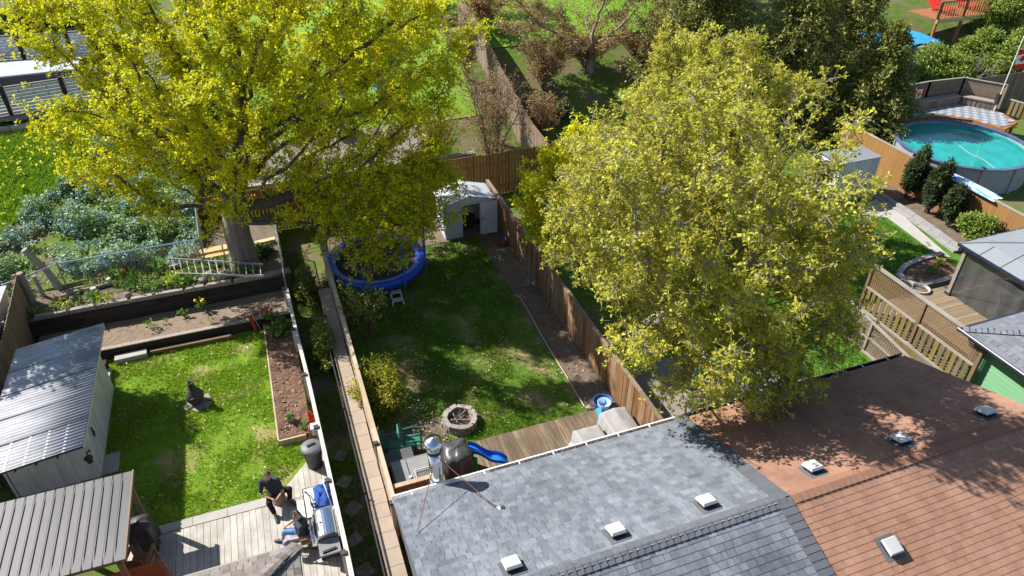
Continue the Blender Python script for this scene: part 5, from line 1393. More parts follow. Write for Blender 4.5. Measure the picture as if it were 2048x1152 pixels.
# folded aluminium poles leaning in corner etc: green stacked chairs
def mono_chair(name, label, c, rz, m, s=1.0, group=None, tilt=0.0):
    t = thing(name, label, 'chair', c, group)
    t.rotation_euler = (tilt, 0, rz); t.scale = (s, s, s); ORG[t] = Vector((0, 0, 0))
    mb = MB(); mb.box((0, 0, 0.42), (0.46, 0.44, 0.03), None, 0.94); mb.build('seat', m, t)
    for i in range(5):
        mb = MB(); mb.bar((-0.17 + 0.085 * i, 0.22, 0.44), (-0.19 + 0.095 * i, 0.34, 0.86), 0.055, 0.02, (0, 1, 0)); mb.build('back_slat', m, t)
    mb = MB(); mb.tube([(-0.24, 0.22, 0.42), (-0.25, 0.34, 0.86), (-0.15, 0.37, 0.93), (0.15, 0.37, 0.93), (0.25, 0.34, 0.86), (0.24, 0.22, 0.42)], 0.022, 6); mb.build('back_frame', m, t)
    for sx in (-1, 1):
        mb = MB(); mb.tube([(0.24 * sx, 0.27, 0.64), (0.27 * sx, 0.0, 0.65), (0.26 * sx, -0.22, 0.62)], [0.02, 0.028, 0.03], 6); mb.build('armrest', m, t)
        for y in (-0.22, 0.22):
            mb = MB(); mb.tube([(0.23 * sx, y, 0.43), (0.27 * sx, y * 1.15, 0.0)], [0.026, 0.02], 6); mb.build('leg', m, t)
        mb = MB(); mb.tube([(0.26 * sx, -0.22, 0.62), (0.25 * sx, -0.22, 0.42)], 0.022, 6); mb.build('arm_post', m, t)
    return t
mono_chair('garden_chair', 'dark green plastic chair against the low fence, left of the pair', (1.55, 13.15, 0.05), math.radians(80), DGREEN, 0.95)
mono_chair('garden_chair', 'dark green plastic chair beside the low fence, right of the pair', (2.0, 13.2, 0.05), math.radians(80), DGREEN, 0.95)
# storage box, frosted table, cedar panel
t = thing('storage_box', 'dark grey storage box between green chairs and glass table', 'storage box', (1.48, 12.5, 0.15))
mb = MB(); mb.box((1.48, 12.5, 0.42), (0.72, 0.42, 0.54)); mb.build('body', BLACKP, t)
mb = MB(); mb.box((1.48, 12.5, 0.715), (0.78, 0.48, 0.05)); mb.build('lid', mat('lid_grey', (0.09, 0.09, 0.095), (0.07, 0.07, 0.075), 0.5), t)
t = thing('glass_table', 'patio table with frosted glass top beside the steel flue', 'table', (1.78, 11.55, 0.15))
for k, (xa, xb) in enumerate(((1.26, 1.62), (1.64, 2.34))):
    mb = MB(); mb.box(((xa + xb) / 2, 11.87, 0.84), (xb - xa, 0.80, 0.012)); mb.build('glass_top', GLASST, t)
mb = MB(); mb.tube([(1.24, 11.45, 0.825), (2.36, 11.45, 0.825), (2.36, 12.29, 0.825), (1.24, 12.29, 0.825)], 0.018, 6, closed=True); mb.build('frame', W_RAIL, t)
for x in (1.27, 2.33):
    for y in (11.48, 12.26):
        mb = MB(); mb.tube([(x, y, 0.82), (x, y, 0.15)], 0.018, 6); mb.build('leg', W_RAIL, t)
t = thing('wire_rack', 'pale framed wire rack with tools beside the glass table', 'rack', (2.05, 11.3, 0.86))
mb = MB(); mb.tube([(1.75, 11.47, 0.90), (2.32, 11.47, 0.90), (2.32, 11.80, 0.90), (1.75, 11.80, 0.90)], 0.014, 6, closed=True); mb.build('frame', WHITE, t)
for k in range(9):
    mb = MB(); mb.tube([(1.80 + 0.06 * k, 11.47, 0.90), (1.80 + 0.06 * k, 11.80, 0.90)], 0.007, 5); mb.build('wire', W_DARK, t)
mb = MB(); mb.lathe([(0.02, 0), (0.04, 0.01), (0.04, 0.03), (0.0, 0.04)], (1.62, 11.67, 0.85), 10); solo(mb, 'saucer', WHITE, 'tiny white saucer on the glass table', 'saucer')
t = thing('cedar_screen', 'orange cedar screen of horizontal boards beside the grey roof', 'screen', (1.6, 11.2, 0.15))
for k in range(7):
    piece('board', W_CEDAR, t, (1.62, 11.2, 0.43 + 0.115 * k), (1.10, 0.03, 0.108))
mb = MB(); mb.bar((1.05, 11.2, 1.24), (2.2, 11.2, 1.24), 0.12, 0.03); mb.build('cap_rail', W_PALE, t)
mb = MB(); mb.box((1.12, 11.25, 0.69), (0.08, 0.06, 1.08)); mb.build('post', W_CEDAR, t)
mb = MB(); mb.box((2.14, 11.25, 0.69), (0.08, 0.06, 1.08)); mb.build('post', W_CEDAR, t)
# steel flue with cap and guy wires
def flue():
    x, y = 1.90, 9.86
    t = thing('steel_flue', 'tall shiny stainless flue pipe with round cap at the eave', 'flue', (x, y, 0.1))
    for a, b in ((0.6, 1.75), (1.76, 2.75), (2.76, 3.62)):
        mb = MB(); mb.lathe([(0.135, a), (0.138, a + 0.02), (0.135, a + 0.04), (0.135, b)], (x, y, 0), 28); mb.build('pipe_section', CHROME, t, True)
    mb = MB(); mb.lathe([(0.15, 3.52), (0.155, 3.56), (0.15, 3.60)], (x, y, 0), 28); mb.build('band', NAVY, t)
    mb = MB(); mb.lathe([(0.115, 3.62), (0.115, 3.72), (0.19, 3.73), (0.20, 3.80), (0.185, 3.84), (0.10, 3.90), (0.0, 3.94)], (x, y, 0), 28, cap=False); mb.build('cap', CHROME, t, True)
    for p in ((1.14, 8.33), (2.74, 8.34)):
        z = ZE + (YE - p[1]) * S3 + 0.02
        mb = MB(); mb.tube([(x, y - 0.14, 3.56), (p[0], p[1], z)], 0.009, 6); mb.build('guy_rod', mat('rust_rod', (0.20, 0.07, 0.05), (0.14, 0.06, 0.05), 0.6), t)
        mb = MB(); mb.box((p[0], p[1], z), (0.07, 0.07, 0.03)); mb.build('bracket', GALV, t)
    mb = MB(); mb.box((x, y, 0.3), (0.5, 0.5, 0.6)); mb.build('base', BLACKM, t)
flue()
covered('covered_barbecue', 'tall charcoal vinyl cover over a barbecue beside the steel flue', (2.84, 11.85, 0.15), 0.66, 0.72, 1.12, TARP_V, 9, folds=5, flare=0.04)
# toddler slide
t = thing('toddler_slide', 'blue plastic slide with green ladder on the deck', 'slide', (3.45, 11.9, 0.15))
mb = MB(); n = 14; prev = None
for i in range(n + 1):
    f = i / n; x = 3.22 + 0.95 * f; z = 0.86 - 0.56 * (f ** 1.15) + 0.05 * math.sin(f * 9.5) ; y = 12.02 - 0.30 * f
    row = [(x, y - 0.17, z + 0.10), (x, y - 0.15, z), (x, y + 0.15, z), (x, y + 0.17, z + 0.10)]
    if prev:
        for k in range(3): mb.poly([prev[k], row[k], row[k + 1], prev[k + 1]])
        for k in range(3): mb.poly([tuple(Vector(prev[k + 1]) - Vector((0, 0, 0.02))), tuple(Vector(row[k + 1]) - Vector((0, 0, 0.02))), tuple(Vector(row[k]) - Vector((0, 0, 0.02))), tuple(Vector(prev[k]) - Vector((0, 0, 0.02)))])
    prev = row
mb.build('chute', BLUEP, t, True)
for s in (-1, 1):
    mb = MB(); mb.poly([(3.26, 12.0 + 0.18 * s, 0.80), (3.0, 12.06 + 0.2 * s, 0.15), (3.16, 12.04 + 0.2 * s, 0.15), (3.36, 11.98 + 0.18 * s, 0.15), (3.34, 11.98 + 0.18 * s, 0.76)])
    q = [tuple(Vector(v) + Vector((0, 0.03 * s, 0))) for v in mb.v]; k = len(mb.v); mb.poly(q[::-1])
    for i in range(5): mb.poly([mb.v[i], mb.v[(i + 1) % 5], q[(i + 1) % 5], q[i]])
    mb.build('side_panel', GREENP, t)
for z in (0.3, 0.5):
    mb = MB(); mb.box((3.12 + z * 0.1, 12.04, z), (0.12, 0.34, 0.04)); mb.build('step', GREENP, t)
# covered furniture
def draped(name, label, x0, x1, y0, y1, z0, z1, m, seed, ridge=0.0):
    n = 18; V = []
    g = random.Random(seed)
    for j in range(n + 1):
        for i in range(n + 1):
            u, v = i / n, j / n
            e = min(u, 1 - u, v, 1 - v)
            edge = e < 0.001
            top = z1 - ridge * abs(u - 0.5) * 2 + 0.03 * (float(vnoise(u * 3 + seed, v * 3, 1.5)) - 0.5) - (0.05 if e < 0.06 else 0)
            z = z0 if edge else top
            fx = 0.03 * math.sin(11 * v * 3 + seed) if edge else 0; fy = 0.03 * math.sin(11 * u * 3 + seed) if edge else 0
            V.append((x0 + (x1 - x0) * u + fx, y0 + (y1 - y0) * v + fy, z))
    F = [(j * (n + 1) + i, j * (n + 1) + i + 1, (j + 1) * (n + 1) + i + 1, (j + 1) * (n + 1) + i) for j in range(n) for i in range(n)]
    mb = MB(); mb.v = V; mb.f = F
    mb.poly([(x0, y0, z0 + 0.002), (x0, y1, z0 + 0.002), (x1, y1, z0 + 0.002), (x1, y0, z0 + 0.002)])
    return solo(mb, name, m, label, 'furniture cover', None, True)
draped('furniture_cover', 'grey cover over a sofa against the brown fence', 6.88, 7.76, 10.9, 12.3, 0.16, 0.80, TARP_G, 2, 0.10)
draped('furniture_cover', 'grey cover over a low table in front of the sofa cover', 5.98, 6.82, 10.8, 12.0, 0.16, 0.66, TARP_G, 6, 0.0)
t = thing('garden_cushion', 'red and white patterned cushion beside the grey covers', 'cushion', (5.8, 11.5, 0.15))
mb = MB(); mb.ball((5.85, 11.5, 0.36), (0.09, 0.22, 0.22), 12, 8); mb.build('pad', WHITE, t, True)
for k in range(4):
    mb = MB(); mb.ball((5.785, 11.39 + 0.14 * (k % 2), 0.29 + 0.15 * (k // 2)), (0.03, 0.06, 0.06), 8, 5); mb.build('flower_print', PINK, t, True)
# blue toy tub
t = thing('toy_tub', 'blue round tub with a smaller ringed tub inside', 'tub', (7.42, 12.75, 0.05))
mb = MB(); mb.lathe([(0.22, 0.0), (0.27, 0.26), (0.29, 0.28), (0.275, 0.285), (0.25, 0.26), (0.20, 0.03), (0, 0.025)], (7.42, 12.95, 0.05), 24, cap=False); mb.build('tub', mat('tub_blue', (0.02, 0.07, 0.20), (0.025, 0.09, 0.26), 0.4), t, True)
mb = MB(); mb.lathe([(0.15, 0.0), (0.20, 0.22), (0.19, 0.23), (0.14, 0.05), (0, 0.04)], (7.38, 12.80, 0.20), 20, cap=False); mb.build('inner_tub', mat('tub_pale', (0.22, 0.38, 0.62), (0.30, 0.45, 0.68), 0.4), t, True)
mb = MB(); mb.box((7.16, 12.62, 0.22), (0.12, 0.34, 0.12), Matrix.Rotation(-0.3, 3, 'Z')); solo(mb, 'toy_block', SKYB, 'sky blue plastic block beside the round tub', 'toy')
mb = MB(); mb.tube([(6.95, 12.95, 0.17), (7.05, 13.05, 0.2), (7.0, 12.92, 0.22), (6.92, 13.0, 0.18)], 0.03, 6); solo(mb, 'rope_end', W_PALE, 'knotted rope end at the deck edge', 'rope')
# brown leaves in the gutter
g = np.random.default_rng(77)
pp = np.stack([g.uniform(3.0, 7.4, 900), YE + 0.02 + g.uniform(0, 0.09, 900), ZE - 0.09 + g.uniform(0, 0.03, 900)], 1)
V, F = leaves(pp, 2, 0.04, 0.02, 0.3, 0.6, 78)
setp(np_mesh('gutter_leaves', V, F, leaf_mat('dead_leaf', [(0.20, 0.12, 0.06), (0.30, 0.19, 0.10)], 0.1)), 'dead brown leaves lying in the white gutter', 'leaves', kind='stuff')
# fallen blossom and leaves on the two lawns
pp = np.concatenate([np.stack([g.uniform(-5.6, -1.4, 420), g.uniform(13.0, 20.0, 420), np.full(420, 0.085)], 1), np.stack([g.uniform(1.3, 7.0, 900), g.uniform(13.1, 23.0, 900), np.full(900, 0.085)], 1)])
V, F = leaves(pp, 1, 0.055, 0.02, 0.8, 0.7, 76)
setp(np_mesh('lawn_litter', V, F, leaf_mat('lawn_litter_leaf', [(0.40, 0.34, 0.16), (0.50, 0.46, 0.22), (0.34, 0.22, 0.12)], 0.1)), 'fallen blossom and dry leaves scattered over the lawns', 'leaves', kind='stuff')
# dead leaves along the soil strip and beds
pp = np.concatenate([np.stack([g.uniform(1.1, 3.2, 500), g.uniform(13.0, 17.5, 500), np.full(500, 0.06)], 1), np.stack([g.uniform(7.0, 7.85, 500), g.uniform(13, 24, 500), np.full(500, 0.07)], 1), np.stack([g.uniform(-1.3, -0.5, 700), g.uniform(14.8, 20.0, 700), np.full(700, 0.19)], 1)])
V, F = leaves(pp, 1, 0.07, 0.02, 0.8, 0.6, 79)
setp(np_mesh('leaf_litter', V, F, leaf_mat('litter_leaf', [(0.24, 0.14, 0.08), (0.36, 0.23, 0.14), (0.42, 0.30, 0.20)], 0.1)), 'dry leaf litter scattered over the bare soil strips', 'leaves', kind='stuff')
# ------------------------------------------------------------------ right-hand gardens
def lattice_panel(t, p0, p1, z0, z1, m, sp=0.085, w=0.028, th=0.008):
    """Criss-cross lattice strips, too many to pick apart: one stuff part."""
    (xa, ya), (xb, yb) = p0, p1
    L = math.hypot(xb - xa, yb - ya); H_ = z1 - z0; dx, dy = (xb - xa) / L, (yb - ya) / L
    mb = MB()
    n = int(L / sp)
    for i in range(n + 1):      # upright strips
        u = i * L / n
        mb.box((xa + dx * u, ya + dy * u, (z0 + z1) / 2), (w, th, H_), Matrix.Rotation(math.atan2(dy, dx), 3, 'Z'))
    k = int(H_ / sp)
    for j in range(k + 1):
        z = z0 + H_ * j / k
        mb.box(((xa + xb) / 2 - dy * th, (ya + yb) / 2 + dx * th, z), (L, th, w), Matrix.Rotation(math.atan2(dy, dx), 3, 'Z'))
    setp(mb.build('lattice', m, t), kind='stuff')

def lattice_fence():
    t = thing('lattice_fence', 'tall fence with brown lattice above mossy upright slats', 'fence', (17.15, 12.0, 0))
    X = 17.15; ya, yb = 9.7, 13.85
    posts = [ya, 11.75, yb]
    for y in posts:
        mb = MB(); mb.box((X, y, 1.1), (0.10, 0.10, 2.2)); mb.build('post', W_LATT, t)
    for a, b in zip(posts, posts[1:]):
        lattice_panel(t, (X, a + 0.06), (X, b - 0.06), 1.42, 2.12, W_LATT, 0.07, 0.03)
        mb = MB(); mb.box((X, (a + b) / 2, 2.19), (0.14, b - a, 0.05)); mb.build('cap_rail', W_RAIL, t)
        mb = MB(); mb.box((X - 0.02, (a + b) / 2, 1.38), (0.08, b - a - 0.11, 0.06)); mb.build('middle_rail', W_RAIL, t)
        mb = MB(); mb.box((X - 0.04, (a + b) / 2, 0.60), (0.16, b - a, 0.07)); mb.build('bottom_rail', W_RAIL, t)
        n = int((b - a) / 0.215)
        for i in range(n):
            y = a + 0.1 + (b - a - 0.2) * (i + 0.5) / n
            piece('slat', W_SLAT, t, (X - 0.065, y, 0.99), (0.022, 0.135, 0.72))
    for i in range(5):
        w = 0.83
        piece('fascia_board', W_SLAT, t, (X - 0.09, ya + w * (i + 0.5), 0.42), (0.03, w - 0.01, 0.28))
lattice_fence()
def low_lattice():
    t = thing('lattice_fence', 'low dark lattice fence below the tall slatted fence', 'fence', (16.2, 12.2, 0))
    X = 16.2; ys = [9.7, 11.1, 12.45, 13.7]
    top = lambda y: 0.95 + 0.12 * (y - 11.0)
    for y in ys:
        mb = MB(); mb.box((X, y, top(y) / 2), (0.08, 0.08, top(y))); mb.build('post', W_POST, t)
    for a, b in zip(ys, ys[1:]):
        lattice_panel(t, (X + 0.02, a + 0.04), (X + 0.02, b - 0.04), 0.1, min(top(a), top(b)) - 0.03, W_GREYB, 0.075, 0.03)
        mb = MB(); mb.bar((X, a, top(a) + 0.02), (X, b, top(b) + 0.02), 0.09, 0.04); mb.build('cap_rail', W_RAIL, t)
        mb = MB(); mb.bar((X - 0.02, a, 0.55), (X - 0.02, b, 0.6), 0.03, 0.06); mb.build('middle_rail', W_RAIL, t)
        mb = MB(); mb.bar((X - 0.02, a, 0.06), (X - 0.02, b, 0.06), 0.05, 0.08); mb.build('bottom_rail', W_RAIL, t)
low_lattice()
deck('right_deck', 'tan plank deck under the grey gazebo', 17.35, 24.5, 9.0, 13.95, 0.42, W_DECKR, 0.15, 'x')
# gazebo
def gazebo():
    x0, x1, y0, y1 = 20.45, 24.6, 9.9, 13.75; ze, zr = 2.35, 2.95
    t = thing('gazebo', 'gazebo with curved grey metal roof and mesh curtains', 'gazebo', ((x0 + x1) / 2, (y0 + y1) / 2, 0.42))
    xm, ym = (x0 + x1) / 2, (y0 + y1) / 2
    for x in (x0 + 0.2, x1 - 0.2):
        for y in (y0 + 0.2, y1 - 0.2):
            mb = MB(); mb.box((x, y, 1.37), (0.11, 0.11, 1.9)); mb.build('post', W_RAIL, t)
            mb = MB(); mb.box((x, y, 0.46), (0.2, 0.2, 0.06)); mb.build('post_foot', BLACKM, t)
    prof = [(0.0, 0.0), (0.25, 0.20), (0.5, 0.36), (0.75, 0.50), (1.0, 0.60)]
    cor = [(x0, y0), (x1, y0), (x1, y1), (x0, y1)]
    for k in range(4):
        a, b = Vector((*cor[k], 0)), Vector((*cor[(k + 1) % 4], 0)); c = Vector((xm, ym, 0))
        mb = MB()
        for (f, z), (f2, z2) in zip(prof, prof[1:]):
            p, q, r, s = a.lerp(c, f), b.lerp(c, f), b.lerp(c, f2), a.lerp(c, f2)
            mb.poly([(p.x, p.y, ze + z), (q.x, q.y, ze + z), (r.x, r.y, ze + z2), (s.x, s.y, ze + z2)])
        pn = mb.build('roof_panel', GAZR, t)
        for j in range(1, 5):
            f0 = j / 5
            mb = MB(); st = a.lerp(b, f0)
            pts = []
            for f, z in prof:
                wdt = 1 - f
                u = (f0 - 0.5) * (b - a).length
                if abs(u) > wdt * (b - a).length / 2 + 1e-6: break
                q = st + (c - (a + b) / 2) * f
                pts.append((q.x, q.y, ze + z + 0.012))
            if len(pts) > 1: mb.tube(pts, 0.014, 5); mb.build('seam', mat('seam_grey', (0.20, 0.21, 0.22), (0.17, 0.18, 0.19), 0.5), pn)
        mb = MB(); mb.tube([tuple(a.lerp(c, f).to_tuple()[:2]) + (ze + z + 0.015,) for f, z in prof], 0.03, 6); mb.build('hip_rib', GAZR, t)
        mb = MB(); mb.bar((a.x, a.y, ze - 0.04), (b.x, b.y, ze - 0.04), 0.08, 0.09); mb.build('eave_beam', NAVY, t)
    # mesh curtains with folds on the two visible sides
    for (pa, pb) in (((x0 + 0.22, y0 + 0.2), (x0 + 0.22, y1 - 0.2)), ((x0 + 0.2, y1 - 0.22), (x1 - 0.2, y1 - 0.22))):
        mb = MB(); n = 60; prev = None
        for i in range(n + 1):
            f = i / n
            d = Vector((pb[0] - pa[0], pb[1] - pa[1], 0)).normalized(); nn = Vector((-d.y, d.x, 0))
            o = nn * 0.04 * math.sin(f * 40) * (0.6 + 0.4 * math.sin(f * 7))
            x, y = pa[0] + (pb[0] - pa[0]) * f + o.x, pa[1] + (pb[1] - pa[1]) * f + o.y
            row = [(x, y, 0.45), (x, y, 2.30)]
            if prev: mb.poly([prev[0], row[0], row[1], prev[1]])
            prev = row
        mb.build('mesh_curtain', MESHN, t, True)
    return t
gazebo()
t = thing('patio_heater', 'pale pedestal standing inside the gazebo', 'pedestal', (21.2, 12.2, 0.42))
mb = MB(); mb.lathe([(0.22, 0.0), (0.22, 0.05), (0.06, 0.10), (0.05, 0.9), (0.12, 0.95), (0.14, 1.0)], (21.2, 12.2, 0.42), 14); mb.build('column', W_RAIL, t, True)
mb = MB(); mb.lathe([(0.5, 0.98), (0.5, 1.02)], (21.2, 12.2, 0.42), 20); mb.build('top', W_RAIL, t)
# round planter and kidney bed
t = thing('planter', 'pale round planter pot on the right deck', 'planter', (19.95, 14.05, 0.42))
mb = MB(); mb.lathe([(0.17, 0.0), (0.28, 0.30), (0.31, 0.36), (0.31, 0.40), (0.26, 0.40), (0.25, 0.30)], (19.95, 14.05, 0.10), 22); mb.build('pot', CONC, t, True)
mb = MB(); mb.lathe([(0.25, 0.32), (0.0, 0.35)], (19.95, 14.05, 0.10), 16, cap=False); mb.build('soil', DIRT, t)
t = thing('stone_bed', 'curved flower bed edged with grey stone beside the gazebo', 'garden bed', (21.6, 15.0, 0))
ring = [(22.9, 15.85), (21.8, 15.82), (20.9, 15.65), (20.35, 15.35), (20.15, 14.9), (20.4, 14.5), (21.2, 14.45), (22.4, 14.5)]
for a, b in zip(ring, ring[1:]):
    L = math.hypot(b[0] - a[0], b[1] - a[1]); n = max(1, int(L / 0.3))
    for i in range(n):
        f = (i + 0.5) / n
        piece('edge_stone', KERB, t, (a[0] + (b[0] - a[0]) * f, a[1] + (b[1] - a[1]) * f, 0.13), (round(L / n - 0.01, 2), 0.19, 0.22), Matrix.Rotation(math.atan2(b[1] - a[1], b[0] - a[0]), 3, 'Z'))
mb = MB(); mb.poly([(x * 0.985 + 21.5 * 0.015, y * 0.985 + 15.1 * 0.015, 0.16) for x, y in ring]); mb.build('soil', MULCH, t)
for i, (x, y, lab) in enumerate(((21.5, 15.1, 'small green clump in the middle of stone-edged bed'), (22.2, 15.3, 'yellow-green clump nearest the gazebo post'))):
    plant('garden_plant', lab, (x, y, 0.16), 0.24, 18, PLANT_Y if i else PLANT_G, 0.09, None, 90 + i)
# kerb along the path
t = thing('stone_kerb', 'double row of grey kerb stones edging the cedar bed', 'kerb', (23.9, 18.0, 0))
pts = [(24.05, 20.5), (24.02, 19.0), (23.85, 17.4), (23.65, 15.9)]
for a, b in zip(pts, pts[1:]):
    L = math.hypot(b[0] - a[0], b[1] - a[1]); n = int(L / 0.42)
    for i in range(n):
        f = (i + 0.5) / n
        for r, (off, z) in enumerate(((0.0, 0.09), (0.2, 0.2))):
            piece('kerb_stone', KERB, t, (a[0] + (b[0] - a[0]) * f + off, a[1] + (b[1] - a[1]) * f, z / 2 + 0.03), (0.19, round(L / n - 0.012, 2), z), Matrix.Rotation(math.atan2(b[1] - a[1], b[0] - a[0]) - math.pi / 2, 3, 'Z'))
sheet('soil_strip', DIRT, 24.1, 25.6, 14.2, 21.0, bumpy(0.10, 0.06), 0.3)
# green shed with shingle roof
def green_shed():
    x0, y1, x1, y0 = 17.35, 10.05, 20.4, 6.2; ze = 2.30
    t = thing('green_shed', 'pale green sided shed with dark grey shingle roof', 'shed', (18.8, 8.2, 0))
    ang = S3
    for k in range(13):
        piece('siding_board', GREENW, t, (x0, (y0 + y1) / 2, 0.3 + 0.145 * k), (0.03, round(y1 - y0, 2), 0.155), Matrix.Rotation(math.radians(6), 3, 'Y'))
    mb = MB(); mb.box((x0 + 0.01, y1 + 0.01, 1.1), (0.09, 0.09, 2.2)); mb.build('corner_trim', WHITE, t)
    mb = MB(); mb.box(((x0 + x1) / 2 + 0.03, (y0 + y1) / 2, 1.1), (x1 - x0, y1 - y0 - 0.03, 2.2)); mb.build('wall', GREENW, t)
    ex, ey = x0 - 0.45, y1 + 0.25
    mb = MB(); mb.box((ex + 0.32, (y0 + ey) / 2, ze - 0.13), (0.6, ey - y0, 0.02)); mb.build('soffit', GREEND, t)
    # hip roof: left slope and far slope
    hh = 1.9; ap = (ex + hh, ey - hh, ze + hh * S3)
    mb = MB(); mb.poly([(ex, ey, ze), (ex, y0, ze), (ex + hh, y0, ze + hh * S3), ap]); mb.poly([(ex, ey, ze), ap, (x1 + 0.3, ey - hh, ze + hh * S3), (x1 + 0.3, ey, ze)])
    mb.poly([(ex, ey, ze - 0.1), (ex, y0, ze - 0.1), (ex, y0, ze), (ex, ey, ze)]); mb.poly([(ex, ey, ze - 0.1), (ex, ey, ze), (x1 + 0.3, ey, ze), (x1 + 0.3, ey, ze - 0.1)])
    roof = mb.build('roof', SH_DGREY, t)
    its = shingle_slope(ex, x1 + 0.3, ey, ze, S3, 1.95, 0.15, (0.14, 0.28), 1, lambda x, y: (ey - y) < (x - ex) - 0.05)
    roof_shingles(roof, [(its, SH_DGREY, A3, 1, 0.15)], 200)
    k = 0
    while k < 13:
        s = (k + 0.5) * 0.15; y = ey - s - 0.05
        while y > y0 + 0.1:
            w = random.uniform(0.16, 0.3); rot = Matrix.Rotation(-(A3 - 0.055), 3, 'Y')
            p = (ex + s * math.cos(A3), y - w / 2, ze + s * math.sin(A3) + 0.009)
            if in_view(p): piece('shingle', SH_DGREY, roof, p, (0.18, round(w / 0.02) * 0.02 - 0.006, 0.009), rot)
            y -= w
        k += 1
    d = Vector((1, -1, S3)).normalized(); sd = Vector((1, 1, 0)).normalized(); n = d.cross(sd); n = n if n.z > 0 else -n
    rot = Matrix((d, sd, n)).transposed()
    for k in range(18):
        p = Vector((ex, ey, ze)) + d * (0.08 + 0.14 * k) + Vector((0, 0, 0.03))
        for s in (-1, 1):
            piece('hip_cap', SH_DGREY, roof, p + sd * s * 0.06, (0.17, 0.13, 0.012), rot @ Matrix.Rotation(s * 0.2 * (1 if rot.determinant() < 0 else -1), 3, 'X'))
    mb = MB(); mb.bar((ex - 0.04, ey + 0.1, ze - 0.03), (ex - 0.04, y0, ze - 0.03), 0.09, 0.07); mb.build('gutter', NAVY, roof)
    mb = MB(); mb.bar((ex - 0.1, ey + 0.05, ze - 0.033), (x1 + 0.3, ey + 0.05, ze - 0.033), 0.09, 0.07); mb.build('gutter', NAVY, roof)
    mb = MB(); mb.bar((ex - 0.08, ey + 0.1, ze + 0.012), (ex - 0.08, y0, ze + 0.012), 0.025, 0.02); mb.build('gutter_lip', WHITE, roof)
green_shed()
# teal chairs and glass table under the maple
mono_chair('garden_chair', 'teal plastic chair under the big maple, upper one', (11.15, 13.2, 0.04), math.radians(190), TEAL, 1.0)
mono_chair('garden_chair', 'teal plastic chair under the big maple, nearest the glass table', (10.55, 12.6, 0.04), math.radians(110), TEAL, 1.0)
mono_chair('garden_chair', 'teal plastic chair under the big maple, rightmost one', (12.1, 12.75, 0.04), math.radians(250), TEAL, 1.0)
t = thing('glass_table', 'long patio table with pale glass top behind the red roof', 'table', (11.3, 11.7, 0.04))
mb = MB(); mb.box((11.35, 11.75, 0.70), (2.1, 0.95, 0.02)); mb.build('glass_top', GLASST, t)
mb = MB(); mb.tube([(10.29, 11.27, 0.69), (12.41, 11.27, 0.69), (12.41, 12.23, 0.69), (10.29, 12.23, 0.69)], 0.022, 6, closed=True); mb.build('frame', BLACKM, t)
for x in (10.4, 12.3):
    for y in (11.35, 12.15):
        mb = MB(); mb.tube([(x, y, 0.68), (x + 0.05, y, 0.04)], 0.022, 6); mb.build('leg', BLACKM, t)
slat_chair('patio_chair', 'grey patio chair beside the long glass table', (9.7, 11.6, 0.04), math.radians(95), W_RAIL, 1.0)
slat_chair('patio_chair', 'grey patio chair in front of the long glass table', (11.3, 10.7, 0.04), math.radians(180), W_RAIL, 1.0)
cloth('hanging_tarp', 'pale grey tarpaulin heaped behind the brown fence', (8.7, 11.3, 0.05), 0.9, 1.4, 0.5, TARP_G, 13)
# white shed, orange fence, tarp
t = thing('white_shed', 'white panelled shed behind the maple near the pool', 'shed', (23.1, 21.0, 0))
for k in range(4):
    piece('wall_panel', WALLW, t, (22.12 + 0.5 * k, 20.72 + 0.004 * (k % 2), 0.92), (0.494, 0.05, 1.84))
mb = MB(); mb.box((22.87, 21.3, 0.91), (1.98, 1.1, 1.82)); mb.build('wall', WALLW, t)
for s in (0, 1):
    mb = MB(); mb.bar((21.8 if s == 0 else 22.87, 21.3, 1.86), (22.865 if s == 0 else 23.93, 21.3, 1.86), 1.25, 0.03); mb.build('roof_panel', GAZR, t)
board_fence('wooden_fence', 'orange board fence with white cap between cedars and pool', (25.45, 14.0), (25.6, 24.8), 0.0, 1.62, mat('fence_honey', (0.30, 0.16, 0.055), (0.22, 0.115, 0.04), 0.75, (12, 12, 2), 0.5, 0.5), 0.16, cap=W_RAIL, capw=0.13, side=1)
cloth('pool_tarp', 'blue and white tarpaulin draped over the fence by the pool', (25.6, 17.65, 1.66), 0.62, 2.5, 0.10, mat('tarp_blue_white', (0.10, 0.28, 0.62), (0.62, 0.66, 0.70), 0.6, (3, 3, 3), 1.0, 0.0, contrast=1.6, bump=0.6), 17)
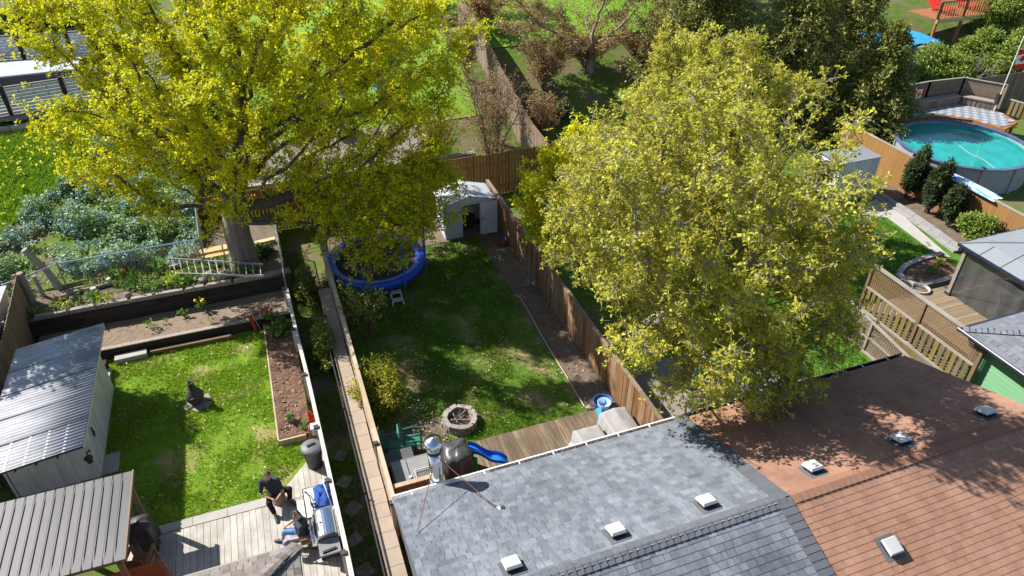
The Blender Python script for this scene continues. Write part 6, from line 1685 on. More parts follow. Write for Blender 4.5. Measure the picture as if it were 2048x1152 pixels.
# pool
def pool():
    c = (29.75, 21.73); R = 2.81
    t = thing('swimming_pool', 'round above-ground pool with turquoise water', 'pool', (c[0], c[1], 0))
    n = 24
    for k in range(n):
        a0, a1 = 2 * math.pi * k / n, 2 * math.pi * (k + 1) / n
        p0 = (c[0] + R * math.cos(a0), c[1] + R * math.sin(a0)); p1 = (c[0] + R * math.cos(a1), c[1] + R * math.sin(a1))
        mb = MB(); mb.bar((p0[0], p0[1], 0.57), (p1[0], p1[1], 0.57), 0.04, 1.14); mb.build('wall_panel', POOLS, t)
        mb = MB(); mb.bar((p0[0], p0[1], 1.19), (p1[0], p1[1], 1.19), 0.20, 0.035); mb.build('rim', POOLB, t)
        if k % 2 == 0:
            mb = MB(); mb.box((p0[0] * 1.0 + 0.03 * math.cos(a0), p0[1] + 0.03 * math.sin(a0), 0.58), (0.09, 0.12, 1.16), Matrix.Rotation(a0, 3, 'Z')); mb.build('upright', POOLS, t)
    mb = MB(); mb.lathe([(R - 0.03, 1.10), (R - 0.03, 1.02), (0, 1.02)], (c[0], c[1], 0), 48, cap=False)
    mb = MB(); mb.lathe([(R - 0.05, 0.0), (R - 0.05, 0.02)], (c[0], c[1], 1.0), 48); w = mb.build('water', POOLW, t)
    mb = MB(); mb.tube([(29.2, 19.45, 1.03), (29.5, 20.3, 1.03), (29.45, 21.0, 1.035), (29.7, 21.8, 1.03)], 0.012, 5); mb.build('hose', TILE_W, t)
    mb = MB(); mb.box((28.35, 19.36, 1.15), (0.12, 0.16, 0.24)); mb.build('skimmer', BLACKP, t)
pool()
# tiled deck and screen
t = thing('tiled_pool_deck', 'raised pool deck of pale and blue-grey checkered tiles', 'deck', (32.4, 24.2, 0))
dpts = [(29.1, 24.75), (31.0, 24.6), (32.3, 23.5), (32.75, 22.1), (34.2, 22.6), (34.6, 24.3), (33.6, 25.7), (29.4, 25.7)]
mb = MB(); mb.poly([(x, y, 1.27) for x, y in dpts]); k = len(mb.v)
for a, b in zip(dpts, dpts[1:] + dpts[:1]): mb.poly([(a[0], a[1], 1.12), (b[0], b[1], 1.12), (b[0], b[1], 1.27), (a[0], a[1], 1.27)])
mb.build('platform', W_CEDAR, t)
def inside(x, y, poly):
    r = False; j = len(poly) - 1
    for i in range(len(poly)):
        if (poly[i][1] > y) != (poly[j][1] > y) and x < (poly[j][0] - poly[i][0]) * (y - poly[i][1]) / (poly[j][1] - poly[i][1]) + poly[i][0]: r = not r
        j = i
    return r
for i in range(22):
    for j in range(15):
        x, y = 29.1 + 0.27 * i, 22.0 + 0.27 * j
        if all(inside(x + a, y + b, dpts) for a in (-0.13, 0.13) for b in (-0.13, 0.13)):
            piece('tile', TILE_W if (i + j) % 2 else TILE_G, t, (x, y, 1.285), (0.262, 0.262, 0.02))
for x, y in ((29.6, 25.3), (32.9, 22.4), (34.2, 22.8), (33.4, 25.3)):
    mb = MB(); mb.box((x, y, 0.55), (0.1, 0.1, 1.1)); mb.build('post', W_CEDAR, t)
def screen_wall(name, label, pts, z0, z1, m):
    t = thing(name, label, 'screen', (pts[0][0], pts[0][1], z0))
    for (xa, ya), (xb, yb) in zip(pts, pts[1:]):
        L = math.hypot(xb - xa, yb - ya); n = 5
        for r in range(n):
            h = (z1 - z0) / n
            mb = MB(); mb.bar((xa, ya, z0 + h * (r + 0.5)), (xb, yb, z0 + h * (r + 0.5)), 0.03, h - 0.008); mb.build('board', m, t)
        for x, y in ((xa, ya), (xb, yb)):
            mb = MB(); mb.box((x, y, (z0 + z1) / 2), (0.1, 0.1, z1 - z0 + 0.04)); mb.build('post', m, t)
        mb = MB(); mb.bar((xa, ya, z1 + 0.03), (xb, yb, z1 + 0.03), 0.10, 0.03); mb.build('cap_rail', W_RAIL, t)
screen_wall('pool_screen', 'brown board screen behind the tiled pool deck', [(29.6, 25.85), (31.6, 25.95), (33.7, 25.8), (34.75, 24.2)], 1.28, 2.45, W_GREYB)
t = thing('pool_bench', 'built-in wooden bench along the pool screen', 'bench', (33.0, 25.4, 1.28))
for (a, b) in (((29.7, 25.6), (33.35, 25.55)), ((33.5, 25.4), (34.35, 24.1))):
    mb = MB(); mb.bar((a[0], a[1], 1.70), (b[0], b[1], 1.70), 0.42, 0.045); mb.build('seat', W_RAIL, t)
    L = math.hypot(b[0] - a[0], b[1] - a[1]); n = int(L / 0.2)
    for i in range(n):
        f = (i + 0.5) / n
        piece('front_board', W_GREYB, t, (a[0] + (b[0] - a[0]) * f - 0.12 * (a[0] > 33.4), a[1] + (b[1] - a[1]) * f - 0.2 + 0.08 * (a[0] > 33.4), 1.48), (0.18, 0.025, 0.38), Matrix.Rotation(math.atan2(b[1] - a[1], b[0] - a[0]), 3, 'Z'))
t = thing('slat_railing', 'short mossy slat railing at the right end of the pool deck', 'railing', (34.4, 22.8, 1.28))
for i in range(6):
    piece('slat', W_SLAT, t, (34.42 + 0.05 * i, 23.4 - 0.22 * i, 1.66), (0.04, 0.15, 0.72), Matrix.Rotation(0.22, 3, 'Z'))
mb = MB(); mb.bar((34.4, 23.55, 2.03), (34.75, 22.2, 2.03), 0.1, 0.04); mb.build('top_rail', W_RAIL, t)
board_fence('wooden_fence', 'long grey-brown boundary fence behind the pool deck', (27.5, 26.5), (44.0, 26.5), 0.0, 2.0, W_GREYB, 0.17, jag=0.01, side=-1)
# flags
LEAF = [(0, -0.42), (0.03, -0.42), (0.02, -0.20), (0.24, -0.25), (0.20, -0.16), (0.42, 0.04), (0.36, 0.07), (0.40, 0.20), (0.27, 0.18), (0.24, 0.24), (0.12, 0.12), (0.16, 0.36), (0.08, 0.32), (0, 0.48)]
LEAF = LEAF + [(-x, y) for x, y in reversed(LEAF[1:-1])]
def flag(name, label, o, du, dv, w, h, wave, pole=None):
    """o: hoist top corner; du along the fly, dv downwards."""
    t = thing(name, label, 'flag', o)
    o = Vector(o); du = Vector(du).normalized(); dv = Vector(dv).normalized(); nn = du.cross(dv).normalized()
    fl_r = mat('flag_red', (0.62, 0.02, 0.03), (0.55, 0.015, 0.025), 0.8, trans=0.0); fl_w = mat('flag_white', (0.78, 0.78, 0.78), (0.72, 0.72, 0.72), 0.8)
    def P(u, v, e=0.0): return o + du * (u * w) + dv * (v * h) + nn * (wave * math.sin(u * 7 + v * 2) + e)
    for nm, a, b, m in (('red_band', 0, 0.25, fl_r), ('white_band', 0.25, 0.75, fl_w), ('red_band', 0.75, 1.0, fl_r)):
        mb = MB(); n = 6
        for i in range(n):
            u0, u1 = a + (b - a) * i / n, a + (b - a) * (i + 1) / n
            for j in range(4):
                for e in (0.004, -0.004):
                    q = [P(u0, j / 4, e), P(u1, j / 4, e), P(u1, (j + 1) / 4, e), P(u0, (j + 1) / 4, e)]
                    mb.poly(q if e > 0 else q[::-1])
        mb.build(nm, m, t)
    for e in (0.009, -0.009):
        mb = MB(); ctr = P(0.5, 0.5, e)
        pts = [P(0.5 + x * 0.40, 0.5 - y * 0.86, e) for x, y in LEAF]
        for a, b in zip(pts, pts[1:] + pts[:1]): mb.poly([ctr, a, b] if e > 0 else [ctr, b, a])
        mb.build('maple_leaf', fl_r, t)
    return t
t = thing('flagpole', 'white flagpole standing at the pool deck corner', 'flagpole', (34.2, 24.0, 1.28))
mb = MB(); mb.tube([(34.2, 24.0, 1.28), (34.2, 24.0, 4.95)], [0.03, 0.022], 8); mb.build('pole', WHITE, t)
mb = MB(); mb.box((34.2, 24.05, 1.9), (0.16, 0.16, 0.5)); mb.build('bracket', BLACKM, t)
flag('flag', 'red and white maple leaf flag flying from the white pole', (34.22, 24.0, 4.30), (0.18, -0.06, -0.98), (0.92, -0.33, 0.2), 0.95, 0.6, 0.04)
flag('flag', 'small maple leaf flag hanging on the brown pool screen', (30.55, 25.78, 2.2), (1, 0.03, 0), (0, 0, -1), 0.75, 0.5, 0.004)

# ------------------------------------------------------------------ far gardens
def brick_house():
    t = thing('brick_building', 'dark red brick building at the upper left corner', 'house', (-18.0, 47.0, 3.0))
    mb = MB(); mb.box((-20.0, 50.5, 5.2), (12.0, 6.0, 4.6)); mb.build('wall', BRICK, t)
    z = 3.05; r = 0
    while z < 6.6:
        x = -16.6 + 0.14 * (r % 2)
        while x < -13.9:
            piece('brick', BRICK, t, (x, 47.49, z), (0.27, 0.03, 0.085)); x += 0.285
        z += 0.105; r += 1
    for x, w in ((-16.9, 1.0), (-19.4, 1.2)):
        mb = MB(); mb.box((x, 47.48, 5.6), (w, 0.06, 1.2)); wi = mb.build('window', WHITE, t)
        mb = MB(); mb.box((x, 47.44, 5.6), (w - 0.16, 0.03, 1.04)); mb.build('pane', mat('window_dark', (0.03, 0.035, 0.045), (0.04, 0.045, 0.055), 0.1, spec=0.6), wi)
    mb = MB(); mb.box((-20.0, 50.5, 7.6), (12.8, 6.8, 0.25)); mb.build('roof', SH_GREYD, t)
brick_house()
SLATG = mat('slat_panel_grey', (0.42, 0.45, 0.50), (0.55, 0.56, 0.58), 0.7, (3, 3, 3), 0.5, 0.5)
def slat_fence(name, label, p0, p1, z, h, sections, m, mp):
    t = thing(name, label, 'railing', (p0[0], p0[1], z))
    a = Vector((*p0, 0)); b = Vector((*p1, 0)); d = (b - a); L = d.length; d.normalize(); rz = math.atan2(d.y, d.x)
    for i in range(sections + 1):
        c = a + d * (L * i / sections)
        piece('post', mp, t, (c.x, c.y, z + h / 2 + 0.05), (0.14, 0.14, round(h + 0.12, 2)))
    for i in range(sections):
        s = L / sections
        for r in range(8):
            cuts = (0.0, 0.5, 1.0) if r % 2 else (0.0, 0.25, 0.75, 1.0)
            for f0, f1 in zip(cuts, cuts[1:]):
                w = (s - 0.16) * (f1 - f0); cc = a + d * (s * i + 0.08 + (s - 0.16) * (f0 + f1) / 2)
                piece('slat', m, t, (cc.x, cc.y, z + 0.16 + (h - 0.12) * r / 8), (round(w - 0.03, 2), 0.03, round((h - 0.1) / 8 - 0.035, 3)), Matrix.Rotation(rz, 3, 'Z'))
    mb = MB(); mb.bar((a.x, a.y, z + 0.0), (b.x, b.y, z), 0.2, 0.16); mb.build('base_beam', W_FENCE, t)
    mb = MB(); mb.bar((a.x, a.y, z + h + 0.02), (b.x, b.y, z + h + 0.02), 0.08, 0.04); mb.build('top_rail', W_RAIL, t)
slat_fence('slat_railing', 'pale slatted railing with dark posts, the lower of two at the upper left', (-14.5, 34.0), (-3.6, 36.0), 2.95, 1.25, 5, SLATG, W_DARK)
slat_fence('slat_railing', 'blue-grey slatted railing with dark posts, the upper of two at the upper left', (-16.5, 40.6), (-6.0, 39.6), 3.7, 1.3, 5, SLATG, W_DARK)
t = thing('covered_pool', 'low dark walled pool under a pale cover between the slatted railings', 'pool', (-11, 38, 2.9))
mb = MB(); mb.box((-11.2, 38.3, 3.45), (7.0, 2.2, 1.0), Matrix.Rotation(0.02, 3, 'Z')); mb.build('wall', NAVY, t)
mb = MB(); mb.box((-11.2, 38.3, 3.98), (7.1, 2.3, 0.06), Matrix.Rotation(0.02, 3, 'Z')); mb.build('cover', mat('pool_cover', (0.45, 0.50, 0.56), (0.34, 0.40, 0.47), 0.5, (1.5, 1.5, 1.5), 1, 0, bump=0.5), t)
for k in range(5):
    mb = MB(); mb.tube([(-12.2 + 0.2 * k, 37.6, 4.02), (-12.4 + 0.1 * k, 37.17, 4.0), (-12.5 + 0.1 * k, 37.12, 3.0)], 0.015, 4); mb.build('tie_rope', GALV, t)
sheet('deck_floor', PAVE, -17.0, -3.4, 34.1, 41.0, lambda x, y: 3.02, 1.0)
t = thing('stone_kerb', 'row of pale kerb stones below the lower slatted railing', 'kerb', (-9, 33.6, 2.6))
for k in range(13):
    f = (k + 0.5) / 13; x = -13.6 + 7.6 * f; y = 33.25 + 1.25 * f
    piece('kerb_stone', CAPST if k % 3 else CONC, t, (x, y, h_meadow(x, y) + 0.10), (0.57, 0.3, 0.25), Matrix.Rotation(0.165 + random.uniform(-0.03, 0.03), 3, 'Z'))
# patio beyond the back fence
def lounger(label, c, rz):
    t = thing('lounge_chair', label, 'chair', c, 'blue chairs on the back patio'); t.rotation_euler = (0, 0, rz); ORG[t] = Vector((0, 0, 0))
    mb = MB(); mb.box((0, 0, 0.42), (0.55, 0.55, 0.05)); mb.build('seat', SKYB, t)
    mb = MB(); mb.bar((0, 0.27, 0.44), (0, 0.42, 0.98), 0.55, 0.04, (0, 1, 0)); mb.build('backrest', SKYB, t)
    for sx in (-1, 1):
        for y in (-0.24, 0.24):
            mb = MB(); mb.tube([(0.25 * sx, y, 0.4), (0.27 * sx, y, 0)], 0.025, 6); mb.build('leg', WHITE, t)
        mb = MB(); mb.box((0.29 * sx, 0, 0.62), (0.05, 0.55, 0.03)); mb.build('armrest', SKYB, t)
for k, (x, y, r, lab) in enumerate(((1.1, 33.2, 0.3, 'blue chair on the back patio, leftmost of the row'), (2.5, 34.0, -0.2, 'blue chair on the back patio, second from left'), (4.0, 34.3, 0.1, 'blue chair on the back patio, third from left'), (5.7, 34.9, 0.3, 'blue chair on the back patio, rightmost of the row'))):
    lounger(lab, (x, y, h_main(x, y) + 0.06), r)
t = thing('patio_table', 'grey low table on the back patio between blue chairs', 'table', (3.3, 32.6, 0.9))
mb = MB(); mb.lathe([(0.6, 0.62), (0.62, 0.66), (0.6, 0.68)], (3.3, 32.6, 0.9), 20); mb.build('table_top', W_RAIL, t)
mb = MB(); mb.lathe([(0.3, 0.0), (0.06, 0.1), (0.06, 0.62)], (3.3, 32.6, 0.9), 12); mb.build('pedestal', BLACKM, t)
t = thing('garden_wall', 'low grey block wall behind the orange back fence', 'wall', (3.0, 29.4, 0.2))
for r in range(3):
    x = -2.6 - 0.2 * (r % 2)
    while x < 8.4:
        piece('block', KERB, t, (x + 0.3, 29.35, 0.25 + 0.2 * r), (0.59, 0.28, 0.19)); x += 0.6
t = thing('toy_car', 'red ride-on toy behind the back fence', 'toy', (0.3, 28.2, 0.05))
mb = MB(); mb.box((0.3, 28.2, 0.35), (0.9, 0.45, 0.28), None, 0.8); mb.build('body', RED, t)
for sx in (-1, 1):
    for sy in (-1, 1):
        mb = MB(); mb.lathe([(0.14, -0.05), (0.14, 0.05)], (0, 0, 0), 12); rt = Matrix.Rotation(math.pi / 2, 3, 'X'); mb.v = [tuple(rt @ Vector(v) + Vector((0.3 + 0.3 * sx, 28.2 + 0.24 * sy, 0.18))) for v in mb.v]; mb.build('wheel', BLACKP, t)
# red cedar deck and blue cover far right
def far_deck():
    t = thing('raised_deck', 'red cedar deck with railing high on the slope at the top right', 'deck', (42.2, 34.7, 1.8))
    x0, x1, y0, y1, z = 39.0, 45.5, 33.0, 35.2, 3.1
    for i in range(26):
        piece('plank', W_REDD, t, ((x0 + x1) / 2, y0 + (y1 - y0) * (i + 0.5) / 26, z), (6.5, 0.078, 0.04))
    for i in range(33):
        piece('baluster', W_REDD, t, (x0 + 0.2 * i, y0 + 0.05, z + 0.5), (0.05, 0.05, 0.9))
    mb = MB(); mb.box(((x0 + x1) / 2, y0 + 0.05, z + 1.0), (x1 - x0, 0.14, 0.06)); mb.build('top_rail', W_REDD, t)
    for x in (x0 + 0.1, 41.1, 43.3, x1 - 0.1):
        mb = MB(); mb.box((x, y0 + 0.05, z - 0.5), (0.14, 0.14, 3.0)); mb.build('post', W_REDD, t)
    mb = MB(); mb.box(((x0 + x1) / 2, y0 - 0.03, z - 0.12), (x1 - x0, 0.05, 0.22)); mb.build('fascia', W_LUMBER, t)
    for x, y, lab in ((40.5, 34.3, 'red reclining chair on the cedar deck, left one'), (42.8, 34.5, 'red reclining chair on the cedar deck, right one')):
        q = thing('sun_lounger', lab, 'chair', (x, y, z + 0.02))
        mb = MB(); mb.box((x, y - 0.3, z + 0.32), (0.7, 1.2, 0.1)); mb.build('seat', RED, q)
        mb = MB(); mb.bar((x, y + 0.3, z + 0.34), (x, y + 0.85, z + 0.85), 0.7, 0.09, (1, 0, 0)); mb.build('backrest', RED, q)
        for sx in (-0.3, 0.3):
            for sy in (-0.8, 0.2):
                mb = MB(); mb.box((x + sx, y + sy, z + 0.15), (0.06, 0.06, 0.28)); mb.build('leg', RED, q)
    cloth('pool_cover', 'bright blue cover over a pool beside the red cedar deck', (36.6, 33.0, h_main(36.6, 33.0) + 0.95), 3.6, 3.2, 0.3, SKYB, 21)
    mb = MB(); mb.lathe([(1.75, 0.0), (1.75, 0.95)], (36.6, 33.0, h_main(36.6, 33.0)), 24); solo(mb, 'round_pool', POOLS, 'small round pool under a blue cover at the top right', 'pool')
far_deck()
# dark hedge along the far lawn
# ------------------------------------------------------------------ trees
def ell_points(ells, n, g, bias=0.55, zmin=-1e9, holes=0.0):
    out = []
    ws = np.array([e[6] if len(e) > 6 else e[3] * e[4] * e[5] for e in ells]); ws = ws / ws.sum()
    while len(out) < n:
        e = ells[g.choice(len(ells), p=ws)]
        d = g.normal(size=3); d /= np.linalg.norm(d)
        r = g.random() ** (bias / 1.0 * 0.6 + 0.05)
        lump = 0.78 + 0.34 * float(vnoise(math.atan2(d[1], d[0]) * 1.6 + e[0], d[2] * 2.5 + e[1], 1.3))
        p = np.array(e[:3]) + d * r * lump * np.array(e[3:6])
        if p[2] < zmin: continue
        if holes > 0 and float(vnoise(p[0] + p[2] * 0.7, p[1] - p[2] * 0.6, 0.75)) < holes: continue
        out.append(p)
    return np.array(out)

def colonize(trunk, attr, step, kill, maxit=140, g=None, wander=0.12):
    pos = [np.array(p, float) for p in trunk]; par = [-1] + list(range(len(trunk) - 1))
    A = attr.copy(); alive = np.ones(len(A), bool)
    best = np.full(len(A), 1e9); bi = np.zeros(len(A), int)
    P = np.array(pos)
    start = max(1, len(trunk) - 3); last = np.zeros(len(A), int)
    D = np.linalg.norm(A[:, None] - P[None, start:], axis=2); bi = D.argmin(1) + start; best = D.min(1)
    for it in range(maxit):
        idx = np.where(alive)[0]
        if len(idx) == 0: break
        acc = {}
        dirs = A[idx] - np.array(pos)[bi[idx]]
        dirs /= np.linalg.norm(dirs, axis=1)[:, None] + 1e-9
        nb = bi[idx]
        u, inv = np.unique(nb, return_inverse=True)
        S = np.zeros((len(u), 3)); np.add.at(S, inv, dirs)
        S /= np.linalg.norm(S, axis=1)[:, None] + 1e-9
        S += g.normal(0, wander, S.shape); S /= np.linalg.norm(S, axis=1)[:, None] + 1e-9
        base = len(pos)
        new = np.array(pos)[u] + S * step
        for k in range(len(u)):
            pos.append(new[k]); par.append(int(u[k]))
        Dn = np.linalg.norm(A[idx][:, None] - new[None], axis=2)
        m = Dn.argmin(1); dm = Dn[np.arange(len(idx)), m]
        better = dm < best[idx]
        best[idx[better]] = dm[better]; bi[idx[better]] = base + m[better]
        last[idx[better]] = it
        dead = (best[idx] < kill) | (it - last[idx] > 4)
        alive[idx[dead]] = False
    return np.array(pos), np.array(par)

def make_tree(name, label, base, trunk, ells, n_attr, seed, bark, leafm, clumps, leaf_n, leaf_size, spread, trunk_r, step=0.32, kill=0.5,
              tip=0.010, up=0.25, wide=0.6, zmin=0.8, holes=0.0, leaf_tip=14, jitter=0.16, bias=0.55, expo=2.25, droop=0.0, cat='tree', twigs=True, extra=None, bark2=None):
    g = np.random.default_rng(seed)
    t = thing(name, label, cat, base)
    attr = ell_points(ells, n_attr, g, bias, zmin, holes)
    pos, par = colonize(trunk, attr, step, kill, 150, g)
    n = len(pos); w = np.zeros(n); cnt = np.zeros(n, int)
    haschild = np.zeros(n, bool); haschild[par[par >= 0]] = True
    for i in range(n - 1, -1, -1):
        if not haschild[i]: w[i] += tip ** expo; cnt[i] = 1
        if par[i] >= 0: w[par[i]] += w[i]; cnt[par[i]] += cnt[i]
    r = w ** (1 / expo)
    nt = len(trunk)
    k = trunk_r[1] / max(r[nt - 1], 1e-6)
    r = r * np.where(cnt > 60, k, np.interp(np.log(np.maximum(cnt, 1)), [0, math.log(60)], [1.0, k]))
    # trunk: flared, many-sided
    mb = MB(); tr = [trunk_r[0] + (trunk_r[1] - trunk_r[0]) * i / (nt - 1) for i in range(nt)]
    m2 = [Vector(p) for p in trunk]
    path = [m2[0] - Vector((0, 0, 0.25))] + [m2[0]]; rad = [trunk_r[0] * 1.45, trunk_r[0] * 1.2]
    for i in range(1, nt): path.append(m2[i]); rad.append(tr[i])
    mb.tube(path, rad, 14)
    for i, v in enumerate(mb.v):
        q = Vector(v); a = math.atan2(q.y - base[1], q.x - base[0]); kk = 1 + 0.06 * math.sin(3 * a + 1) + 0.05 * math.sin(7 * a)
        ring = i // 14; c = path[min(ring, len(path) - 1)]
        mb.v[i] = tuple(c + (q - c) * kk)
    mb.build('trunk', bark, t, True)
    ch = np.arange(nt, n); p = par[ch]
    big = r[ch] > 0.035
    br = bark2 or bark
    for sel, sides in ((big, 7), (~big, 3)):
        c = ch[sel]
        if len(c) == 0: continue
        rp = np.minimum(r[par[c]], r[c] * 1.25)
        d = pos[c] - pos[par[c]]; L = np.linalg.norm(d, axis=1)[:, None] + 1e-9
        V, F = tubes_np(pos[par[c]] - d / L * (rp * 0.4)[:, None], pos[c], rp, r[c], sides)
        o = np_mesh('branches' if sides == 7 else 'twigs', V, F, br, t, True)
        if sides == 3: setp(o, kind='stuff')
    cand = np.where((cnt <= leaf_tip) & (np.arange(n) >= nt))[0]
    if clumps > 0 and len(cand):
        pw = 1.0 / (cnt[cand] ** 0.5); pw /= pw.sum()
        pick = g.choice(cand, clumps, p=pw)
        C = pos[pick] + g.normal(0, jitter, (clumps, 3))
        f = g.random(clumps)[:, None]; pp = np.where(par[pick] >= 0, par[pick], pick)
        C0 = pos[pick] * (1 - f) + pos[pp] * f
        C = C0 + g.normal(0, jitter, (clumps, 3))
        ok = C[:, 2] > zmin * 0.5 + base[2] * 0.5 + 0.05
        C = C[ok]; C0 = C0[ok]
        if twigs:
            V, F = tubes_np(C0[::2], C[::2], np.full(len(C[::2]), 0.009), np.full(len(C[::2]), 0.005), 3)
            np_mesh('fine_twigs', V, F, br, t)
        V, F = leaves(C, leaf_n, leaf_size, spread, up, wide, seed + 1, droop)
        np_mesh('crown', V, F, leafm, t)
    return t

YG = leaf_mat('maple_blossom', [(0.46, 0.48, 0.010), (0.64, 0.62, 0.012), (0.82, 0.74, 0.015), (0.50, 0.53, 0.010), (0.74, 0.66, 0.015)], 0.4, [(0.40, 0.45, 0.010), (0.56, 0.57, 0.012), (0.66, 0.64, 0.015)], 0.5)
MP = leaf_mat('maple_spring_leaf', [(0.36, 0.39, 0.03), (0.56, 0.56, 0.05), (0.74, 0.70, 0.12), (0.42, 0.45, 0.05), (0.62, 0.49, 0.11)], 0.45, [(0.22, 0.26, 0.02), (0.36, 0.37, 0.035), (0.46, 0.38, 0.06), (0.30, 0.30, 0.03)], 0.9)
RB = leaf_mat('red_bud', [(0.30, 0.13, 0.06), (0.40, 0.21, 0.10), (0.36, 0.25, 0.10), (0.27, 0.25, 0.06)], 0.3)
DK = leaf_mat('evergreen_dark', [(0.10, 0.14, 0.028), (0.165, 0.195, 0.04), (0.26, 0.265, 0.06), (0.44, 0.38, 0.10)], 0.3)
CD = leaf_mat('cedar_dark', [(0.022, 0.040, 0.014), (0.040, 0.066, 0.020), (0.065, 0.095, 0.028)], 0.15)
SB = leaf_mat('shrub_yellow_green', [(0.20, 0.225, 0.02), (0.30, 0.31, 0.025), (0.39, 0.38, 0.035), (0.16, 0.19, 0.02)], 0.35)
HS = leaf_mat('hillside_shrub', [(0.10, 0.155, 0.025), (0.19, 0.265, 0.04), (0.29, 0.36, 0.06)], 0.3)
SG = leaf_mat('passage_shrub', [(0.10, 0.15, 0.022), (0.17, 0.21, 0.03), (0.24, 0.25, 0.035)], 0.3)

T1 = [(-1.65, 22.8, 0.85), (-1.64, 22.8, 1.4), (-1.66, 22.82, 2.0), (-1.62, 22.85, 2.6), (-1.55, 22.9, 3.1), (-1.45, 22.95, 3.6)]
make_tree('maple_tree', 'big yellow-green blossoming maple at the upper left', T1[0], T1,
          [(0.75, 23.4, 7.0, 7.2, 4.4, 4.8), (-3.9, 23.4, 6.2, 3.0, 2.8, 2.4, 24), (3.0, 21.0, 3.4, 3.3, 2.1, 1.8, 50), (2.6, 20.2, 2.1, 1.8, 1.0, 0.8, 7), (-3.0, 25, 9.5, 4.0, 3, 2.5, 24)],
          3000, 101, BARK_G, YG, 18500, 13, 0.076, 0.09, (0.44, 0.36), 0.34, 0.52, zmin=1.0, holes=0.28, jitter=0.20, wide=0.9, bark2=BARK_D)
T2 = [(9.25, 14.5, -0.05), (9.22, 14.35, 0.7), (9.15, 14.1, 1.4), (9.08, 13.6, 2.1), (9.0, 13.0, 2.8)]
make_tree('maple_tree', 'broad pale green maple in the middle of the right half', T2[0], T2,
          [(8.75, 11.3, 6.35, 3.8, 3.75, 3.65), (9.6, 9.8, 4.6, 2.7, 1.7, 1.9, 20), (11.7, 11.5, 6.0, 1.5, 1.7, 2.0, 11)],
          4200, 202, BARK_S, MP, 18500, 9, 0.078, 0.035, (0.30, 0.22), 0.25, 0.36, zmin=1.7, holes=0.30, jitter=0.16, wide=0.5)
T3 = [(9.5, 18.9, -0.05), (9.5, 18.9, 0.7), (9.4, 18.85, 1.4), (9.3, 18.8, 2.0)]
make_tree('maple_tree', 'smaller bright yellow maple behind the brown fence corner', T3[0], T3,
          [(8.75, 18.3, 4.1, 2.0, 2.0, 2.3)], 700, 203, BARK_D, YG, 2100, 18, 0.085, 0.10, (0.16, 0.12), 0.3, 0.46, zmin=1.5, holes=0.2, jitter=0.16, wide=0.85)
T4 = [(15.0, 21.5, -0.05), (15.0, 21.4, 0.8), (14.95, 21.3, 1.6), (14.9, 21.2, 2.3)]
make_tree('maple_tree', 'pale green maple half hidden behind the broad maple', T4[0], T4,
          [(15.0, 20.8, 5.2, 3.4, 2.9, 3.0)], 1100, 204, BARK_S, MP, 5000, 11, 0.11, 0.05, (0.22, 0.17), 0.32, 0.5, zmin=1.6, holes=0.2, jitter=0.16, wide=0.42)
T5 = [(-10.6, 21.2, 0.0), (-10.6, 21.2, 1.2), (-10.6, 21.2, 2.6)]
make_tree('maple_tree', 'tree standing beyond the left edge that shades the shed roof', T5[0], T5,
          [(-9.9, 20.6, 5.5, 1.8, 1.9, 1.7)], 420, 205, BARK_G, YG, 1100, 7, 0.10, 0.095, (0.22, 0.18), 0.34, 0.52, zmin=2.5, holes=0.2, jitter=0.2, wide=0.9)
b = (17.2, 35.0, h_main(17.2, 35.0) - 0.1)
make_tree('budding_tree', 'budding tree with grey limbs and red-brown leaves before the far lawn', b, [(b[0], b[1], b[2] + 0.4 * k) for k in range(4)],
          [(17.0, 34.8, b[2] + 3.7, 5.6, 3.0, 2.8)], 1000, 303, BARK_S, RB, 3200, 6, 0.09, 0.09, (0.20, 0.15), 0.4, 0.75, zmin=b[2] + 1.6, holes=0.36, jitter=0.16, tip=0.012)
b = (26.0, 43.0, h_main(26, 43) - 0.1)
make_tree('budding_tree', 'second budding brown tree behind the evergreens at the top', b, [(b[0], b[1], b[2] + 0.45 * k) for k in range(4)],
          [(25.5, 42.5, b[2] + 4.6, 5.0, 3.4, 3.4)], 650, 304, BARK_S, RB, 4600, 6, 0.13, 0.12, (0.2, 0.15), 0.45, 0.8, zmin=b[2] + 1.4, holes=0.30, jitter=0.2, tip=0.012)
b = (10.5, 46.0, h_main(10.5, 46) - 0.1)
make_tree('budding_tree', 'bare brown tree at the top edge left of the far lawn', b, [(b[0], b[1], b[2] + 0.45 * k) for k in range(4)],
          [(11.0, 46.0, b[2] + 4.0, 4.6, 3.0, 3.2)], 600, 305, TWIGM, RB, 3400, 6, 0.12, 0.12, (0.18, 0.14), 0.45, 0.8, zmin=b[2] + 1.0, holes=0.30, jitter=0.2, tip=0.014)

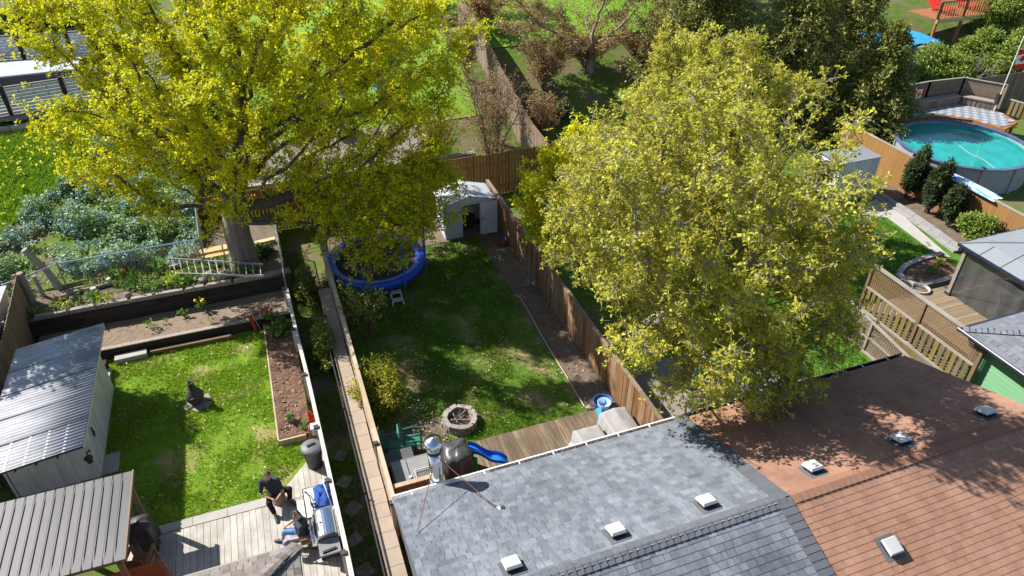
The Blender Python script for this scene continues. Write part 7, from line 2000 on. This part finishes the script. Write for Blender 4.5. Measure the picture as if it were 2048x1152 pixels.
# bare multi-stem shrub by the back fence
def stem_shrub(name, label, c, stems, h, spread, m, leafm, nl, seed, r0=0.035, lsize=0.06, kids=7, cat='shrub'):
    g = np.random.default_rng(seed); t = thing(name, label, cat, c)
    A = []; B = []; ra = []; rb = []; tips = []
    for s in range(stems):
        a = g.uniform(0, 2 * np.pi); sp = spread * g.uniform(0.2, 1.0); hh = h * g.uniform(0.65, 1.05)
        p = np.array(c) + np.array([math.cos(a), math.sin(a), 0]) * 0.12 * g.random(); n = 9; pts = [p]
        for k in range(1, n + 1):
            f = k / n
            q = np.array(c) + np.array([math.cos(a) * sp * f ** 1.3, math.sin(a) * sp * f ** 1.3, hh * f]) + g.normal(0, 0.05, 3)
            pts.append(q)
        for k in range(n):
            A.append(pts[k]); B.append(pts[k + 1]); ra.append(r0 * (1 - k / n * 0.85)); rb.append(r0 * (1 - (k + 1) / n * 0.85))
            if k > 2:
                for j in range(kids // 3 + 1):
                    d = g.normal(size=3); d[2] = abs(d[2]) * 0.9 + 0.3; d /= np.linalg.norm(d); L = h * 0.16 * g.uniform(0.5, 1.2)
                    e = pts[k] + d * L; A.append(pts[k]); B.append(e); ra.append(r0 * 0.28); rb.append(r0 * 0.1); tips.append(e)
                    for i in range(2):
                        d2 = d + g.normal(0, 0.6, 3); d2 /= np.linalg.norm(d2); e2 = pts[k] + d * L * g.uniform(0.3, 0.9)
                        e3 = e2 + d2 * L * 0.6; A.append(e2); B.append(e3); ra.append(r0 * 0.16); rb.append(r0 * 0.07); tips.append(e3)
    V, F = tubes_np(A, B, ra, rb, 4); np_mesh('stems', V, F, m, t, True)
    if nl:
        tp = np.array(tips); C = tp[g.integers(0, len(tp), nl)] + g.normal(0, 0.06, (nl, 3))
        V, F = leaves(C, 3, lsize, 0.04, 0.2, 0.6, seed); np_mesh('crown', V, F, leafm, t)
    return t
stem_shrub('bare_shrub', 'tall bare multi-stemmed shrub behind the back fence', (9.0, 27.3, 0.0), 13, 5.6, 1.6, TWIGM, RB, 900, 401, 0.05, 0.07)
stem_shrub('bare_shrub', 'bare twiggy bush hanging over the brown fence by the lawn', (7.6, 19.3, 0.05), 9, 1.5, 0.9, W_RAIL, RB, 0, 402, 0.014)
stem_shrub('sapling', 'thin leafy sapling between stool and low fence', (1.75, 18.3, 0.03), 9, 2.1, 0.9, TWIGM, SG, 900, 403, 0.02, 0.07)
stem_shrub('sapling', 'small dark bush at the trampoline corner of the low fence', (1.5, 19.6, 0.03), 6, 1.2, 0.5, TWIGM, SG, 300, 404, 0.014, 0.07)
stem_shrub('bare_shrub', 'brown twiggy thicket right of the long tan fence', (14.0, 34.0, h_main(14, 34)), 22, 2.3, 2.2, TWIGM, RB, 2600, 405, 0.03, 0.09)
stem_shrub('bare_shrub', 'brown twiggy thicket at the foot of the budding tree', (17.0, 35.4, h_main(17, 35.4)), 22, 1.9, 2.4, TWIGM, RB, 2400, 406, 0.03, 0.09)
stem_shrub('bare_shrub', 'bare twigs right against the long tan fence, lower clump', (12.6, 30.2, h_main(12, 30.2)), 14, 2.6, 1.3, TWIGM, RB, 900, 408, 0.025, 0.08)
stem_shrub('bare_shrub', 'bare twigs left of the long tan fence, lower clump', (10.2, 30.5, h_main(10, 30.5)), 12, 3.2, 1.3, TWIGM, RB, 700, 409, 0.03, 0.08)
stem_shrub('bare_shrub', 'bare twigs left of the long tan fence, upper clump', (10.4, 35.5, h_main(10, 35.5)), 14, 3.4, 1.6, TWIGM, RB, 1100, 410, 0.035, 0.09)
stem_shrub('bare_shrub', 'dense brown thicket below the far lawn', (20.3, 34.6, h_main(20, 34.6)), 22, 2.2, 2.4, TWIGM, RB, 2600, 411, 0.03, 0.09)
stem_shrub('bare_shrub', 'brown thicket at the top edge beside the long tan fence', (13.0, 40.5, h_main(13, 40.5)), 18, 2.6, 2.0, TWIGM, RB, 1800, 412, 0.03, 0.1)
stem_shrub('bare_shrub', 'red-brown twigs left of the bare shrub over the patio', (7.2, 29.5, 0.3), 14, 2.4, 1.7, TWIGM, RB, 800, 407, 0.025, 0.08)

def bush(name, label, c, rad, n, m, seed, leaf_n=5, size=0.1, spread=0.08, up=0.3, wide=0.5, cat='shrub', lumps=7, stem=BARK_D):
    """Uneven bush: lumps round a centre, leaves denser towards the outside, with stems inside."""
    g = np.random.default_rng(seed); t = thing(name, label, cat, c)
    ctr = np.array(c) + np.array([0, 0, rad[2] * 0.95])
    L = [(ctr, np.array(rad) * 0.72)]
    for k in range(lumps):
        d = g.normal(size=3); d[2] = d[2] * 0.8 + 0.15; d /= np.linalg.norm(d)
        L.append((ctr + d * np.array(rad) * 0.62, np.array(rad) * g.uniform(0.28, 0.48)))
    vol = np.array([l[1].prod() for l in L]) ** 0.75; vol /= vol.sum()
    pk = g.choice(len(L), n, p=vol)
    d = g.normal(size=(n, 3)); d /= np.linalg.norm(d, axis=1)[:, None]
    rr = g.random(n) ** 0.28
    P = np.array([L[i][0] for i in pk]) + d * rr[:, None] * np.array([L[i][1] for i in pk])
    P = P[P[:, 2] > c[2] + 0.04]
    V, F = leaves(P, leaf_n, size, spread, up, wide, seed); np_mesh('crown', V, F, m, t)
    A = []; B = []
    for k in range(14):
        e = ctr + g.normal(0, 0.45, 3) * np.array(rad); e[2] = max(e[2], c[2] + 0.3)
        A.append(np.array(c) + g.normal(0, 0.05, 3)); B.append(e)
    V, F = tubes_np(A, B, np.full(14, 0.025), np.full(14, 0.008), 4); np_mesh('stems', V, F, stem, t)
    return t
bush('flowering_shrub', 'bushy yellow-green shrub leaning over the low pale fence', (1.55, 15.3, 0.0), (0.95, 1.1, 0.75), 1150, SB, 501, 5, 0.075, 0.08, lumps=12)
bush('passage_shrub', 'loose green shrub growing out of the passage by the stone coping', (0.35, 18.0, 0.0), (0.45, 1.3, 0.62), 700, SG, 502, 5, 0.085, 0.08)
bush('passage_shrub', 'dark leafy growth in the passage left of the trampoline', (0.25, 21.3, 0.0), (0.42, 1.2, 0.5), 800, SG, 503, 5, 0.09, 0.08)
bush('passage_shrub', 'low dark growth at the foot of the big trunk', (-1.0, 23.2, 0.9), (0.45, 0.5, 0.2), 360, CD, 504, 5, 0.08, 0.06)
for k, (x, y, r, h, lab) in enumerate(((25.1, 19.9, 0.52, 1.25, 'dark conical cedar nearest the white shed'), (24.95, 18.6, 0.54, 1.3, 'dark conical cedar, second from the white shed'), (24.85, 17.5, 0.50, 1.12, 'dark conical cedar, third from the white shed'))):
    bush('cedar', lab, (x, y, 0.1), (r, r, h), 2300, CD, 510 + k, 5, 0.10, 0.05, 0.0, 0.4, 'cedar', 5)
bush('round_bush', 'yellow-green bush at the end of the cedar row', (24.75, 16.25, 0.1), (0.75, 0.75, 0.72), 1500, HS, 515, 5, 0.10, 0.08)
for k, (x, y, rx, rz, lab) in enumerate(((36.0, 29.0, 1.9, 1.5, 'bright green hillside shrub behind the flagpole'), (40.8, 30.6, 1.8, 1.3, 'bright green shrub at the upper right below cedar deck'), (41.5, 29.0, 2.2, 1.6, 'bright green shrub at the right edge above the boundary fence'), (44.5, 33.0, 2.6, 2.0, 'tall green shrub in the upper right corner'), (33.2, 28.4, 1.5, 1.2, 'green shrub behind the brown pool screen'))):
    bush('hillside_shrub', lab, (x, y, h_main(x, y)), (rx, rx * 0.9, rz), 2600, HS, 520 + k, 5, 0.15, 0.12)
stem_shrub('bare_shrub', 'grey twiggy tangle between the hillside shrubs', (38.0, 29.0, h_main(38, 29)), 26, 2.0, 2.2, W_RAIL, RB, 0, 530, 0.02)
for k, (x, lab) in enumerate(((13.0, 'dark hedge bush beyond the far lawn, leftmost'), (17.0, 'dark hedge bush beyond the far lawn, second from left'), (21.0, 'dark hedge bush beyond the far lawn, third from left'), (25.0, 'dark hedge bush beyond the far lawn, rightmost'))):
    bush('hedge_bush', lab, (x, 55.0, 3.0), (2.6, 1.4, 1.2), 1500, CD, 540 + k, 5, 0.22, 0.15)
bush('garden_bush', 'green bush behind the corner of the orange back fence', (6.6, 27.6, 0.05), (0.9, 0.7, 0.7), 700, HS, 550, 5, 0.12, 0.1)
bush('garden_bush', 'dark bush beyond the back patio under the blossoming maple', (4.5, 39.5, 2.8), (2.2, 1.2, 1.0), 1300, CD, 551, 5, 0.16, 0.12)
bush('garden_bush', 'dark bush in shadow at the top left beside the brick building', (-9.5, 43.5, 3.0), (3.0, 1.6, 1.6), 1500, CD, 552, 5, 0.18, 0.14)

def conifer(name, label, c, h, r, n, m, seed, z0=0.8):
    g = np.random.default_rng(seed); t = thing(name, label, 'tree', c)
    mb = MB(); mb.tube([(c[0], c[1], c[2] - 0.2), (c[0], c[1], c[2] + h * 0.5), (c[0], c[1], c[2] + h)], [0.28, 0.16, 0.02], 9); mb.build('trunk', BARK_D, t, True)
    A = []; B = []; C = []
    nb = int(h * 17)
    for k in range(nb):
        f = (k + g.random()) / nb; z = c[2] + z0 + (h - z0) * f
        L = r * (1 - f) ** 0.75 * g.uniform(0.7, 1.15) + 0.15
        a = k * 2.4 + g.normal(0, 0.3); p0 = np.array([c[0], c[1], z]); pr = p0
        for j in range(1, 8):
            u = j / 7
            q = p0 + np.array([math.cos(a) * L * u, math.sin(a) * L * u, 0.25 * L * math.sin(u * 2.2) - 0.42 * L * u * u]) + g.normal(0, 0.05, 3)
            A.append(pr); B.append(q)
            m_ = int(n / nb / 7 * (0.5 + u))
            for i in range(m_):
                s = g.normal(0, 0.10 + 0.20 * u * (1 - 0.45 * u) * L / 2, 3); s[2] *= 0.45
                C.append(pr + (q - pr) * g.random() + s)
            pr = q
    V, F = tubes_np(A, B, np.full(len(A), 0.03), np.full(len(A), 0.015), 4); np_mesh('branches', V, F, BARK_D, t)
    V, F = leaves(np.array(C), 6, 0.17, 0.12, 0.3, 0.38, seed, 0.15); np_mesh('crown', V, F, m, t)
    return t
conifer('evergreen_tree', 'dark drooping evergreen beside the turquoise pool', (27.9, 25.5, 0.0), 5.6, 2.5, 5200, DK, 601, 0.4)
conifer('evergreen_tree', 'dark evergreen behind the broad maple, left one of the row', (21.6, 31.5, h_main(21, 31.5)), 9.5, 3.6, 6800, DK, 602)
conifer('evergreen_tree', 'dark evergreen behind the white panelled shed, middle of the row', (25.2, 28.6, h_main(25, 28.6)), 9.0, 3.4, 6800, DK, 603)
conifer('evergreen_tree', 'dark evergreen at the top edge, farthest back of the row', (24.2, 35.5, h_main(24, 35.5)), 8.5, 3.8, 6800, DK, 605)
conifer('evergreen_tree', 'dark evergreen at the top edge below the blue pool cover', (29.8, 30.6, h_main(30, 30.6)), 7.6, 3.4, 6000, DK, 604)
bush('garden_bush', 'brown-green bush under the evergreens left of the pool screen', (30.0, 27.6, 0.1), (1.4, 0.9, 0.8), 1200, DK, 553, 5, 0.14, 0.1)
bush('garden_bush', 'dark low bush in the shade right of the long tan fence', (13.6, 31.8, h_main(13.6, 31.8)), (1.3, 1.2, 0.6), 900, CD, 554, 5, 0.13, 0.1)
# ------------------------------------------------------------------ people
def remeshed(name, mb, m, parent, voxel, smooth_it=6):
    """Fuse overlapping tapered limbs into one continuous surface."""
    ob = mb.build(name + '_tmp', m, parent, True)
    md = ob.modifiers.new('r', 'REMESH'); md.mode = 'VOXEL'; md.voxel_size = voxel; md.use_smooth_shade = True
    ms = ob.modifiers.new('s', 'SMOOTH'); ms.factor = 0.5; ms.iterations = smooth_it
    dg = bpy.context.evaluated_depsgraph_get()
    me = bpy.data.meshes.new_from_object(ob.evaluated_get(dg))
    par = ob.parent; org = ORG[ob]
    old = ob.data
    bpy.data.objects.remove(ob); bpy.data.meshes.remove(old)
    me.name = name
    if not me.materials: me.materials.append(m)
    o = bpy.data.objects.new(name, me); COL.objects.link(o); o.parent = par; ORG[o] = org
    return o

def limb(mb, pts, rad):
    P = [Vector(p) for p in pts]
    path = []; rr = []
    for i in range(len(P) - 1):
        for k in range(5):
            f = k / 5; path.append(P[i].lerp(P[i + 1], f)); rr.append(rad[i] + (rad[i + 1] - rad[i]) * f)
    path.append(P[-1]); rr.append(rad[-1])
    mb.tube(path, rr, 10)
    for p, r in ((P[0], rad[0]), (P[-1], rad[-1])): mb.ball(p, r, 10, 8)
    for p, r in zip(P[1:-1], rad[1:-1]): mb.ball(p, r * 1.01, 10, 8)

def person(label, root, hip, chest, neck, head, face, sh, el, wr, kn, an, toe, k, trousers, leg_skin_from, cap, shoes):
    t = thing('person', label, 'person', root)
    hip, chest, neck, head = map(Vector, (hip, chest, neck, head)); face = Vector(face).normalized()
    side = Vector(sh[1]) - Vector(sh[0]); side.normalize()
    b = MB()
    b.ball(hip, (0.165 * k, 0.13 * k, 0.11 * k), 14, 10); limb(b, [hip, chest], [0.125 * k, 0.15 * k])
    limb(b, [Vector(sh[0]), chest, Vector(sh[1])], [0.06 * k, 0.13 * k, 0.06 * k]); limb(b, [chest, neck, head], [0.10 * k, 0.055 * k, 0.06 * k])
    up = (head - neck).normalized()
    b.ball(head, (0.078 * k, 0.09 * k, 0.11 * k), 16, 12)
    b.ball(head - up * 0.05 * k + face * 0.02 * k, (0.06 * k, 0.065 * k, 0.06 * k), 12, 8)
    b.ball(head + face * 0.095 * k - up * 0.012 * k, (0.014 * k, 0.016 * k, 0.024 * k), 8, 6)
    b.ball(head + face * 0.083 * k - up * 0.058 * k, (0.025 * k, 0.014 * k, 0.009 * k), 8, 6)
    for s in (-1, 1): b.ball(head + side * s * 0.08 * k - up * 0.01 * k, (0.012 * k, 0.02 * k, 0.028 * k), 8, 6)
    for i in (0, 1):
        limb(b, [sh[i], el[i], wr[i]], [0.05 * k, 0.042 * k, 0.028 * k])
        d = (Vector(wr[i]) - Vector(el[i])).normalized(); pal = Vector(wr[i]) + d * 0.045 * k
        sd = d.cross(Vector((0, 0, 1))).normalized()
        b.ball(pal, 0.034 * k, 8, 6)
        for f in range(4):
            q = pal + sd * (f - 1.5) * 0.019 * k + d * 0.03 * k; L = (0.055, 0.065, 0.06, 0.048)[f] * k
            limb(b, [q, q + d * L * 0.6, q + d * L * 0.9 - Vector((0, 0, 1)) * L * 0.5], [0.0105 * k, 0.0095 * k, 0.008 * k])
        q = pal + sd * 0.03 * k * (1 if i == 0 else -1); limb(b, [q, q + d * 0.03 * k + sd * 0.02 * k * (1 if i == 0 else -1)], [0.012 * k, 0.009 * k])
        hp = hip + side * (-0.085 if i == 0 else 0.085) * k
        limb(b, [hp, kn[i], an[i]], [0.085 * k, 0.06 * k, 0.038 * k]); limb(b, [an[i], toe[i]], [0.04 * k, 0.032 * k])
    body = remeshed('body', b, SKIN, t, 0.0135)
    # shirt
    b = MB()
    limb(b, [hip + (chest - hip) * 0.05, chest], [0.155 * k, 0.172 * k]); limb(b, [Vector(sh[0]), chest + (neck - chest) * 0.15, Vector(sh[1])], [0.078 * k, 0.145 * k, 0.078 * k])
    b.ball(hip + (chest - hip) * 0.1, (0.185 * k, 0.155 * k, 0.12 * k), 14, 10)
    limb(b, [chest, chest.lerp(neck, 0.75)], [0.13 * k, 0.075 * k])
    for i in (0, 1):
        limb(b, [sh[i], Vector(sh[i]).lerp(Vector(el[i]), 0.72)], [0.074 * k, 0.064 * k])
    remeshed('shirt', b, SHIRT, t, 0.014)
    # trousers
    b = MB(); b.ball(hip, (0.185 * k, 0.152 * k, 0.125 * k), 14, 10)
    for i in (0, 1):
        hp = hip + side * (-0.085 if i == 0 else 0.085) * k
        end = Vector(kn[i]).lerp(Vector(an[i]), leg_skin_from)
        limb(b, [hp, kn[i], end], [0.105 * k, 0.082 * k, 0.066 * k])
    remeshed('trousers', b, trousers, t, 0.014)
    for i in (0, 1):
        b = MB(); d = (Vector(toe[i]) - Vector(an[i])); limb(b, [Vector(an[i]) - d * 0.35 - Vector((0, 0, 0.035 * k)), Vector(an[i]) + d * 0.3 - Vector((0, 0, 0.01)), Vector(toe[i]) + d * 0.15], [0.045 * k, 0.05 * k, 0.042 * k]); remeshed('shoe', b, shoes, t, 0.012)
    b = MB()
    if cap:
        b.ball(head + up * 0.04 * k - face * 0.035 * k, (0.092 * k, 0.095 * k, 0.085 * k), 14, 10)
        b.box(head + face * 0.075 * k + up * 0.095 * k, (0.12 * k, 0.10 * k, 0.014 * k), Matrix.Rotation(math.atan2(-face.x, face.y), 3, 'Z') @ Matrix.Rotation(-0.1, 3, 'X'))
        remeshed('cap', b, mat('cap_navy', (0.02, 0.024, 0.032), (0.035, 0.04, 0.05), 0.8), t, 0.010, 3)
        b = MB(); b.ball(head - face * 0.035 * k - up * 0.01 * k, (0.08 * k, 0.075 * k, 0.085 * k), 12, 8); b.build('hair', HAIR, t, True)
    else:
        b.ball(head + up * 0.052 * k - face * 0.034 * k, (0.086 * k, 0.09 * k, 0.088 * k), 14, 10)
        remeshed('hair', b, HAIR, t, 0.009, 3)
    b = MB()
    for s in (-1, 1): b.ball(head + face * 0.078 * k + side * s * 0.032 * k + up * 0.018 * k, (0.026 * k, 0.016 * k, 0.018 * k), 10, 6)
    b.tube([head + side * -0.082 * k + up * 0.02 * k, head + face * 0.088 * k - side * 0.03 * k + up * 0.022 * k, head + face * 0.088 * k + side * 0.03 * k + up * 0.022 * k, head + side * 0.082 * k + up * 0.02 * k], 0.006 * k, 5)
    b.build('sunglasses', BLACKP, t, True)
    return t
# man on the stump, facing the camera, hands together in front
K = 0.92
mb = MB(); mb.lathe([(0.19, 0.0), (0.17, 0.06), (0.165, 0.34), (0.17, 0.36), (0.0, 0.365)], (-1.50, 12.70, 0.02), 16, jit=0.04); solo(mb, 'tree_stump', W_PALE, 'pale tree stump used as a seat on the deck edge', 'stump', None, True)
mb = MB(); mb.lathe([(0.19, 0.10), (0.18, 0.11)], (-1.5, 12.7, -1.0), 8)
person('man in black shirt and trousers sitting on a stump with hands together', (-1.5, 12.7, 0.05),
       (-1.53, 12.72, 0.46), (-1.60, 12.70, 0.84), (-1.60, 12.65, 1.00), (-1.59, 12.62, 1.15), (0.12, -0.74, 0.66),
       ((-1.78, 12.68, 0.93), (-1.42, 12.62, 0.93)), ((-1.84, 12.52, 0.68), (-1.34, 12.45, 0.68)), ((-1.62, 12.36, 0.62), (-1.48, 12.32, 0.62)),
       ((-1.70, 12.36, 0.50), (-1.20, 12.62, 0.50)), ((-1.62, 12.22, 0.19), (-1.24, 12.56, 0.19)), ((-1.60, 12.06, 0.14), (-1.14, 12.42, 0.14)), K, PANTS, 0.78, False, BLACKP)
mb = MB(); mb.box((-1.54, 12.27, 0.63), (0.06, 0.09, 0.012)); solo(mb, 'phone', BLACKP, 'phone held in the hands of the man on the stump', 'phone')
# second man in a folding chair facing left
person('man in dark cap, dark shirt and blue jeans sitting in a chair', (-1.1, 11.2, 0.11),
       (-1.04, 11.20, 0.50), (-1.02, 11.21, 0.88), (-1.05, 11.22, 1.04), (-1.08, 11.22, 1.19), (-0.25, -0.74, 0.62),
       ((-1.05, 11.39, 0.97), (-1.03, 11.01, 0.97)), ((-1.16, 11.46, 0.74), (-1.10, 10.94, 0.73)), ((-1.36, 11.42, 0.66), (-1.34, 11.02, 0.66)),
       ((-1.42, 11.36, 0.56), (-1.42, 11.06, 0.56)), ((-1.52, 11.44, 0.20), (-1.40, 11.06, 0.20)), ((-1.66, 11.50, 0.15), (-1.54, 11.06, 0.15)), K, JEANS, 0.35, True, SHOE)
t = thing('folding_chair', 'tan slatted folding chair under the man in the cap', 'chair', (-0.98, 11.2, 0.11))
for k in range(4):
    mb = MB(); mb.box((-1.17 + 0.11 * k, 11.20, 0.40), (0.10, 0.46, 0.02)); mb.build('seat_slat', W_LUMBER, t)
mb = MB(); mb.bar((-0.82, 11.20, 0.45), (-0.72, 11.20, 0.92), 0.44, 0.025, (1, 0, 0)); mb.build('backrest', W_DECKW, t)
for s in (-1, 1):
    mb = MB(); mb.tube([(-1.24, 11.20 + 0.25 * s, 0.11), (-0.80, 11.20 + 0.25 * s, 0.46), (-0.70, 11.20 + 0.25 * s, 0.96)], 0.014, 6); mb.build('frame', BLACKM, t)
    mb = MB(); mb.tube([(-0.74, 11.20 + 0.25 * s, 0.11), (-1.18, 11.20 + 0.25 * s, 0.42)], 0.014, 6); mb.build('leg', BLACKM, t)
    mb = MB(); mb.tube([(-1.22, 11.20 + 0.26 * s, 0.60), (-0.80, 11.20 + 0.26 * s, 0.62)], 0.018, 6); mb.build('armrest', W_CEDAR, t)
    mb = MB(); mb.tube([(-1.20, 11.20 + 0.26 * s, 0.60), (-1.14, 11.20 + 0.26 * s, 0.40)], 0.012, 6); mb.build('arm_post', BLACKM, t)
